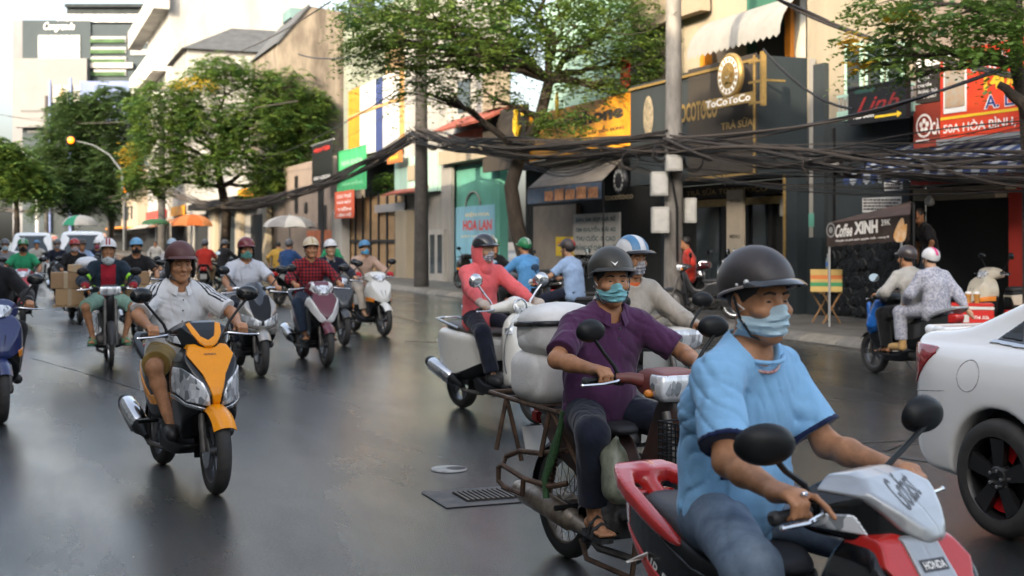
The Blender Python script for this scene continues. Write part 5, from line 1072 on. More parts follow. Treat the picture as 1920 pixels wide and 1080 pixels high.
def smesh(name, f, reg, th=.005, deep=.02, sub=1):
    X, Y, Z = f.P(); d = f.d
    if sub > 1:                                              # finer grid by linear upsampling for crisp panel edges
        for ax in range(3):
            n = d.shape[ax]; i = np.arange((n-1)*sub+1)/sub; a = np.minimum(i.astype(int), n-2); t = (i-a).astype(np.float32); sh = [1, 1, 1]; sh[ax] = len(i); t = t.reshape(sh)
            d = np.take(d, a, ax)*(1-t)+np.take(d, a+1, ax)*t
        X = (f.lo[0]+f.h/sub*np.arange(d.shape[0])).astype(np.float32)[:, None, None]; Y = (f.lo[1]+f.h/sub*np.arange(d.shape[1])).astype(np.float32)[None, :, None]; Z = (f.lo[2]+f.h/sub*np.arange(d.shape[2])).astype(np.float32)[None, None, :]
    e = np.maximum(smax(d-th, reg(X, Y, Z), .004), -(d+deep)); V, F = nets(np.broadcast_to(e, d.shape).astype(np.float32), f.lo, f.h/sub); return arr_mesh(name, (V, F), [])
def rf(poly, sym=True, xmin=-9):        # region from the front (y,z); sym: |y|
    def r(X, Y, Z): d = d_poly((np.abs(Y) if sym else Y)[0, :, :], Z[0, :, :], poly)[None]; return np.maximum(d, xmin-X)
    return r
def rs_(poly):                          # region from the side (x,z)
    def r(X, Y, Z): return d_poly(X[:, 0, :], Z[0, :, :], poly)[:, None, :]
    return r
B_ = dict(black=mat('black_plastic', (.007, .008, .009), .42, var=(6, .3), spec=.3), gloss=mat('gloss_black', (.005, .006, .007), .18, coat=.25, spec=.4), rubber=mat('tyre_rubber', (.020, .020, .021), .75, var=(9, .35, (.045, .042, .038)), bump=(70, .25, .004)),
          rim=mat('grey_alloy', (.16, .16, .165), .35, .8), rimd=mat('dark_alloy', (.03, .03, .032), .4, .5), chrome=mat('chrome', (.62, .62, .63), .16, 1.), seat=mat('black_vinyl', (.022, .022, .024), .55, bump=(120, .2, .002)), eng=mat('engine_alloy', (.16, .15, .14), .5, .7, var=(8, .5)),
          lamp=mat('lamp_glass', (.80, .82, .84), .12, .3, coat=1.), red=mat('red_lens', (.45, .012, .01), .12, coat=1.), amber=mat('amber_lens', (.70, .22, .02), .15, coat=.8), mirror=mat('mirror_glass', (.30, .34, .36), .04, 1.),
          plate=mat('number_plate', (.62, .62, .60), .5), shield=mat('dark_screen', (.016, .020, .026), .08, coat=1.), rust=mat('rusty_steel', (.16, .095, .06), .6, .5, var=(14, .6, (.06, .04, .03))), dirty=mat('dirty_pipe', (.34, .29, .23), .42, .7, var=(10, .5, (.15, .11, .08))))
def faceted(m):
    n = m.node_tree; p = n.nodes['Principled BSDF']; tc = n.nodes.new('ShaderNodeTexCoord'); v = n.nodes.new('ShaderNodeTexVoronoi'); v.inputs['Scale'].default_value = 26; v.inputs['Randomness'].default_value = .7
    mp = n.nodes.new('ShaderNodeMapping'); mp.inputs['Scale'].default_value = (1, 1.6, .8); n.links.new(tc.outputs['Object'], mp.inputs[0]); n.links.new(mp.outputs[0], v.inputs['Vector'])
    r = n.nodes.new('ShaderNodeValToRGB'); e = r.color_ramp.elements; e[0].position = .1; e[0].color = (.16, .18, .20, 1); e[1].position = .75; e[1].color = (.85, .87, .9, 1)
    n.links.new(v.outputs['Color'], r.inputs[0]); n.links.new(r.outputs[0], p.inputs['Base Color']); return m
faceted(B_['lamp'])
def tyre_mesh(r, w, n=40):
    prof = [(r-.075, -w*.42), (r-.05, -w*.5), (r-.022, -w*.46), (r-.007, -w*.3), (r, -w*.1), (r, w*.1), (r-.007, w*.3), (r-.022, w*.46), (r-.05, w*.5), (r-.075, w*.42)]
    b = MB(); b.lathe(prof, (0, 0, 0), (0, 1, 0), n, cap=False)
    return b.mesh('wheel', [], 50)
def rim_mesh(r, w, kind):
    b = MB(); ri = r-.072; b.lathe([(ri+.004, -w*.42), (ri-.012, -w*.36), (ri-.018, 0), (ri-.012, w*.36), (ri+.004, w*.42)], (0, 0, 0), (0, 1, 0), 36, cap=False); b.lathe([(.02, -.05), (.035, -.045), (.035, .045), (.02, .05)], (0, 0, 0), (0, 1, 0), 14)
    if kind == 'wire':
        for i in range(32): a = i*math.pi/16; s = -1 if i % 2 else 1; a2 = a+.35*(1 if i % 4 < 2 else -1); b.tube([(.034*math.cos(a2), .03*s, .034*math.sin(a2)), ((ri-.01)*math.cos(a), .004*s, (ri-.01)*math.sin(a))], .0022, 4)
    else:
        for i in range(5):
            for q in (-.14, .14):
                a = i*1.2566+q; b.obox((.11*math.cos(a), 0, .11*math.sin(a)), Vector((math.cos(a), 0, math.sin(a)))*(ri/2-.012), (0, .012, 0), Vector((-math.sin(a), 0, math.cos(a)))*.010)
    return b.mesh('rim', [], 35)
def wheel(par, x, r=.275, w=.092, kind='alloy', rim_m=None, disc=True, steer=0.):
    o = part(par, 'wheel', 'tyre%.3f_%.3f' % (r, w), lambda: tyre_mesh(r, w), B_['rubber'], (x, 0, r), (0, 0, steer))
    part(o, 'rim', 'rim%.3f%s' % (r, kind), lambda: rim_mesh(r, w, kind), rim_m or B_['rim'])
    if disc: part(o, 'brake_disc', 'disc', lambda: MB().lathe([(.05, -.002), (.105, -.003), (.105, .003), (.05, .002)], (0, -.06, 0), (0, 1, 0), 24).mesh('disc', []), B_['chrome'])
    return o
def fender_mesh(xc, r, w, a0, a1, drop=.05, gap=.03):
    rows = []
    for i in range(17):
        a = R(a0+(a1-a0)*i/16); row = []
        for j in range(9):
            q = (j-4)/4; rr = r+gap-drop*abs(q)**2.2; row.append((xc+rr*math.cos(a), q*w, r+rr*math.sin(a)))
        rows.append(row)
    return MB().grid(rows).mesh('fender', [], 60, solid=.006)
def mirrors(par, m_case, x=.22, y=.20, z=1.03, dy=.16, dz=.20, rnd=False, stem=None, size=1., dyl=None, dzl=None):
    dy0, dz0 = dy, dz
    for sg in (1, -1):
        dy = dyl if sg > 0 and dyl else dy0; dz = dzl if sg > 0 and dzl else dz0
        c = (x-.02, sg*(y+dy), z+dz+.03); ry = .078*size
        def mk(sg=sg):
            b = MB()
            rows = []
            for i in range(9):
                t = math.pi/2*i/8; rr_ = math.cos(t)**.6; rows.append([(.045*math.sin(t), ry*rr_*math.cos(a)*(1+.12*sg*0), (.056 if not rnd else .07)*size*rr_*math.sin(a)*(1 if math.sin(a) > 0 else .92)) for a in (2*math.pi*j/24 for j in range(24))])
            b.grid(rows, True); return b.mesh('mirror', [], 60)
        o = part(par, 'mirror', 'mirc%d%d%.2f' % (sg, rnd, size), mk, m_case, c, (0, R(8), R(-10*sg)))
        part(o, 'glass', 'mirg%d%.2f' % (rnd, size), lambda: MB().lathe([(.001, 0), (.97, 0)], (0, 0, 0), (-1, 0, 0), 24, cap=False).mesh('g', [], 0), B_['mirror'], (-.001, 0, 0)).scale = (1, .074*size, (.053 if not rnd else .067)*size)
        part(par, 'mirror_stem', 'mst%d%.2f%.2f%.2f%.2f%.2f' % (sg, x, y, z, dy, dz), lambda sg=sg: MB().tube([(x+.02, sg*y, z-.01), (x+.01, sg*(y+.02), z+.04), (x-.0, sg*(y+dy*.55), z+dz*.62), (x+.005, sg*(y+dy*.9), z+dz*.95), (x+.012, sg*(y+dy), z+dz+.02)], [.011, .010, .009, .009, .011], 8).mesh('stem', []), stem or B_['black'])
def controls(par, x=.25, z=1.0, grip=B_['seat'], lever=None, y0=.215, y1=.375):
    for sg in (1, -1):
        k = '%d%.2f%.2f%.2f' % (sg, x, z, y0)
        part(par, 'grip', 'grip'+k, lambda: MB().lathe([(.017, 0), (.0185, .01), (.0165, .02), (.0175, .13), (.021, .135), (.021, .15), (.012, .158)], (x, sg*y0, z), (-.06, sg*1, -.02), 14).mesh('grip', []), grip)
        part(par, 'brake_lever', 'lever'+k, lambda: MB().tube([(x+.03, sg*(y0-.02), z+.005), (x+.065, sg*(y0+.03), z), (x+.07, sg*(y0+.1), z-.008), (x+.05, sg*(y0+.19), z-.012)], [.008, .008, .007, .006], 6).ball((x+.05, sg*(y0+.19), z-.012), .009, 8).mesh('lever', []), lever or B_['chrome'])
        part(par, 'switch_box', 'swb'+k, lambda: MB().box(x-.025, x+.03, min(sg*(y0-.045), sg*y0), max(sg*(y0-.045), sg*y0), z-.025, z+.03).mesh('sw', [], bevel=.008), B_['black'])
def muffler(par, m_can, m_shield, x0=-.42, x1=-.95, z0=.29, z1=.45, y=-.195, r=.062):
    k = 'muf%.2f%.2f%.2f%.2f' % (x0, x1, z1, r)
    ax = Vector((x1-x0, 0, z1-z0)); L_ = ax.length
    o = part(par, 'muffler', k, lambda: MB().lathe([(.02, -.12), (.03, -.06), (r*.75, 0), (r, .05), (r, L_-.05), (r*.8, L_-.01), (r*.45, L_), (r*.4, L_-.02)], (x0, y, z0), ax, 18).mesh('m', []), m_can)
    part(o, 'heat_shield', k+'s', lambda: MB().lathe([(r*.9, .06), (r+.010, .08), (r+.012, L_-.12), (r*.95, L_-.08)], (x0, y-.004, z0), ax, 20, False, R(0), R(250)).mesh('s', [], solid=.003), m_shield)
    part(par, 'exhaust_pipe', k+'p', lambda: MB().tube([(x0-.02, y, z0), (x0+.12, y+.02, z0-.08), (x0+.35, y+.08, z0-.09), (x0+.5, y+.14, z0)], .02, 8).mesh('p', []), B_['eng'])
def rear_mech(par, xr, r):
    def mk():
        f = Field((-.86, -.16, .14), (.06, .16, .56), .012)
        f.cone((-.08, .05, .32), (xr, .085, r), .085, .06, .04); f.cone((-.15, 0, .34), (-.32, 0, .36), .10, .09, .05); f.cone((-.32, .06, .42), (-.48, .08, .46), .055, .05, .03); f.cone((xr, .02, r), (xr, .12, r), .055, .045, .02); return fmesh('engine', f)
    part(par, 'engine', 'engine%.2f' % xr, mk, B_['eng'])
    part(par, 'shock_absorber', 'shock%.2f' % xr, lambda: MB().tube([(xr+.0, .12, r+.03), (xr+.10, .12, .62)], .014, 8).lathe([(.028, .06)]+[(.028 if i % 2 else .022, .07+.012*i) for i in range(16)], (xr+.0, .12, r+.03), (.1, 0, .32), 12).mesh('s', []), B_['eng'])
    part(par, 'rear_mudguard', 'rmud%.2f' % xr, lambda: fender_mesh(xr, r, .065, 20, 175, .05, .035), B_['black'])
    part(par, 'side_stand', 'stand', lambda: MB().tube([(-.12, .12, .22), (-.28, .17, .14), (-.38, .18, .12)], .01, 6).mesh('s', []), B_['rimd'])
    for sg in (1, -1): part(par, 'passenger_peg', 'peg%d' % sg, lambda sg=sg: MB().tube([(-.33, sg*.11, .36), (-.33, sg*.25, .36)], .014, 8).box(-.36, -.30, min(sg*.17, sg*.26), max(sg*.17, sg*.26), .366, .376).mesh('peg', []), B_['black'])
    part(par, 'number_plate', 'nplate', lambda: MB().obox((-.93, 0, .58), (.004, 0, .002), (0, .095, 0), (-.035, 0, .07)).mesh('pl', [], 0), B_['plate'])
SIDE_A = [(.34, .97), (.47, .95), (.58, .82), (.665, .70), (.69, .62), (.64, .54), (.52, .44), (.42, .33), (.30, .31), (.30, .62)]
def apron_S(): return hullf(SIDE_A, [(0, .975), (.11, .955), (.185, .86), (.215, .75), (.205, .64), (.19, .53), (.175, .42), (.15, .31), (0, .305)], [(.70, 0), (.67, .075), (.58, .165), (.44, .215), (.28, .22), (.28, 0)], .022, .0095, 1)
def apron_V(): return hullf([(.35, .985), (.43, .96), (.49, .80), (.52, .60), (.545, .45), (.50, .33), (.34, .28), (.34, .34), (.39, .42), (.385, .8)], [(0, .985), (.08, .975), (.17, .90), (.21, .78), (.21, .55), (.185, .40), (.14, .29), (0, .28)], [(.56, 0), (.54, .08), (.47, .17), (.38, .215), (.33, .21), (.33, 0)], .03, .0095)
def apron_P(): return hullf([(.27, 1.0), (.44, .99), (.58, .84), (.72, .70), (.75, .62), (.64, .50), (.46, .36), (.28, .30), (.28, .6)], [(0, 1.01), (.11, .99), (.18, .88), (.245, .74), (.25, .64), (.21, .5), (.17, .36), (.14, .30), (0, .30)], [(.76, 0), (.72, .09), (.60, .19), (.44, .25), (.26, .25), (.26, 0)], .035, .010)
def body_S(): return hullf([(.0, .74), (.03, .5), (-.05, .39), (-.35, .385), (-.55, .48), (-.80, .65), (-.98, .79), (-.97, .86), (-.7, .84), (-.35, .75), (-.1, .73)], None, [(.06, .0), (.05, .09), (-.1, .145), (-.4, .165), (-.7, .135), (-.95, .075), (-1.0, 0)], .04, .010)
def seat_S(): return hullf([(.03, .72), (.02, .765), (-.10, .80), (-.34, .785), (-.46, .82), (-.60, .855), (-.80, .87), (-.87, .85), (-.8, .81), (-.4, .73), (-.1, .71)], None, [(.04, 0), (.02, .08), (-.1, .125), (-.35, .15), (-.6, .13), (-.8, .10), (-.88, 0)], .05, .010)
def body_V(): return hullf([(.04, .74), (.0, .48), (-.12, .33), (-.42, .30), (-.80, .42), (-.97, .60), (-.97, .73), (-.82, .79), (-.3, .75)], None, [(.05, 0), (.03, .12), (-.25, .205), (-.62, .215), (-.88, .14), (-.99, .04), (-.99, 0)], .08, .010)
def seat_V(): return hullf([(.05, .74), (.04, .79), (-.08, .815), (-.35, .80), (-.50, .825), (-.75, .845), (-.86, .82), (-.82, .77), (-.4, .73)], None, [(.05, 0), (.03, .09), (-.15, .145), (-.5, .155), (-.75, .125), (-.87, 0)], .05, .010)
def bar_S(): return hullf([(.17, .99), (.22, 1.075), (.33, 1.10), (.45, 1.02), (.52, .95), (.50, .915), (.38, .89), (.20, .93)], [(0, 1.11), (.09, 1.095), (.165, 1.045), (.215, .995), (.19, .94), (.10, .90), (0, .885)], [(.53, 0), (.49, .07), (.40, .15), (.28, .205), (.18, .20), (.17, 0)], .010, .0075, 1)
def floor_part(par, m):
    part(par, 'footboard', 'floorS', lambda: fmesh('floor', hullf([(.40, .27), (.38, .30), (.02, .30), (-.10, .36), (-.22, .36), (-.16, .21), (.28, .20)], None, [(.42, 0), (.40, .13), (.2, .175), (-.22, .16), (-.22, 0)], .03, .012)), m)
def scooter(label, loc, rz, col, kind='S', scheme='sport', acc=None, seat_m=None, case=None, steer=0., rim_m=None, group=None, rail=None, muf=None):
    t = thing('motor_scooter', label, 'motor scooter', loc, rz, group); K = B_['black']; acc = acc or B_['chrome']; r = .275 if kind != 'V' else .255
    xf, xr = .655, -.63
    wheel(t, xf, r, .092, 'alloy', rim_m, True, steer); wheel(t, xr, r, .10, 'alloy', rim_m, False)
    for sg in (1, -1): part(t, 'fork_leg', 'fork%d%.2f' % (sg, r), lambda sg=sg: MB().tube([(xf, sg*.075, r), (xf-.04, sg*.075, r+.16), (xf-.10, sg*.07, r+.36)], [.022, .024, .02], 10).mesh('f', []), B_['eng'])
    rear_mech(t, xr, r); floor_part(t, K)
    if kind in ('S', 'P'):
        f = fld('a'+kind, apron_S if kind == 'S' else apron_P); part(t, 'front_apron', 'apron'+kind, lambda: fmesh('apron', f), B_['gloss'] if kind == 'S' else K)
        bf = fld('bS', body_S); part(t, 'side_body', 'bodyS', lambda: fmesh('body', bf), K); part(t, 'seat', 'seatS', lambda: fmesh('seat', fld('sS', seat_S)), seat_m or B_['seat'])
        part(t, 'side_panel', 'sideS', lambda: smesh('side', bf, rs_([(.02, .66), (-.02, .52), (-.30, .50), (-.60, .60), (-.97, .79), (-.97, .85), (-.7, .80), (-.35, .70)]), .006, .02, 2), col if scheme != 'sport' else B_['gloss'])
        if scheme == 'sport': part(t, 'side_stripe', 'stripeS', lambda: smesh('side', bf, rs_([(.02, .60), (-.02, .50), (-.30, .48), (-.62, .59), (-.93, .755), (-.60, .64), (-.32, .545), (-.10, .56)]), .012, .02, 2), col)
        part(t, 'tail_light', 'tailS', lambda: smesh('tail', bf, lambda X, Y, Z: np.maximum(X+.86, .745-Z), .008, .03), B_['red'])
        rl = rail or K
        def mk():
            inner = [(-.40, .118), (-.62, .128), (-.80, .118), (-.89, .07), (-.90, -.07), (-.80, -.118), (-.62, -.128), (-.40, -.118)]
            def ex(X, Y, Z, d): return smax(d, -d_poly(X[:, :, 0], Y[:, :, 0], inner)[:, :, None], .008)
            f_ = hullf([(-.40, .745), (-.46, .775), (-.78, .895), (-.96, .945), (-1.03, .94), (-1.02, .915), (-.8, .85), (-.52, .755)], None, [(-.40, .0), (-.40, .16), (-.62, .178), (-.84, .165), (-.98, .11), (-1.04, .05), (-1.04, 0)], .010, .0075, 1, extra=ex)
            q = Field(f_.lo, f_.lo+f_.h*(f_.n-1), f_.h); q.n = f_.n; q.d = f_.d; q.ax = f_.ax; q.cone((-.84, 0, .84), (-.95, 0, .91), .035, .03, .03); return fmesh('rail', q)
        part(t, 'grab_rail', 'railS', mk, rl)
    else:
        f = fld('aV', apron_V); part(t, 'leg_shield', 'apronV', lambda: fmesh('apron', f), col); bf = fld('bV', body_V); part(t, 'side_body', 'bodyV', lambda: fmesh('body', bf), col); part(t, 'seat', 'seatV', lambda: fmesh('seat', fld('sV', seat_V)), seat_m or B_['seat'])
        part(t, 'lower_body', 'lowV', lambda: smesh('low', bf, lambda X, Y, Z: Z-.47-.12*np.sin((X+.1)*3.2), .006, .03, 2), K)
        part(t, 'front_trim', 'trimV', lambda: smesh('trim', f, rf([(0, .95), (.040, .93), (.03, .62), (0, .58)], True, .4), .014, .02, 2), B_['gloss']); part(t, 'edge_trim', 'edgeV', lambda: MB().tube([(.40+.08*math.sin(a*.5), .214*math.sin(a), .63-.345*math.cos(a)) for a in [R(25+310*i/40) for i in range(41)] if True], .007, 6).mesh('e', []), B_['chrome'])
        part(t, 'grab_rail', 'railV', lambda: MB().tube([(-.42, .17, .79), (-.7, .18, .84), (-.92, .12, .86), (-.98, 0, .86), (-.92, -.12, .86), (-.7, -.18, .84), (-.42, -.17, .79)], .013, 8).mesh('r', []), B_['chrome'])
        part(t, 'tail_light', 'tailV', lambda: smesh('tail', bf, lambda X, Y, Z: np.maximum(np.maximum(X+.90, np.abs(Y)-.07), .62-Z), .02, .03), B_['red'])
    # front ends
    if kind == 'S' and scheme == 'sport':
        part(t, 'front_panel', 'fpS', lambda: smesh('p', f, rf([(0, .965), (.125, .945), (.155, .885), (.075, .765), (.032, .64), (.016, .545), (0, .535)], True, .36), .014, .02, 2), col)
        for sg in (1, -1): part(t, 'headlight', 'hlS%d' % sg, lambda sg=sg: smesh('h', f, rf([(sg*a, b) for a, b in ((.078, .715), (.115, .745), (.185, .805), (.225, .80), (.222, .66), (.17, .595), (.034, .562), (.048, .64))], False, .40), .009, .02, 2), B_['lamp'])
        part(t, 'lower_trim', 'ltS', lambda: smesh('l', f, rf([(.045, .548), (.17, .585), (.225, .645), (.225, .62), (.172, .560), (.05, .525)], True, .36), .012, .02, 2), acc)
        bfl = fld('barS', bar_S); part(t, 'handlebar_cover', 'barS', lambda: fmesh('b', bfl), B_['gloss'])
        if scheme == 'sport' and acc.name != 'silver_panel':
            part(t, 'cover_emblem', 'emS', lambda: smesh('e', bfl, rf([(.115, 1.075), (.085, 1.085), (.045, 1.0), (0, .975), (0, .915), (.06, .955), (.10, 1.02)], True, .2), .006, .02, 2), col)
        else:
            part(t, 'cover_panel', 'cpS', lambda: smesh('e', bfl, rf([(0, 1.12), (.125, 1.10), (.165, 1.05), (.10, .965), (.03, .915), (0, .91)], True, .24), .008, .02, 2), acc)
            part(t, 'front_centre_panel', 'fcS', lambda: smesh('p', f, rf([(0, .955), (.060, .945), (.062, .85), (.03, .66), (0, .60)], True, .36), .022, .02, 2), acc)
        for sg in (1, -1): part(t, 'turn_signal', 'tsS%d' % sg, lambda sg=sg: smesh('e', bfl, rf([(sg*.17, 1.0), (sg*.215, .995), (sg*.20, .955), (sg*.15, .945)], False, .2), .006, .02, 2), B_['lamp'])
    elif kind == 'S':
        bfl = fld('barS', bar_S); part(t, 'handlebar_cover', 'barS', lambda: fmesh('b', bfl), col if scheme == 'plain' else col)
        part(t, 'headlight', 'hlB', lambda: smesh('h', bfl, rf([(0, 1.045), (.09, 1.035), (.13, 1.0), (.09, .94), (0, .925)], True, .3), .007, .02, 2), B_['lamp'])
        if scheme == 'vtrim':
            part(t, 'front_trim', 'vtrim', lambda: smesh('p', f, rf([(.20, .90), (.17, .87), (.085, .70), (0, .60), (0, .53), (.10, .585), (.18, .70), (.222, .80)], True, .36), .014, .02, 2), acc); part(t, 'front_panel', 'vpan', lambda: smesh('p', f, rf([(0, .96), (.13, .94), (.16, .86), (.08, .70), (0, .61)], True, .36), .008, .02, 2), col)
            part(t, 'lamp_surround', 'vsur', lambda: smesh('h', bfl, rf([(.10, 1.09), (.135, 1.07), (.16, .985), (.10, .925), (.0, .90), (.0, .92), (.095, .935), (.133, 1.0), (.092, 1.04)], True, .25), .010, .02, 2), acc)
        else:
            part(t, 'front_panel', 'ppan', lambda: smesh('p', f, rf([(0, .98), (.12, .96), (.20, .86), (.225, .74), (.20, .64), (.12, .60), (0, .545)], True, .31), .010, .02, 2), col)
            for sg in (1, -1): part(t, 'turn_signal', 'ptsig%d' % sg, lambda sg=sg: smesh('p', f, rf([(sg*.15, .635), (sg*.215, .66), (sg*.21, .585), (sg*.16, .575)], False, .36), .016, .02, 2), B_['amber'])
            part(t, 'front_vent', 'pven', lambda: smesh('p', f, rf([(.035, .78), (.05, .78), (.028, .68), (.02, .68)], True, .36), .012, .02, 2), K)
    if kind == 'P':
        part(t, 'front_panel', 'Ppan', lambda: smesh('p', f, rf([(.13, .975), (.17, .90), (.25, .74), (.25, .64), (.18, .60), (0, .55), (0, .60), (.10, .70), (.13, .82)], True, .30), .012, .02, 2), col)
        for sg in (1, -1): part(t, 'headlight', 'Phl%d' % sg, lambda sg=sg: smesh('h', f, rf([(sg*a, b) for a, b in ((.015, .66), (.10, .70), (.225, .745), (.235, .69), (.17, .62), (.015, .595))], False, .40), .018, .02, 2), B_['lamp'])
        def ws():
            rows = []
            for i in range(13):
                u = i/12; z = .74+.38*u; w_ = .11+.065*math.sin(math.pi*min(1, u*.8+.1))-.05*u**6; x = .66-.30*u; rows.append([(x-.10*abs(q)**2, q*w_*1.02, z-.012*abs(q)**2) for q in ((j-5)/5 for j in range(11))])
            return MB().grid(rows).mesh('w', [], 60, solid=.006)
        part(t, 'windscreen', 'Pws', ws, B_['shield'])
        part(t, 'lower_fairing', 'Plow', lambda: smesh('p', f, rf([(0, .545), (.19, .59), (.22, .56), (.19, .50), (.12, .49), (0, .50)], True, .30), .012, .02, 2), col)
        part(t, 'handlebar', 'Pbar', lambda: MB().tube([(.25, .34, 1.03), (.27, .2, 1.05), (.30, .08, 1.02), (.30, -.08, 1.02), (.27, -.2, 1.05), (.25, -.34, 1.03)], .014, 8).mesh('b', []), B_['chrome'])
        part(t, 'instrument_pod', 'Ppod', lambda: MB().box(.24, .40, -.13, .13, 1.0, 1.06).mesh('p', [], bevel=.02), K)
    if kind == 'V':
        def mkb():
            q = Field((.12, -.32, .90), (.48, .32, 1.14), .0085); q.cone((.255, -.24, 1.0), (.30, 0, 1.035), .034, .07, .03); q.cone((.255, .24, 1.0), (.30, 0, 1.035), .034, .07, .03); q.ell((.315, 0, 1.035), (.10, .095, .075), .03); q.cone((.34, 0, .95), (.36, 0, .9), .05, .06, .03); return fmesh('b', q)
        part(t, 'handlebar_cover', 'barV', mkb, col); o = part(t, 'headlight', 'hlV', lambda: MB().lathe([(.001, .016), (.035, .013), (.06, .004), (.070, -.01)], (.395, 0, 1.025), (1, 0, .12), 28, cap=False).mesh('h', [], 60), B_['lamp']); part(o, 'lamp_ring', 'hlVr', lambda: MB().lathe([(.070, -.02), (.078, -.01), (.078, .006), (.069, .008)], (.395, 0, 1.025), (1, 0, .12), 28, cap=False).mesh('r', [], 40), B_['chrome'])
        part(t, 'front_fender', 'fendV', lambda: fmesh('fend', fld('fV', lambda: hullf([(.36, .36), (.40, .52), (.52, .60), (.66, .60), (.84, .52), (.94, .38), (.95, .30), (.9, .28), (.84, .38), (.74, .46), (.56, .46), (.44, .36)], None, [(.96, 0), (.93, .06), (.75, .10), (.5, .105), (.36, .09), (.36, 0)], .03, .010))), col)
        for sg in (1, -1): part(t, 'turn_signal', 'tsV%d' % sg, lambda sg=sg: smesh('e', f, rf([(sg*.13, .86), (sg*.185, .84), (sg*.19, .78), (sg*.14, .79)], False, .36), .010, .02, 2), B_['lamp'])
    else: part(t, 'front_fender', 'fendS', lambda: fender_mesh(xf, r, .075, 36, 142, .045, .032), col)
    part(t, 'front_mudflap', 'mudS%.2f' % r, lambda: fender_mesh(xf, r, .062, 138, 196, .03, .030), K)
    controls(t)
    mirrors(t, case or (B_['chrome'] if kind == 'V' else B_['gloss']), rnd=kind == 'V', stem=B_['chrome'] if kind == 'V' else None)
    muffler(t, K, muf or B_['chrome'])
    return t
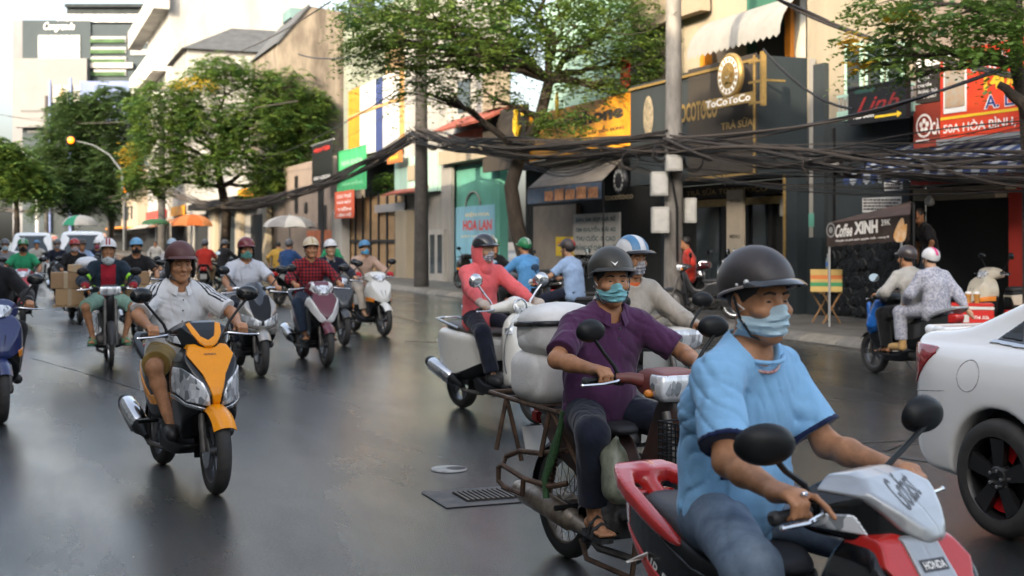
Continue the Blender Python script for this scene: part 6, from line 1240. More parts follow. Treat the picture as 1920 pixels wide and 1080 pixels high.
# ---- step-through motorbike
def underbone(label, loc, rz, col, headm=None, group=None, shields=True, basket=False, pipe=None, mir=True, seat_m=None, dirty=False, box_head=True, body_m=None):
    t = thing('motorbike', label, 'motorbike', loc, rz, group); r, xf, xr = .29, .63, -.60; K = B_['black']; pm = pipe or B_['chrome']; eng = B_['eng']
    wheel(t, xf, r, .066, 'wire', B_['chrome'] if not dirty else B_['dirty'], False); wheel(t, xr, r, .072, 'wire', B_['chrome'] if not dirty else B_['dirty'], False)
    for sg in (1, -1):
        part(t, 'fork_leg', 'Ufork%d' % sg, lambda sg=sg: MB().tube([(xf, sg*.07, r), (xf-.06, sg*.07, r+.18), (xf-.20, sg*.065, r+.58)], [.022, .024, .02], 10).mesh('f', []), eng)
        part(t, 'shock_absorber', 'Ushock%d' % sg, lambda sg=sg: MB().tube([(xr+.02, sg*.12, r+.03), (xr+.10, sg*.12, .64)], .014, 8).lathe([(.027 if i % 2 else .021, .07+.012*i) for i in range(18)], (xr+.02, sg*.12, r+.03), (.08, 0, .32), 12).mesh('s', []), B_['chrome'] if not dirty else B_['rust'])
        part(t, 'swing_arm', 'Uswing%d' % sg, lambda sg=sg: MB().tube([(-.12, sg*.075, .33), (xr-.04, sg*.09, r)], .018, 8).mesh('s', []), K)
        part(t, 'foot_peg', 'Upeg%d' % sg, lambda sg=sg: MB().tube([(.05, sg*.08, .25), (.05, sg*.27, .25)], .016, 8).mesh('p', []), K)
        part(t, 'passenger_peg', 'Uppeg%d' % sg, lambda sg=sg: MB().tube([(-.28, sg*.10, .33), (-.28, sg*.24, .33)], .014, 8).mesh('p', []), K)
    part(t, 'front_fender', 'Uff', lambda: fender_mesh(xf, r, .05, 5, 190, .035, .025), col if not dirty else B_['dirty'])
    part(t, 'rear_fender', 'Urf', lambda: fender_mesh(xr, r, .06, 30, 200, .04, .035), K)
    part(t, 'frame_cover', 'Ubody', lambda: fmesh('b', hullf([(.42, .96), (.46, .86), (.34, .60), (.20, .47), (.0, .46), (-.10, .44), (-.45, .50), (-.80, .66), (-.82, .73), (-.5, .74), (-.1, .70), (.02, .56), (.18, .58), (.32, .92)], None, [(.48, 0), (.44, .05), (.2, .06), (0, .085), (-.3, .115), (-.6, .10), (-.83, .05), (-.84, 0)], .03, .011)), body_m or col)
    part(t, 'seat', 'Useat', lambda: fmesh('s', hullf([(.03, .70), (.02, .75), (-.2, .765), (-.45, .785), (-.78, .80), (-.84, .78), (-.8, .73), (-.3, .70)], None, [(.04, 0), (.02, .07), (-.2, .125), (-.5, .125), (-.82, .10), (-.86, 0)], .04, .011)), seat_m or B_['seat'])
    def mkE():
        f = Field((-.30, -.17, .16), (.36, .17, .48), .011); f.cone((-.08, -.10, .30), (-.08, .10, .30), .10, .10, .03); f.cone((-.16, -.09, .33), (-.16, .09, .33), .08, .08, .03); f.cone((.0, 0, .32), (.24, 0, .36), .062, .055, .02)
        for i in range(5): x = .06+.035*i; f.cone((x, -.06, .33+.005*i), (x, .06, .33+.005*i), .014, .014, .0)
        f.cone((-.06, -.12, .29), (-.06, -.135, .29), .075, .065, .01); return fmesh('e', f)
    part(t, 'engine', 'Ueng', mkE, eng)
    part(t, 'chain_case', 'Ucc', lambda: MB().prism(round_poly([(-.08, .36), (-.6, .35), (-.68, .29), (-.6, .23), (-.08, .25)], 2), 'y', .095, .12).mesh('c', []), K)
    part(t, 'carburettor', 'Ucarb', lambda: MB().lathe([(.03, 0), (.04, .02), (.04, .08), (.02, .1)], (.10, 0, .40), (0, 0, 1), 12).mesh('c', []), eng)
    if shields:
        for sg in (1, -1):
            def mks(sg=sg):
                rows = []
                for i in range(9):
                    u = i/8; z = .90-.55*u; rows.append([(.40-.10*u+.05*q-.08*q*q, sg*(.05+.20*q*(1-.25*u)), z-.06*q*u) for q in (j/6 for j in range(7))])
                return MB().grid(rows).mesh('l', [], 60, solid=.006)
            part(t, 'leg_shield', 'Ush%d' % sg, mks, headm or col)
    def mkH(): return hullf([(.26, 1.03), (.30, 1.06), (.44, 1.05), (.50, 1.03), (.48, .92), (.36, .90), (.26, .96)], [(0, 1.06), (.10, 1.055), (.13, 1.0), (.115, .92), (0, .90)], None, .015, .009)
    part(t, 'headlight_housing', 'Uhh', lambda: fmesh('h', mkH()), col if box_head else K)
    part(t, 'headlight', 'Uhl', lambda: smesh('h', fld('Uhead', mkH), lambda X, Y, Z: np.maximum(.40+.25*(1.0-Z)-X, np.maximum(.915-Z, Z-1.035)), .008, .02, 2), B_['lamp'])
    part(t, 'handlebar', 'Ubar', lambda: MB().tube([(.24, .36, 1.0), (.25, .22, 1.015), (.32, .08, 1.0), (.32, -.08, 1.0), (.25, -.22, 1.015), (.24, -.36, 1.0)], .013, 8).mesh('b', []), B_['chrome'] if not dirty else K)
    for sg in (1, -1): part(t, 'handlebar_cover', 'Uhc%d' % sg, lambda sg=sg: MB().tube([(.33, sg*.08, .99), (.29, sg*.16, 1.01), (.255, sg*.215, 1.01)], [.034, .027, .022], 10).mesh('c', []), col)
    controls(t, .24, 1.0)
    if mir: mirrors(t, B_['black'], .24, .20, 1.02, .13, .17)
    muffler(t, pm, pm, -.15, -.86, .26, .33, -.155, .047)
    for sg in (1, -1):
        part(t, 'turn_signal', 'Uts%d' % sg, lambda sg=sg: MB().ball((.40, sg*.135, .95), (.028, .022, .02), 10).tube([(.40, sg*.09, .95), (.40, sg*.12, .95)], .01, 6).mesh('t', []), B_['amber'])
    part(t, 'tail_light', 'Utl', lambda: MB().box(-.90, -.82, -.055, .055, .66, .73).mesh('t', [], bevel=.012), B_['red'])
    part(t, 'number_plate', 'Upl', lambda: MB().obox((-.90, 0, .56), (.004, 0, .002), (0, .095, 0), (-.03, 0, .07)).mesh('pl', [], 0), B_['plate'])
    if basket:
        def mkB():
            b = MB(); 
            for i in range(9): z = .62+.028*i; b.tube([(.50, -.15, z), (.66, -.14, z), (.66, .14, z), (.50, .15, z), (.50, -.15, z)], .004, 4)
            for i in range(11): y = -.14+.028*i; b.tube([(.66, y, .62), (.66, y, .85)], .004, 4); 
            for sg in (1, -1):
                for i in range(6): x = .50+.032*i; b.tube([(x, sg*.145, .62), (x, sg*.145, .85)], .004, 4)
            b.box(.50, .66, -.14, .14, .615, .622); return b.mesh('b', [])
        part(t, 'basket', 'Ubas', mkB, K)
    return t
RIDE_S = dict(hip=(-.27, 0, .865), lean=7, grips=((.255, .30, 1.015), (.255, -.30, 1.015)), feet=((.17, .16, .40), (.17, -.16, .40)), knee=.40)
RIDE_U = dict(hip=(-.27, 0, .85), lean=9, grips=((.245, .30, 1.015), (.245, -.30, 1.015)), feet=((.06, .20, .36), (.06, -.20, .36)), knee=.35)
def front_at(px, py, head, xf=.655): d = Vector((math.cos(R(head)), math.sin(R(head)), 0)); return G(px, py)-d*xf
# ================================================================ TRAFFIC
def dirv(h): return Vector((math.cos(R(h)), math.sin(R(h)), 0))
def noise_mat(name, c1, c2, sc, rough=.85, lo=.45, hi=.55):
    m = mat(name, c1, rough, var=(sc, .5, c2)); r = [n for n in m.node_tree.nodes if n.type == 'VALTORGB'][0]; r.color_ramp.elements[0].position = lo; r.color_ramp.elements[1].position = hi; return m
def plaid_mat():
    m = bpy.data.materials.new('red_plaid'); m.use_nodes = True; n = m.node_tree; L = n.links; p = n.nodes['Principled BSDF']; p.inputs['Roughness'].default_value = .9
    tc = n.nodes.new('ShaderNodeTexCoord'); sp = n.nodes.new('ShaderNodeSeparateXYZ'); L.new(tc.outputs['Object'], sp.inputs[0]); out = None
    for ax, sc in (('Z', 140), ('Y', 140)):
        mu = n.nodes.new('ShaderNodeMath'); mu.operation = 'MULTIPLY'; mu.inputs[1].default_value = sc; L.new(sp.outputs[ax], mu.inputs[0]); s = n.nodes.new('ShaderNodeMath'); s.operation = 'SINE'; L.new(mu.outputs[0], s.inputs[0]); g = n.nodes.new('ShaderNodeMath'); g.operation = 'GREATER_THAN'; g.inputs[1].default_value = .1; L.new(s.outputs[0], g.inputs[0])
        if out is None: out = g
        else:
            a = n.nodes.new('ShaderNodeMath'); a.operation = 'ADD'; L.new(out.outputs[0], a.inputs[0]); L.new(g.outputs[0], a.inputs[1]); out = a
    d = n.nodes.new('ShaderNodeMath'); d.operation = 'DIVIDE'; d.inputs[1].default_value = 2; L.new(out.outputs[0], d.inputs[0]); r = n.nodes.new('ShaderNodeValToRGB'); r.color_ramp.interpolation = 'CONSTANT'
    r.color_ramp.elements[0].color = (.33, .012, .02, 1); r.color_ramp.elements[1].position = .4; r.color_ramp.elements[1].color = (.10, .006, .012, 1); e = r.color_ramp.elements.new(.9); e.color = (.012, .006, .01, 1)
    L.new(d.outputs[0], r.inputs[0]); L.new(r.outputs[0], p.inputs['Base Color']); return m
Cw = cloth('white_shirt_cloth', (.66, .66, .67), .10); Cblue = cloth('sky_blue_cotton', (.25, .50, .78), .16); Cpurple = cloth('purple_pique', (.085, .028, .085), .3); Ccoral = cloth('coral_fleece', (.82, .15, .16), .18)
Cgrey = cloth('oatmeal_jacket', (.46, .41, .35), .2); Cnavy = cloth('navy_cloth', (.014, .018, .035), .4); Cblk = cloth('black_cloth', (.014, .014, .016), .3); Cjean = noise_mat('washed_denim', (.22, .29, .37), (.06, .09, .15), 6, .9, .3, .75); Ckhaki = cloth('khaki_cotton', (.30, .20, .06), .3)
Cjd = cloth('dark_denim', (.03, .05, .09), .4); Cgreen = cloth('bright_green_cloth', (.03, .30, .14), .25); Cmint = cloth('mint_shorts', (.30, .50, .40), .2); Clblue = cloth('pale_blue_cloth', (.30, .42, .62), .2); Cred = cloth('red_cotton', (.45, .03, .02), .25); Cbeige = cloth('beige_jacket', (.48, .33, .25), .25)
Mm_blue = cloth('mask_pale_blue', (.50, .68, .78), .12, 30); Mm_teal = cloth('mask_teal', (.22, .54, .60), .15, 30); Mm_grey = noise_mat('mask_print', (.5, .5, .52), (.18, .18, .22), 40); Mm_green = cloth('mask_green', (.12, .34, .30), .2, 30); Mm_black = cloth('mask_black', (.012, .012, .013), .2, 30)
def hm(name, c, rough=.45): return mat('helmet_'+name, c, rough, var=(7, .25), coat=.25)
H_blk = mat('helmet_matte_black', (.018, .018, .019), .42, var=(5, .5, (.05, .035, .032))); H_mar = mat('helmet_matte_maroon', (.065, .014, .014), .5, var=(4, .45, (.10, .035, .03))); H_army = mat('helmet_olive_black', (.022, .022, .018), .42, var=(5, .5, (.045, .038, .026)))
H_white, H_blue, H_red, H_green, H_cream, H_grey = hm('white', (.70, .70, .70)), hm('blue', (.06, .22, .42)), hm('red', (.30, .02, .02)), hm('green', (.02, .20, .07)), hm('cream', (.60, .50, .34)), hm('grey', (.10, .10, .11))
# ---------------------------------------------------------------- 1 man in sky blue T-shirt on the red scooter (nearest)
h1 = -62.; d1 = dirv(h1); O1 = Vector((.799, 3.615, 0)); S1 = .93; STEER = 14.
silver = mat('silver_panel', (.42, .44, .46), .32, .4, var=(5, .25), coat=.6); redp = paint('scooter_red', (.52, .018, .014))
sc1 = scooter('red and silver sport scooter nearest the camera under the man in sky blue', O1, R(h1), redp, 'S', 'sport', silver, rail=redp, steer=R(0)); sc1.scale = (S1,)*3
for c in list(sc1.children):                                # this one carries low, wide mirrors
    if c.name.startswith('mirror'): bpy.data.objects.remove(c)if not c.children else [bpy.data.objects.remove(q) for q in list(c.children)+[c]]
mirrors(sc1, B_['black'], .22, .19, 1.03, .16, .13, size=1.12, dyl=.26, dzl=.14)
for c in list(sc1.children):
    if c.name.startswith('number_plate'): bpy.data.objects.remove(c)
for c in list(sc1.children):
    if c.name.split('.')[0] in ('handlebar_cover', 'cover_panel', 'turn_signal', 'grip', 'brake_lever', 'switch_box', 'mirror', 'mirror_stem'):
        if c.name.split('.')[0] == 'mirror' and c.location.y < 0: c.rotation_euler = (0, R(14), R(-34))
        pv = Vector((.25, 0, 0)); rt = Matrix.Rotation(R(STEER), 4, 'Z'); c.matrix_local = Matrix.Translation(pv) @ rt @ Matrix.Translation(-pv) @ c.matrix_basis.copy()
def part_of(t, nm): return [c for c in t.children if c.name.split('.')[0] == nm][0]
mg = mat('grey_script', (.05, .05, .055), .3); cp_ = part_of(sc1, 'cover_panel')
V, F = text_mesh('Gofast', .0, 0, .5); b = MB(); b.add(decal(cp_, [(.425-.075*p[1]-.03*p[0], -.065+.13*p[0], 1.2) for p in V], (.25, 0, -1)), F); q = b.build('lettering', mg, sc1, smooth=0); q.matrix_basis = cp_.matrix_basis.copy()
fc_ = part_of(sc1, 'front_centre_panel'); b = MB(); b.grid([decal(fc_, [(.56, -.045+.09*i/6, z) for i in range(7)], (-1, 0, -.3), .0018) for z in (.868, .885, .902)]); b.build('badge', mg, sc1, smooth=0)
V, F = text_mesh('HONDA', .02); b = MB(); b.add(decal(fc_, [(.56, -.038+.076*p[0], .874+.022*p[1]) for p in V], (-1, 0, -.3), .004), F); b.build('lettering', M['inkw'], sc1, smooth=0)
V, F = text_mesh('AIR BLADE', .01, 0, .4); b = MB(); b.add(decal(part_of(sc1, 'side_panel'), [(-.72+.42*p[0], -.2, .655+.05*p[1]-.13*p[0]) for p in V], (0, 1, 0)), F); b.build('lettering', M['inkw'], sc1, smooth=0)
for c in list(sc1.children):
    if c.name.split('.')[0] in ('grab_rail', 'side_body', 'seat', 'side_panel', 'side_stripe', 'tail_light'): c.scale.x = .87
sc1_l = [c for c in sc1.children if c.name.startswith('lettering')][-1]; sc1_l.scale.x = .87
P = solve(hip=(-.26, 0, .81), lean=5, grips=((.165, .262, .945), (.30, -.262, .945)), feet=((.16, .17, .37), (.16, -.17, .37)), yaw=0, pitch=2, knee=.5, elbow=(-.5, .25, -.9), sc=.975, slouch=.03, twist=20)
def ex1(t, P, f, sf, Mh):
    for S, E, Wp, g in P.arm:
        ax = nrm(E-S); e = S+(E-S)*.80
        shell('sleeve_hem', sf, t, cloth('navy_trim', (.012, .022, .075), .3), lambda X, Y, Z: np.maximum((X-e[0])*ax[0]+(Y-e[1])*ax[1]+(Z-e[2])*ax[2]-.010, -((X-e[0])*ax[0]+(Y-e[1])*ax[1]+(Z-e[2])*ax[2])-.010), e-.13, e+.13, th=.005)
    c = P.N+P.T*.005+P.F*.008; MB().tube([c+P.F*.088*math.cos(a)+vec(0, .088*math.sin(a), 0)-P.T*(.02*max(0, math.cos(a))-.012) for a in [2*math.pi*i/30 for i in range(31)]], .007, 6).build('neckband', Cblue, t)
    MB().tube([c+P.F*.077*math.cos(a)+vec(0, .075*math.sin(a), 0)+P.T*(.012-.05*max(0, math.cos(a))) for a in [2*math.pi*i/30 for i in range(31)]], .005, 6).build('necklace', mat('bead_white', (.6, .5, .46), .4, var=(90, .7, (.4, .05, .04))), t)
    g = P.arm[1][3]; MB().lathe([(.0105, -.004), (.0125, 0), (.0105, .004)], g+vec(.03, .01, .038), (.8, 0, -.5), 14).build('ring', B_['chrome'], t)
person('man in sky blue T-shirt with black helmet and pale blue mask riding the red scooter', O1, R(h1), P, Cblue, Cjean, .0068, .92, 1, .80, 2., dict(style='half', m=H_blk, visor=.058, rivets=True, trim=mat('pale_trim', (.32, .27, .25), .3), vis_m=mat('visor_black', (.018, .02, .022), .2, coat=.6)), Mm_blue, belly=.88, loose=.017, amp=.010, extras=ex1, point=True, neck_drop=.01, hem=-.03)
# ---------------------------------------------------------------- 2 man in purple polo on the old motorbike with sacks
h2_ = -64.; O2 = Vector((.545, 6.03, 0))
old = mat('faded_maroon', (.20, .03, .03), .45, var=(7, .6, (.13, .05, .04)))
mb2 = underbone('old rusty maroon motorbike with rear rack carrying two white sacks', O2, R(h2_), old, group=None, pipe=B_['dirty'], dirty=True, shields=False, basket=True, body_m=mat('oily_black', (.02, .018, .017), .5, var=(8, .5, (.07, .03, .022))))
b = MB(); r_ = .013
for sg in (1, -1):
    b.tube([(-.18, sg*.17, .775), (-.6, sg*.19, .785), (-1.12, sg*.19, .80), (-1.12, 0, .80)], r_, 8); b.tube([(-.20, sg*.13, .50), (-.42, sg*.18, .775)], r_, 8).tube([(-.88, sg*.12, .46), (-.92, sg*.19, .79)], r_, 8)
for x in (-.35, -.55, -.75, -.95): b.tube([(x, -.19, .788), (x, .19, .788)], .010, 8)
b.build('rear_rack', B_['rust'], mb2)
for sg in (1, -1):
    b = MB(); b.tube([(-.30, sg*.16, .60), (-.50, sg*.20, .56), (-.72, sg*.21, .54), (-.82, sg*.24, .50), (-.80, sg*.27, .46), (-.55, sg*.27, .43), (-.36, sg*.22, .42), (-.30, sg*.16, .44)], .014, 8).tube([(-.56, sg*.27, .43), (-.57, sg*.27, .35), (-.78, sg*.27, .35), (-.85, sg*.27, .37), (-.85, sg*.27, .44), (-.80, sg*.27, .46)], .014, 8).tube([(-.92, sg*.19, .79), (-.92, sg*.25, .52)], .013, 8).tube([(-.45, sg*.18, .775), (-.47, sg*.22, .55)], .013, 8); b.build('side_carrier', B_['rust'], mb2)
b = MB(); b.tube([(-.26, -.20, .80), (-.32, -.215, .60), (-.40, -.23, .45), (-.38, -.235, .36)], .017, 8).tube([(-.26, -.19, .80), (-.36, -.205, .62), (-.44, -.22, .44)], .012, 8); b.build('green_rope', mat('green_rope', (.05, .13, .05), .9, var=(60, .5)), mb2)
b = MB(); b.tube([(.34, -.155, .36), (.30, -.16, .12), (-.10, -.165, .12), (-.16, -.16, .2)], .014, 8); b.build('foot_rail', B_['rust'], mb2)
def sackf(c, hx, hy, hz, seed, rot=0.):
    c = np.array(c); f = Field(c-np.array([hx, hy, hz])-.08, c+np.array([hx, hy, hz])+.08, .0095)
    def g(X, Y, Z):
        x, y, z = X-c[0], Y-c[1], Z-c[2]; q = folds(.005, seed, .7)(X, Y, Z); bul = .035*np.cos(np.clip(x/hx, -1.2, 1.2)*1.4)*np.cos(np.clip(y/hy, -1.2, 1.2)*1.4)
        a = np.sqrt((np.abs(x)/(hx)) ** 4+(np.abs(y)/(hy)) ** 4+(np.abs(z)/(hz+bul)) ** 4+1e-6) ** .5; return (a-1)*min(hx, hy, hz)*.9+q
    f.d = g(*f.P()).astype(np.float32)
    return f
M_sack = mat('white_sack', (.78, .76, .73), .65, var=(4, .2), bump=(40, .4, .006))
for i, (c, hx, hy, hz, lb) in enumerate((((-.70, .0, .925), .19, .22, .13, 'lower white woven sack strapped on the old motorbike rack'), ((-.66, .0, 1.155), .18, .21, .115, 'upper white woven sack with black strap behind the purple shirt'))):
    s_ = thing('sack', lb, 'sack', O2, R(h2_), 'white sacks on the motorbike rack'); f = sackf(c, hx, hy, hz, 8.3+i*1.7); field_obj('bag', f, M_sack, s_)
    if i: shell('strap', f, s_, M['blackb'], lambda X, Y, Z: np.maximum(np.abs(Z-1.195-.06*(X+.69))-.014, np.abs(X+.66)-.2), th=.008)
bg_ = thing('plastic_bag', 'greenish plastic bag hanging under the old motorbike handlebar', 'bag', O2, R(h2_)); f = Field((.10, -.36, .42), (.40, -.06, 1.0), .010); fo = folds(.010, 1.3, 1.); f.cone((.25, -.20, .52), (.21, -.20, .64), .075, .062, .03, fn=fo); f.cone((.21, -.20, .66), (.25, -.21, .74), .045, .014, .03, fn=fo); field_obj('bag', f, mat('green_film', (.22, .235, .17), .35, var=(14, .5)), bg_)
P = solve(hip=(-.25, 0, .79), lean=5, grips=((.245, .28, 1.01), (.245, -.28, 1.01)), feet=((.03, .20, .36), (.03, -.20, .36)), yaw=-14, pitch=4, knee=.4, elbow=(-.5, 1., -.4), sc=.985, slouch=.03)
def ex2(t, P, f, sf, Mh): 
    for k in range(2): b = MB(); c = P.N+P.T*(-.05-.05*k)+P.F*.115; MB().ball(c, .006, 8).build('button', MATS['dull_green_ink'], t)
    o = MB().prism([(-.018, .012), (0, .0), (.018, .012), (.006, -.004), (0, -.012), (-.006, -.004)], 'x', 0, .004).build('helmet_badge', M['inkw'], t); o.matrix_local = Mh @ Matrix.Translation((.117, -.02, .085)) @ Matrix.Rotation(R(-35), 4, 'Y')
person('man in purple polo shirt with army style helmet and teal mask on the old motorbike', O2, R(h2_), P, Cpurple, Cnavy, .0078, .95, 1, .80, 1.86, dict(style='army', m=H_army, visor=.045, rivets=False), Mm_teal, collar=Cpurple, belly=.92, loose=.017, amp=.010, extras=ex2, neck_drop=.02, hem=.01)
# ---------------------------------------------------------------- 3 woman in coral on white retro scooter
h3 = -57.; O3 = front_at(1006, 794, h3)
scooter('white retro scooter with chrome trim under the woman in coral', O3, R(h3), paint('cream_white', (.70, .68, .62), dirt=.08), 'V', seat_m=mat('brown_grey_vinyl', (.075, .062, .055), .5, bump=(120, .2, .002)))
P = solve(**{**RIDE_S, 'hip': (-.30, 0, .90), 'lean': 3, 'sc': .97, 'yaw': 8, 'pitch': 4, 'elbow': (-.2, .6, -.9)})
person('woman in coral hooded jacket with black helmet and printed mask on the white retro scooter', O3, R(h3), P, Ccoral, Cnavy, .010, .90, 2, 1.95, 1.95, dict(style='half', m=mat('helmet_gloss_black', (.014, .014, .016), .2, coat=.6), visor=.06), Mm_grey, 'shoe', hair=False, hood=Ccoral, loose=.014, open_neck=False, gloves=cloth('pale_glove', (.5, .42, .36), .15))
# ---------------------------------------------------------------- 4 rider in oatmeal jacket
h4 = -62.; O4 = Vector((.90, 8.75, 0))
underbone('pale grey motorbike with square headlight behind the man in purple', O4, R(h4), paint('pearl_grey', (.40, .41, .40)))
P = solve(**{**RIDE_U, 'yaw': 6, 'pitch': 5})
person('rider in oatmeal hooded jacket with blue and white helmet and printed mask', O4, R(h4), P, Cgrey, Cblk, .010, 1., 1, 1.95, 2., dict(style='half', m=H_white, visor=.085, vis_m=M['blackb'], stripes=[(-.05, .05, H_blue), (.05, .05, H_blue)]), Mm_grey, 'shoe', open_neck=True, extras=lambda t, P, f, sf, Mh: (shell('shirt_collar', f, t, mat('orange_tee', (.6, .12, .03), .9), lambda X, Y, Z: np.maximum(Z-P.N[2]-.01, P.N[2]-.12-Z), P.N-.12, P.N+.12, th=.006), None))
# ---------------------------------------------------------------- 5 man in white polo on orange scooter
h5 = -60.; O5 = front_at(404, 926, h5)
orp = mat('scooter_orange', (.86, .30, .004), .26, var=(4, .12), coat=.3, spec=.3)
s5 = scooter('orange and black sport scooter ridden by the man in white polo', O5, R(h5), orp, 'S', 'sport', steer=R(-3))
V, F = text_mesh('HONDA', .02); b = MB(); b.add(decal(part_of(s5, 'front_panel'), [(.56, -.04+.08*p[0], .885+.016*p[1]) for p in V], (-1, 0, -.3)), F); b.build('lettering', mg, s5, smooth=0)
P = solve(**{**RIDE_S, 'hip': (-.27, 0, .83), 'sc': .97, 'lean': 6, 'yaw': -2, 'pitch': 7, 'knee': .55, 'elbow': (-.35, 1., -.3), 'slouch': .035})
def ex5(t, P, f, sf, Mh):
    st = mat('stripe_black', (.010, .012, .016), .9)
    for i, (S, E, Wp, g) in enumerate(P.arm):
        sg = 1 if i == 0 else -1; ax = nrm(E-S); side = nrm(np.cross(ax, vec(0, 0, 1)))*sg; up = nrm(np.cross(side, ax))*1.; up = up if up[2] > 0 else -up
        def reg(X, Y, Z):
            q = (X-S[0])*side[0]+(Y-S[1])*side[1]+(Z-S[2])*side[2]; v_ = (X-S[0])*up[0]+(Y-S[1])*up[1]+(Z-S[2])*up[2]; l_ = (X-S[0])*ax[0]+(Y-S[1])*ax[1]+(Z-S[2])*ax[2]
            q = q-.030; d = np.minimum(np.minimum(np.abs(q), np.abs(q-.022)), np.abs(q+.022))-.0062; return np.maximum(np.maximum(d, -v_-.025), np.maximum(-l_-.10, l_-.20))
        shell('sleeve_stripes', sf, t, st, reg, S-.28, S+.28, th=.003)
    for k in range(3): c = P.N+P.T*(-.07-.075*k)+P.F*(.118-.004*k); MB().ball(c, .006, 8).build('button', st, t)
person('man in white polo with black shoulder stripes and matte maroon helmet on the orange scooter', O5, R(h5), P, Cw, Ckhaki, .0078, 1.02, 1, .84, .86, dict(style='half', m=H_mar, visor=.065, pads=True), None, 'shoe', mat('black_shoe', (.012, .012, .013), .5), collar=Cw, belly=.90, loose=.020, amp=.009, extras=ex5, neck_drop=.015)
# ---------------------------------------------------------------- 6 grey maxi scooter
h6 = -66.; O6 = front_at(490, 705, h6)
scooter('silver maxi scooter with dark windscreen', O6, R(h6), mat('warm_silver', (.38, .365, .34), .3, .5, var=(4, .15), coat=.5), 'P')
P = solve(**{**RIDE_S, 'pitch': 4, 'hip': (-.30, 0, .86)})
person('rider in white shirt with maroon helmet and teal mask on the silver maxi scooter', O6, R(h6), P, cloth('pale_shirt', (.56, .58, .64), .1), Cnavy, .011, 1.02, 1, .8, 2., dict(style='deep', m=hm('maroon', (.16, .015, .02), .3), visor=.05, pads=True), Mm_green, 'shoe', collar=MATS['pale_shirt'], face=True, loose=.02)
# 7 maroon scooter
h7 = -67.; O7 = front_at(612, 687, h7)
scooter('maroon scooter with white V trim on its front', O7, R(h7), paint('deep_maroon', (.11, .010, .022)), 'S', 'vtrim', paint('trim_white', (.62, .62, .62), dirt=.05))
P = solve(**{**RIDE_S, 'knee': .5, 'yaw': -3})
person('man in red plaid shirt with cream peaked helmet on the maroon scooter', O7, R(h7), P, plaid_mat(), Cjd, .011, .98, 1, 1.55, 1.92, dict(style='deep', m=H_cream, visor=.05, stripes=[(0, .014, M['gold'])]), None, collar=bpy.data.materials['red_plaid'], loose=.014)
# 8 rider behind
O8 = front_at(645, 648, -67); scooter('dark scooter behind the maroon one', O8, R(-67), paint('charcoal_paint', (.03, .032, .035)), 'S', 'plain')
person('rider in navy jacket and grey scarf with white peaked helmet behind the plaid shirt', O8, R(-67), solve(**{**RIDE_S, 'sc': .97}), Cnavy, cloth('grey_trousers', (.22, .22, .23), .2), .014, .95, 2, 1.9, 2., dict(style='deep', m=H_white, visor=.06), None, 'shoe', collar=cloth('grey_scarf', (.2, .2, .19), .3), eyes=True)
# 9 white scooter
h9 = -60.; O9 = front_at(720, 630, h9)
scooter('small pearl white scooter with amber signals near the kerb', O9, R(h9), paint('pearl_white', (.62, .62, .59), dirt=.08), 'S', 'plain')
person('rider in beige jacket with blue helmet, blue mask and red gloves', O9, R(h9), solve(**{**RIDE_S, 'sc': .95, 'hip': (-.28, 0, .87)}), Cbeige, cloth('cream_trousers', (.48, .43, .37), .15), .014, .92, 2, 1.9, 1.9, dict(style='half', m=H_blue, visor=.06, vis_m=M['blackb']), cloth('mask_bright_blue', (.10, .42, .70), .15), 'bare', gloves=cloth('red_glove', (.42, .02, .03), .2))
# 10 green reflective jacket man with boxes
h10 = -70.; O10 = front_at(208, 690, h10, .63)
underbone('small black motorbike with square headlight loaded with cardboard boxes', O10, R(h10), mat('worn_black', (.022, .022, .024), .5, var=(6, .4)), shields=False)
neon = mat('neon_band', (.35, .80, .05), .6)
def ex10(t, P, f, sf, Mh):
    shell('t_shirt', sf, t, cloth('crimson_tee', (.34, .015, .03), .2), lambda X, Y, Z: np.maximum(np.maximum(np.abs(Y)-.095-.12*(P.N[2]-Z)*0, P.H[0]-.05-X), np.maximum(Z-P.N[2]+.015, P.H[2]-Z+.02)), th=.005)
    for S, E, Wp, g in P.arm:
        ax = nrm(E-S); shell('reflective_band', sf, t, neon, lambda X, Y, Z: np.abs((X-S[0])*ax[0]+(Y-S[1])*ax[1]+(Z-S[2])*ax[2]-.185)-.022, S-.3, S+.3, th=.005)
person('man in navy jacket with neon arm bands, red tee and mint shorts', O10, R(h10), solve(**{**RIDE_U, 'knee': .6, 'yaw': -4}), cloth('navy_windbreaker', (.014, .028, .045), .3), Cmint, .011, 1., 1, 1.9, .98, dict(style='deep', m=H_white, visor=.065, stripes=[(-.018, .022, H_red), (.018, .022, H_red)]), cloth('mask_white', (.55, .6, .62), .1), 'sandal', cloth('green_slipper', (.1, .3, .16), .2), mask_low=.078, loose=.022, extras=ex10, gloves=cloth('crimson_glove', (.3, .02, .03), .2), neck_drop=.02)
M_card = [mat('cardboard_%d' % i, c, .85, var=(3, .25)) for i, c in enumerate([(.42, .27, .14), (.34, .21, .11), (.50, .34, .19)])]
for i, (y0, y1, z0, z1, lb) in enumerate(((-.66, -.30, .76, .98, 'lower flat cardboard box strapped on the side away from the kerb'), (-.72, -.34, .985, 1.20, 'upper wide cardboard box beside the navy jacket'), (-.50, -.33, 1.205, 1.30, 'small cardboard carton on top of the wide box'), (.24, .60, .76, 1.02, 'cardboard box behind the mint shorts on the kerb side'), (.22, .55, 1.025, 1.20, 'pale cardboard box under the white plastic on the kerb side'))):
    t = thing('cardboard_box', lb, 'box', O10, R(h10), 'cardboard boxes on the motorbike'); MB().box(-.82, -.42, y0, y1, z0, z1).build('carton', M_card[i % 3], t, bevel=.006); MB().box(-.825, -.415, (y0+y1)/2-.025, (y0+y1)/2+.025, z0-.003, z1+.003).build('tape', mat('packing_tape', (.40, .30, .19), .3), t)
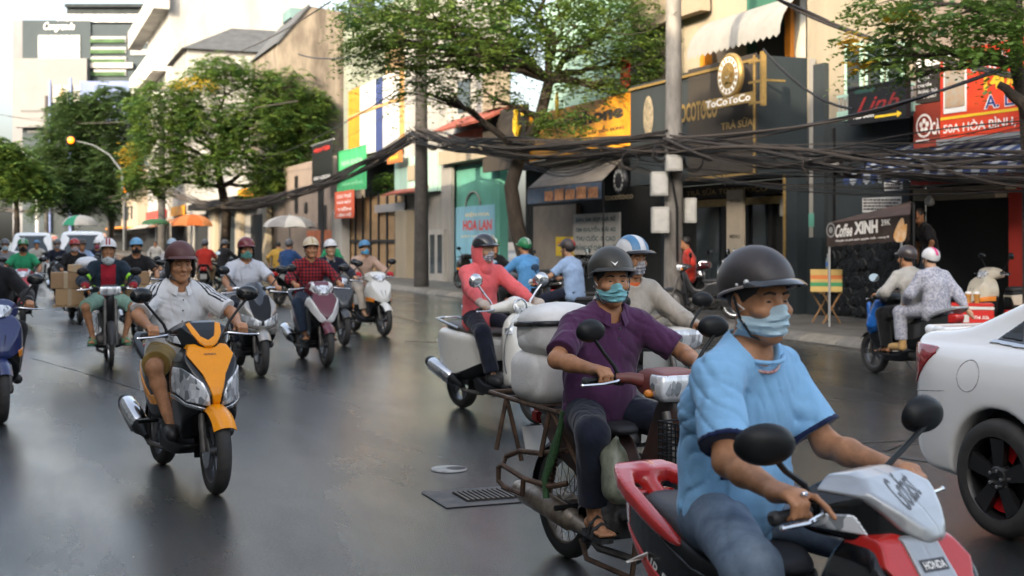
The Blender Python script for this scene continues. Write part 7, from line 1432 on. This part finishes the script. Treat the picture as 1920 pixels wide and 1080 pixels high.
cb = MB().box(-.80, -.40, -.7, .62, .735, .757).build('load_board', M['tan'], [o for o in SC.objects if o.get('label', '').startswith('small black motorbike')][0])
pw = thing('plastic_sheet', 'crumpled white plastic sheet on top of the boxes', 'sheet', O10, R(h10)); f = Field((-.9, -.5, 1.19), (-.35, -.0, 1.5), .014); f.ell((-.6, -.25, 1.31), (.16, .16, .10), .05); f.d += folds(.012, 2., .9)(*f.P()).astype(np.float32); field_obj('sheet', f, mat('white_film', (.6, .62, .65), .3), pw)
# ---------------------------------------------------------------- quick helper for smaller riders
def rider(bike, blab, plab, px, py, head, col, shirt, pants, helm, hcol, mask=None, sleeve=1.9, plen=2., skin=1, h=.017, scheme='plain', stripes=None, shoes='shoe', pos=None, **kw):
    xf = .655 if bike in 'SVP' else .63
    O = pos or front_at(px, py, head, xf)
    if bike == 'U': underbone(blab, O, R(head), col, mir=True)
    else: scooter(blab, O, R(head), col, bike, scheme)
    pz = {**(RIDE_U if bike == 'U' else RIDE_S), **kw}
    return O, person(plab, O, R(head), solve(**pz), shirt, pants, h, 1., skin, sleeve, plen, dict(style=helm, m=hcol, visor=.06, stripes=stripes), mask, shoes, face=h < .016, eyes=h < .016, fingers=h < .016)
blk_p = paint('scooter_black', (.02, .021, .023))
rider('S', 'dark blue scooter cut off by the picture edge', 'rider in black jacket on the dark blue scooter at the picture edge', 2, 793, -61, paint('royal_blue', (.012, .025, .11)), Cblk, Cblk, 'half', H_blk, None, h=.011)
rider('S', 'red and white scooter of the green shirted rider', 'ride hailing driver in green shirt with green striped helmet', 42, 612, -70, paint('bright_red', (.45, .02, .03)), Cgreen, Cblk, 'deep', H_green, Mm_black, .8, stripes=[(-.016, .014, H_white), (.016, .014, H_white)], scheme='vtrim')
rider('S', 'black scooter carrying the rider in black and white sweater', 'rider in black sweater with red helmet and pale mask behind the boxes', 150, 605, -64, blk_p, Cblk, Cblk, 'deep', hm('bright_red', (.36, .015, .012), .25), cloth('mask_pale', (.5, .46, .5), .1))
rider('S', 'black and silver scooter under the black T-shirt rider', 'rider in black T-shirt with light blue helmet and black mask', 262, 640, -70, paint('dark_silver', (.08, .085, .09)), Cblk, Cblk, 'deep', hm('light_blue', (.12, .34, .56)), Mm_black, .8, h=.014)
rider('U', 'thin white motorbike far down the road', 'far rider in white shirt with blue cap helmet', 70, 540, -68, paint('milk_white', (.6, .6, .58)), cloth('off_white', (.5, .48, .44), .15), Cblk, 'cap', H_blue, None, .8, h=.022)
rider('S', 'dark scooter of the far blue shirted rider', 'far rider in pale blue shirt with black and pink helmet', 160, 572, -66, blk_p, Clblue, Cblk, 'deep', H_blk, None, .8, h=.022)
rider('S', 'dark scooter of the far grey helmeted rider', 'far rider in navy with grey helmet and grey mask', 112, 560, -66, blk_p, Cnavy, Cblk, 'deep', H_grey, Mm_grey, h=.022)
rider('S', 'far dark scooter in front of the second van', 'far rider in dark jacket with white helmet and pink mask', 186, 556, -68, blk_p, Cnavy, Cblk, 'deep', H_white, cloth('mask_pink', (.5, .1, .2), .2), h=.022)
rider('S', 'scooter half hidden behind the man in white polo', 'rider in grey shirt with blue and white helmet behind the man in white polo', 335, 600, -66, paint('mid_grey', (.16, .16, .17)), cloth('pale_grey_shirt', (.38, .37, .38), .1), Cblk, 'half', hm('sky_white', (.35, .45, .55)), None, .8, h=.017)
rider('S', 'scooter at the far edge of the frame', 'far rider with white helmet and blue mask at the picture edge', 10, 585, -68, blk_p, cloth('dusty_grey', (.25, .25, .27), .2), Cblk, 'half', H_grey, Mm_blue, .8, h=.02)
# riders seen from behind
rider('S', 'parked black scooter by the orange umbrella', 'man in red shirt seen from behind near the orange umbrella', 352, 540, 100, blk_p, Cred, cloth('tan_trousers', (.3, .2, .1), .2), 'half', H_grey, None, .8, h=.02, pos=AT(385, 547, 38.5)*1 - Vector((0, 0, AT(385, 547, 38.5).z)))
rider('S', 'black scooter of the black clad rider', 'rider in black seen from behind between trees', 0, 0, 60, blk_p, Cblk, Cblk, 'half', H_grey, None, h=.02, pos=Vector((-222*40/960*.43+0, 40.0, 0)) if False else Vector(((428-960)/2400*42, 42, 0)))
rider('S', 'white tailed scooter by the grey umbrella', 'rider in blue jacket seen from behind by the grey umbrella', 0, 0, 70, paint('tail_white', (.5, .5, .48)), cloth('royal_jacket', (.02, .06, .17), .3), Cblk, 'half', H_grey, None, h=.018, pos=Vector(((548-960)/2400*33, 33, 0)))
rider('S', 'dark motor scooter of the blue hooded rider', 'rider in blue hooded top and green striped helmet seen from behind', 0, 0, 128, blk_p, cloth('azure_hoodie', (.10, .30, .58), .2), Cblk, 'deep', H_green, None, h=.015, stripes=[(-.016, .014, H_white), (.016, .014, H_white)], pos=Vector(((972-960)/2400*21, 21, 0)))
rider('S', 'scooter of the second green helmeted rider', 'rider in dark clothes with green and white helmet beside the coral woman', 0, 0, -58, blk_p, Cblk, Cblk, 'deep', H_green, None, h=.017, stripes=[(0, .03, H_white)], pos=Vector(((934-960)/2400*22.5, 22.5, 0)))
O, _ = rider('U', 'black motorbike with raised tail under the pale blue shirt', 'man in pale blue shirt with black and red helmet seen from behind', 0, 0, 142, blk_p, Clblue, Cnavy, 'deep', H_blk, None, .8, h=.013, stripes=[(0, .05, H_red)], pos=Vector(((1050-960)/2400*19.5, 19.5, 0)), skin=0)
# ---------------------------------------------------------------- pair on the black scooter going away
h20 = 111.4; O20 = Vector((4.70, 15.2, 0))
scooter('black scooter with blue bag carrying two people away along the kerb', O20, R(h20), paint('graphite', (.03, .032, .032)), 'S', 'plain', rail=silver).scale = (.94,)*3
person('scooter driver in light grey sweater with dark helmet seen from behind', O20, R(h20), solve(hip=(-.16, 0, .80), lean=15, grips=((.24, .28, .945), (.24, -.28, .945)), feet=((.2, .15, .36), (.2, -.15, .36)), yaw=10, slouch=.05, sc=.97), cloth('light_grey_knit', (.40, .385, .35), .15), Cblk, .012, 1.02, 1, 1.95, 2., dict(style='half', m=hm('dark_brown', (.05, .038, .036), .3), visor=.05), None, 'sandal')
person('passenger in patterned grey pyjamas with white and pink striped helmet', O20, R(h20), solve(hip=(-.50, 0, .83), lean=6, grips=((-.22, .22, .90), (-.74, -.24, .84)), feet=((-.20, .25, .43), (-.20, -.25, .43)), sc=.88, knee=.4, grip_hands=False), noise_mat('grey_print', (.42, .42, .47), (.24, .25, .31), 38), noise_mat('grey_print', (.4, .4, .4), (.2, .2, .2), 38), .012, .95, 2, 1.8, 1.9, dict(style='deep', m=H_white, visor=0, stripes=[(0, .045, mat('pink_stripe', (.55, .04, .16), .3))]), None, 'shoe', cloth('tan_shoe', (.42, .26, .10), .2))
bb_ = thing('blue_bag', 'bright blue plastic bag hanging in front of the grey sweater driver', 'bag', O20, R(h20)); f = Field((.18, -.1, .40), (.62, .36, 1.12), .013); fo = folds(.014, 3.1, .8); f.cone((.40, .16, .62), (.34, .14, .86), .11, .07, .03, fn=fo); f.cone((.34, .14, .86), (.30, .13, 1.0), .04, .015, .03); f.cone((.45, .17, .55), (.52, .16, .85), .06, .03, .03, fn=fo); field_obj('bag', f, mat('blue_film', (.01, .13, .50), .25, var=(8, .4)), bb_)
# ---------------------------------------------------------------- white saloon car
hc = -68.6; dc = dirv(hc); lc = Vector((-dc.y, dc.x, 0)); rw = G(1893, 1006); CW = .80; Rw = .325
Oc = rw - dc*0 + lc*CW                                       # ground under the rear axle centre
car = thing('saloon_car', 'white saloon car with black wheels and red brake callipers at the picture edge', 'car', Oc, R(hc))
side_c = [(-.60, .28), (-.76, .40), (-.85, .62), (-.84, .84), (-.83, .98), (-.80, 1.075), (-.52, 1.10), (-.36, 1.14), (.18, 1.40), (.65, 1.47), (1.3, 1.47), (1.9, 1.36), (2.55, 1.02), (3.4, .88), (3.6, .70), (3.62, .4), (3.5, .22), (-.4, .22)]
top_c = [(-.86, .60), (-.82, .76), (-.68, .865), (-.3, .905), (1.0, .91), (2.6, .89), (3.3, .78), (3.6, .5), (3.62, 0)]
front_c = [(0, 1.48), (.50, 1.47), (.60, 1.40), (.745, 1.05), (.84, .98), (.905, .80), (.915, .62), (.90, .42), (.86, .24), (0, .22)]
def carf():
    sd = round_poly(side_c, 2); tp = round_poly([(-.86, 0)]+top_c+[(x, -y) for x, y in reversed(top_c)][1:], 2); fr = round_poly(mirror(front_c), 2)
    f = Field((-1.12, -.98, .16), (1.2, .98, 1.55), .0155); X, Y, Z = f.P(); d = hull(X, Y, Z, sd, fr, tp, .045)
    wb = np.sqrt((X-0)**2+(Z-Rw)**2)-.375; arch = np.maximum(wb, .45-np.abs(Y)); d = smax(d, -arch, .015)
    lip = np.maximum(np.abs(wb-.03)-.03, .80-np.abs(Y)); f.d = np.broadcast_to(d, f.n).astype(np.float32).copy(); return f
cf = carf(); wp = mat('car_white', (.80, .80, .79), .22, coat=1., var=(.8, .04))
field_obj('body', cf, wp, car)
def cshell(nm, m, reg, lo, hi, th=.004, hh=.0078):
    f = Field(lo, hi, hh); X, Y, Z = f.P(); sd = round_poly(side_c, 2); tp = round_poly([(-.86, 0)]+top_c+[(x, -y) for x, y in reversed(top_c)][1:], 2); fr = round_poly(mirror(front_c), 2)
    d = hull(X, Y, Z, sd, fr, tp, .045); f.d = np.broadcast_to(np.maximum(np.maximum(d-th, reg(X, Y, Z)), -(d+.025)), f.n).astype(np.float32).copy(); return field_obj(nm, f, m, car)
pol = lambda p: (lambda X, Y, Z: d_poly(X[:, 0, :], Z[0, :, :], p)[:, None, :])
for sg in (-1, 1):
    ylo, yhi = (-.98, -.3) if sg < 0 else (.3, .98)
    cshell('tail_light', mat('car_tail_lens', (.38, .010, .012), .1, coat=1., var=(16, .5)), lambda X, Y, Z: np.maximum(pol(round_poly([(-1.0, .92), (-.86, 1.015), (-.50, 1.0), (-.58, .94), (-.76, .74), (-1.0, .69)], 1))(X, Y, Z), .52-np.abs(Y)), (-1.0, ylo, .66), (-.55, yhi, 1.06), .008)
    cshell('side_window', mat('car_glass', (.012, .014, .016), .05, coat=1.), pol([(-.16, 1.065), (.16, 1.29), (.50, 1.36), (1.2, 1.37), (1.2, 1.0), (.2, 1.03)]), (-.25, ylo, .96), (1.15, yhi, 1.44), .004, .0058 if sg < 0 else .012)
    cshell('window_trim', B_['chrome'], pol([(-.20, 1.05), (1.2, .975), (1.2, .996), (-.17, 1.07)]), (-.28, ylo, .94), (1.15, yhi, 1.12), .009, .005 if sg < 0 else .009)
    cshell('quarter_pillar', B_['gloss'], pol([(-.14, 1.08), (.0, 1.185), (.05, 1.065)]), (-.2, ylo, 1.0), (.15, yhi, 1.25), .007)
    cshell('fuel_flap_seam' if sg < 0 else 'seam', mat('seam_grey', (.34, .34, .34), .5), lambda X, Y, Z: np.abs(np.sqrt((X+.24)**2+(Z-.86)**2)-.088)-.0045, (-.4, ylo, .7), (-.1, yhi, 1.0), .0035, .006)
    cshell('bumper_seam', MATS['seam_grey'], lambda X, Y, Z: np.maximum(np.abs(Z-.70-.10*(X+1.))-.0038, X+.42), (-1.05, ylo, .6), (-.38, yhi, .8), .0035, .006)
f = Field((-1.12, -.80, 1.02), (-.60, .80, 1.2), .011); f.cone((-.83, -.66, 1.085), (-.83, .66, 1.085), .022, .022, .02); f.cone((-.74, -.67, 1.085), (-.74, .67, 1.085), .02, .02, .06); f.cone((-.68, -.66, 1.085), (-.68, .66, 1.085), .014, .014, .07); f.cone((-.80, -.66, 1.065), (-.80, .66, 1.065), .03, .03, .05); field_obj('spoiler', f, wp, car)
for sg in (-1, 1):
    o = part(car, 'wheel', 'cartyre', lambda: MB().lathe([(.225, -.10), (.255, -.108), (.29, -.106), (.312, -.092), (.323, -.06), (.325, 0), (.323, .06), (.312, .092), (.29, .106), (.255, .108), (.225, .10)], (0, 0, 0), (0, 1, 0), 64, cap=False).mesh('wheel', [], 50), B_['rubber'], (0, sg*CW, Rw))
    def rimc():
        b = MB(); b.lathe([(.232, -.10), (.222, -.085), (.214, -.05), (.212, .08)], (0, 0, 0), (0, 1, 0), 48, cap=False); b.lathe([(.01, -.088), (.055, -.09), (.075, -.075), (.08, -.04)], (0, 0, 0), (0, 1, 0), 24, cap=False)
        for i in range(5):
            a = i*1.2566+.3; c_, s_ = math.cos(a), math.sin(a); q = lambda r, w_, y: [(r*c_-w_*s_, y, r*s_+w_*c_), (r*c_+w_*s_, y, r*s_-w_*c_)]
            v1 = q(.06, .034, -.082)+q(.216, .052, -.092)[::-1]; v2 = q(.06, .03, -.04)+q(.216, .05, -.05)[::-1]; b.add(v1+v2, [(0, 1, 2, 3), (7, 6, 5, 4), (0, 4, 5, 1), (1, 5, 6, 2), (2, 6, 7, 3), (3, 7, 4, 0)])
        return b.mesh('rim', [], 35)
    rm = part(o, 'rim', 'carrim', rimc, mat('satin_black_rim', (.014, .014, .015), .35), None, (0, 0, 0 if sg < 0 else math.pi))
    for k in range(5): part(o, 'lug_nut', 'lug', lambda: MB().lathe([(.011, 0), (.011, -.02), (.004, -.022)], (0, 0, 0), (0, 1, 0), 8).mesh('lug', []), B_['chrome'], (.045*math.cos(k*1.2566), -.085 if sg < 0 else .085, .045*math.sin(k*1.2566)), (0, 0, 0 if sg < 0 else math.pi))
    part(o, 'brake_disc', 'carhub', lambda: MB().lathe([(.02, -.02), (.155, -.022), (.155, .0), (.02, .0)], (0, 0, 0), (0, 1, 0), 36).mesh('d', []), B_['rimd'])
    for a in (-100, 70): part(o, 'brake_calliper', 'carcal', lambda: MB().lathe([(.10, -.035), (.19, -.045), (.19, .01), (.10, .01)], (0, 0, 0), (0, 1, 0), 12, False, 0, R(62)).mesh('c', []), mat('red_calliper', (.55, .008, .012), .35), None, (0, R(-a), 0))
MB().box(-.55, 1.1, -.6, .6, .22, .30).build('underbody', B_['black'], car); MB().box(-.36, .36, -.74, .74, .30, .70).build('wheel_housing', B_['black'], car)
# ---------------------------------------------------------------- vans far off
def van(lb, px, z, m):
    t = thing('white_van', lb, 'van', Vector(((px-960)/2400*z, z, 0)), R(-74), 'white vans in the traffic'); k = part(t, 'body', 'vanbody', lambda: fmesh('v', hullf([(-2.2, .3), (-2.25, 1.9), (-1.8, 2.02), (.9, 2.0), (1.35, 1.85), (2.0, 1.15), (2.3, .95), (2.35, .4), (2.2, .28)], [(0, 2.03), (.6, 2.0), (.74, 1.85), (.82, 1.1), (.85, .6), (.82, .3), (0, .28)], None, .08, .04)), m)
    part(t, 'windscreen', 'vanws', lambda: MB().grid([[(1.98-.64*v_-.10*q*q, q*(.74-.10*v_), 1.20+.62*v_) for q in (-1, -.5, 0, .5, 1)] for v_ in (0, .33, .66, 1)]).mesh('w', [], 60, solid=.03), M['glass'], (.045, 0, .02))
    for sg in (1, -1):
        part(t, 'headlight', 'vanhl%d' % sg, lambda sg=sg: MB().box(2.2, 2.36, min(sg*.5, sg*.78), max(sg*.5, sg*.78), .78, .95).mesh('h', [], bevel=.04), B_['lamp'])
        for x in (1.5, -1.5): part(t, 'wheel', 'vanwh', lambda: MB().lathe([(.2, -.1), (.31, -.1), (.33, 0), (.31, .1), (.2, .1)], (0, 0, 0), (0, 1, 0), 24).mesh('w', []), B_['rubber'], (x, sg*.78, .33))
    part(t, 'grille', 'vangr', lambda: MB().box(2.3, 2.37, -.45, .45, .6, .78).mesh('g', [], bevel=.01), B_['black'])
van('white van with dark windscreen behind the far riders, on the outer lane', 66, 54, wp); van('second white van closer to the kerb behind the red helmet rider', 158, 47, wp)
# ---------------------------------------------------------------- umbrellas
def umbrella(lb, px, z, ztop, rad, mats, drop=.55, v=None):
    p = Vector(((px-960)/2400*z, z, 0)); t = thing('market_umbrella', lb, 'umbrella', p, 0, 'stall umbrellas'); n = 8
    MB().tube([(0, 0, .1), (0, 0, ztop+.08)], .03, 8).build('pole', M['steel'], t)
    for k in range(n):
        b = MB(); rows = []
        for i in range(6):
            s = i/5; rr_ = rad*math.sin(s*1.45)/math.sin(1.45); z_ = ztop-drop*(1-math.cos(s*1.45))/(1-math.cos(1.45)); rows.append([(rr_*(1-.05*s*math.sin(math.pi*j/4))*math.cos((k+j/4)*2*math.pi/n), rr_*(1-.05*s*math.sin(math.pi*j/4))*math.sin((k+j/4)*2*math.pi/n), z_+.04*s*math.sin(math.pi*j/4)) for j in range(5)])
        b.grid(rows).build('panel', mats[k % len(mats)], t, smooth=60)
    for k in range(n): MB().tube([(0, 0, ztop-.3), (rad*.97*math.cos(k*2*math.pi/n), rad*.97*math.sin(k*2*math.pi/n), ztop-drop-.01)], .01, 4).build('rib', M['metal'], t)
um_w = mat('umbrella_pale', (.50, .48, .44), .8, var=(2, .2)); um_g = mat('umbrella_grey', (.26, .25, .24), .8, var=(2, .2))
umbrella('orange stall umbrella above the red shirted man', 360, 66, 3.0, 1.08, [mat('umbrella_orange', (.72, .17, .03), .8, var=(2, .2)), mat('umbrella_orange_pale', (.75, .26, .07), .8, var=(2, .2))], .62)
umbrella('green and white stall umbrella over the vans', 150, 78, 3.2, 1.1, [um_w, mat('umbrella_green', (.02, .24, .13), .8), um_w, um_w], .65)
umbrella('pale grey and white stall umbrella in front of the taupe wall', 543, 52, 2.66, 1.1, [um_w, um_g], .5)
umbrella('flat dark green stall umbrella beside the orange one', 292, 84, 3.1, .95, [mat('umbrella_deep_green', (.04, .13, .05), .8)], .4)
# people on foot far away
def stander(lb, p, rz, shirt, pants, helm=None, h=.02, hip=.88, sleeve=1.9, lean=2, grips=((.12, .30, .85), (.12, -.30, .85)), hat=None, hair=True, **kw):
    t = person(lb, p, rz, solve(hip=(0, 0, hip), lean=lean, grips=grips, feet=((.02, .10, hip-.79), (-.02, -.10, hip-.79)), grip_hands=False, knee=.05, **kw), shirt, pants, h, 1., 1, sleeve, 2., helm, None, 'shoe', face=h < .016, eyes=False, fingers=False, hair=hair)
    return t
t = stander('street vendor in yellow shirt and conical straw hat', Vector(((522-960)/2400*44, 44, 0)), R(100), cloth('mustard', (.42, .26, .05), .2), Cblk, hip=.82)
o = MB().lathe([(.24, 0), (.12, .10), (.005, .20)], (0, 0, 0), n=20, cap=False).build('conical_hat', mat('straw', (.6, .48, .28), .8), t, solid=.008); hp = [c for c in t.children if c.name.startswith('hair')][0].matrix_local.translation; o.location = (hp.x, hp.y, hp.z+.03)
stander('figure in green top standing by the gate', Vector(((622-960)/2400*40, 40, 0)), R(-100), Cgreen, Cblk, dict(style='half', m=H_grey, visor=.04))
stander('vendor in pale shirt behind the flat green umbrella stall', Vector(((292-960)/2400*60, 60, 0)), R(-90), cloth('off_white2', (.5, .48, .44), .1), Cblk, hip=.85)
# standing man at the restaurant
sp_ = W(FU(1745, 14.6), 14.6); stp = sthing('doorstep', 'dark stepped platform in front of the restaurant opening', 'step', FU(1745, 14.6), 14.6, .13); b = MB(); u_ = FU(1745, 14.6); b.box(u_-.6, u_+.9, 14.2, 15.2, .13, .55); b.build('platform', M['dark'], stp, bevel=.02)
stander('man in black T-shirt and olive cap leaning forward at the restaurant', Vector((sp_.x, sp_.y, .555)), R(185), cloth('faded_black', (.022, .022, .026), .3), Cjean, None, .013, .87, .85, 16, ((.16, .25, .80), (.14, -.22, .84)), yaw=20)
t = [o for o in SC.objects if o.get('label', '').startswith('man in black T-shirt and olive')][0]
helmet(t, [c for c in t.children if c.name.startswith('hair')][0].matrix_local.copy(), 'cap', cloth('olive_cap', (.06, .06, .035), .3), visor=.06, strap=False)
# ---------------------------------------------------------------- kerbside stalls and parked bikes
cp = G(1549, 605, .13); cs = thing('folding_stand', 'wooden folding stand under the striped cooler box', 'stand', (cp.x, cp.y, .13), R(-75))
for y in (-.2, .2):
    for sg in (1, -1): MB().obox((y, 0, .27), (.018, 0, 0), (0, .012, 0), (0, .17*sg, .27)).build('leg', mat('raw_wood', (.34, .19, .08), .7, var=(9, .4)), cs)
for sg in (1, -1): MB().box(-.26, .26, sg*.17-.015, sg*.17+.015, .542, .565).build('rail', MATS['raw_wood'], cs)
cl = thing('cooler_box', 'yellow, orange and green striped cooler box on the folding stand', 'cooler', (cp.x, cp.y, .70), R(-12))
zb_ = [(0, .10, 'yel'), (.10, .17, 'grn'), (.17, .23, 'yel'), (.23, .30, 'org'), (.30, .37, 'yel')]; cm_ = dict(yel=mat('cooler_yellow', (.68, .48, .16), .5, var=(4, .15)), grn=mat('cooler_green', (.05, .30, .12), .5), org=mat('cooler_orange', (.66, .20, .05), .5))
for i, (a_, b__, k) in enumerate(zb_): MB().box(-.28, .28, -.19, .19, a_, b__-.001).build('stripe' if i else 'body', cm_[k], cl, bevel=.008)
MB().box(-.285, .285, -.195, .195, .371, .40).build('lid', cm_['yel'], cl, bevel=.01)
bt_ = thing('water_bottle', 'clear plastic water bottle with blue label on the striped cooler', 'bottle', (cp.x+.03, cp.y, 1.101)); MB().lathe([(.03, 0), (.038, .01), (.038, .16), (.03, .20), (.014, .235), (.014, .26)], (0, 0, 0), n=16).build('bottle', mat('clear_plastic', (.55, .62, .65), .1, trans=.6), bt_); MB().lathe([(.039, .06), (.039, .13)], (0, 0, 0), n=16, cap=False).build('label_band', mat('label_blue', (.03, .12, .4), .4), bt_); MB().lathe([(.016, .258), (.016, .28)], (0, 0, 0), n=12).build('cap', M['plastic_w'], bt_)
# coffee stall canopy
cf_ = sthing('coffee_canopy', 'brown coffee stall canopy with white lettered banner', 'canopy', FU(1552, 13.2), 13.2, 1.5)
va = 13.2; ua_, ub_ = FU(1552, va), FU(1706, va); za, zb2 = FZ(1552, 418, va), FZ(1706, 402, va); zc_ = FZ(1706, 376, 14.0)
M_can = mat('brown_canvas', (.16, .105, .085), .8, var=(3, .3))
MB().add([(ua_, va, za), (ub_, va, zb2), (FU(1709, 14.3), 14.3, FZ(1709, 377, 14.3)), (FU(1640, 15.1), 15.1, za+.25)], [(0, 1, 2), (0, 2, 3)]).build('roof_cloth', M_can, cf_, solid=.015)
hb_ = FZ(1552, 418, va)-FZ(1552, 461, va); n = 16
MB().grid([[(ua_+(ub_-ua_)*i/n, va-.012+.01*math.sin(i*1.3), za+(zb2-za)*i/n-.005-hb_*q-(.02*abs(math.sin(i*math.pi/2)) if q == 1 else 0)) for i in range(n+1)] for q in (0, .5, 1)]).build('banner', mat('banner_brown', (.055, .034, .026), .6, var=(4, .3)), cf_, smooth=0)
def bant(s, m, f0, f1, q0, q1, bold=.02, sh=0.):
    V, F = text_mesh(s, bold, 0, sh); b = MB(); b.add([(ua_+(ub_-ua_)*(f0+(f1-f0)*p[0]), va-.03, za+(zb2-za)*(f0+(f1-f0)*p[0])-hb_*(q1+(q0-q1)*p[1])) for p in V], F); b.build('lettering', m, cf_, smooth=0)
bant('Coffee', M['inkw'], .12, .34, .12, .68, .03, .35); bant('XINH', M['inkw'], .36, .65, .08, .62, .06); bant('39K', M['inkw'], .69, .80, .10, .36); bant('Chuyên cà phê sạch nguyên chất - mang đi', M['inkw'], .12, .78, .76, .88, .03)
b = MB(); b.lathe([(.10, 0), (.13, 0)], (ua_+(ub_-ua_)*.06, va-.03, (za+zb2)/2-hb_*.45), (0, -1, 0), 20, cap=False); b.ball((ua_+(ub_-ua_)*.06, va-.03, (za+zb2)/2-hb_*.45), (.06, .004, .06), 8); b.build('emblem', MATS['dim_white'], cf_, smooth=0)
f = Field((-.2, -.05, -.3), (.2, .05, .3), .012); b = MB()
b.prism(round_poly([(ub_-.36, zb2-.36), (ub_-.25, zb2-.16), (ub_-.12, zb2-.02), (ub_-.08, zb2-.2), (ub_-.02, zb2-.12), (ub_-.05, zb2-.42), (ub_-.25, zb2-.45)], 2), 'y', va-.05, va-.032); b.build('flame_print', mat('flame_print', (.75, .33, .05), .5, var=(9, .6, (.8, .6, .4))), cf_)
for px in (1690, 1555): MB().tube([(FU(px, va+.05), va+.05, .13), (FU(px, va+.05), va+.05, za)], .022, 8).build('pole', M['steel'], cf_)
MB().tube([(FU(1712, 14.0), 14.0, .13), (FU(1712, 14.0), 14.0, FZ(1709, 380, 14.0))], .045, 8).build('pole', M['metal'], cf_)
# red cooler with two cups on a stool
rp = Vector(((1822-960)/2400*18.6, 18.6, 0)); rc = thing('red_cooler', 'red ice box with white lid stripe and two iced drinks beside the cream scooter', 'cooler', (rp.x, rp.y, .36), R(-16)); rd_ = mat('cooler_red', (.58, .02, .015), .35, var=(3, .1))
MB().box(-.29, .29, -.2, .2, 0, .27).build('body', rd_, rc, bevel=.015); MB().box(-.295, .295, -.205, .205, .272, .315).build('lid_stripe', M['plastic_w'], rc, bevel=.01); MB().box(-.29, .29, -.2, .2, .317, .36).build('lid', rd_, rc, bevel=.012)
V, F = text_mesh('Trà Sữa', .02, 0, .3); b = MB(); b.add([(.02+.2*p[0], -.206, .14+.05*p[1]) for p in V], F); b.build('lettering', M['inkw'], rc, smooth=0)
MB().box(-.2, -.05, -.208, -.203, .09, .20).build('sticker', M['paper'], rc, smooth=0)
for x, lb in ((-.05, 'iced milk coffee cup nearer the rider on the red ice box'), (.07, 'iced tea cup with lid on the red ice box')):
    p = rp+Vector((math.cos(R(-16))*x, math.sin(R(-16))*x, 0)); cu_ = thing('drink_cup', lb, 'cup', (p.x, p.y, .721), 0, 'drinks on the ice box'); MB().lathe([(.035, 0), (.048, .13)], (0, 0, 0), n=16).build('cup', mat('iced_coffee', (.55, .30, .08), .2, var=(14, .4)), cu_); MB().lathe([(.05, .131), (.05, .142), (.03, .165)], (0, 0, 0), n=16).build('lid', M['plastic_w'], cu_)
stl = thing('low_stool', 'low dark stool under the red ice box', 'stool', (rp.x, rp.y, 0), R(-16)); MB().box(-.25, .25, -.18, .18, .30, .355).build('seat', M['blackb'], stl, bevel=.01)
for sx in (1, -1):
    for sy in (1, -1): MB().box(sx*.22-.02, sx*.22+.02, sy*.15-.02, sy*.15+.02, 0, .30).build('leg', M['blackb'], stl)
def parked(lb, px, z, head, col, kind='S', scheme='plain', zb=.13):
    p = Vector(((px-960)/2400*z, z, zb)); g = 'parked motorbikes along the pavement'
    if kind == 'U': return underbone(lb, p, R(head), col, group=g)
    return scooter(lb, p, R(head), col, kind, scheme, group=g)
parked('cream scooter parked facing the road beside the red ice box', 1890, 19.6, 195, paint('ivory', (.55, .50, .40)), 'S', 'plain')
cr_ = thing('red_crate', 'red plastic drinks crate by the restaurant pillar', 'crate', Vector(((1912-960)/2400*19.4, 19.4, .13)), R(-16)); MB().box(-.22, .22, -.16, .16, 0, .44).build('crate', rd_, cr_, bevel=.012); MB().box(-.225, .225, -.165, .165, .36, .40).build('rim', MATS['cooler_red'], cr_, bevel=.006); MB().box(-.12, .12, -.168, -.163, .12, .28).build('white_print', M['inkw'], cr_, smooth=0)
parked('black motorbike parked beside the concrete pole', 1318, 24.5, 172, blk_p, 'U'); parked('dark red scooter parked in front of the tea shop', 1350, 26.2, 165, paint('wine', (.10, .01, .015)), 'S', 'vtrim'); parked('silver scooter parked deeper by the tea shop door', 1390, 27.5, 160, paint('dull_silver', (.3, .3, .29)), 'V')
parked('black scooter parked under the grey stall awning', 1120, 30, 170, blk_p, 'S', 'plain'); parked('dark motorbike parked by the big tree', 1010, 33, 200, blk_p, 'U'); parked('dark scooter parked near the blue shutter', 885, 40, 130, blk_p, 'S')
stander('person in red jacket crouched behind the parked bikes', Vector(((1292-960)/2400*26, 26, .13)), R(180), cloth('scarlet_jacket', (.5, .035, .02), .2), Cblk, None, .018, .80)
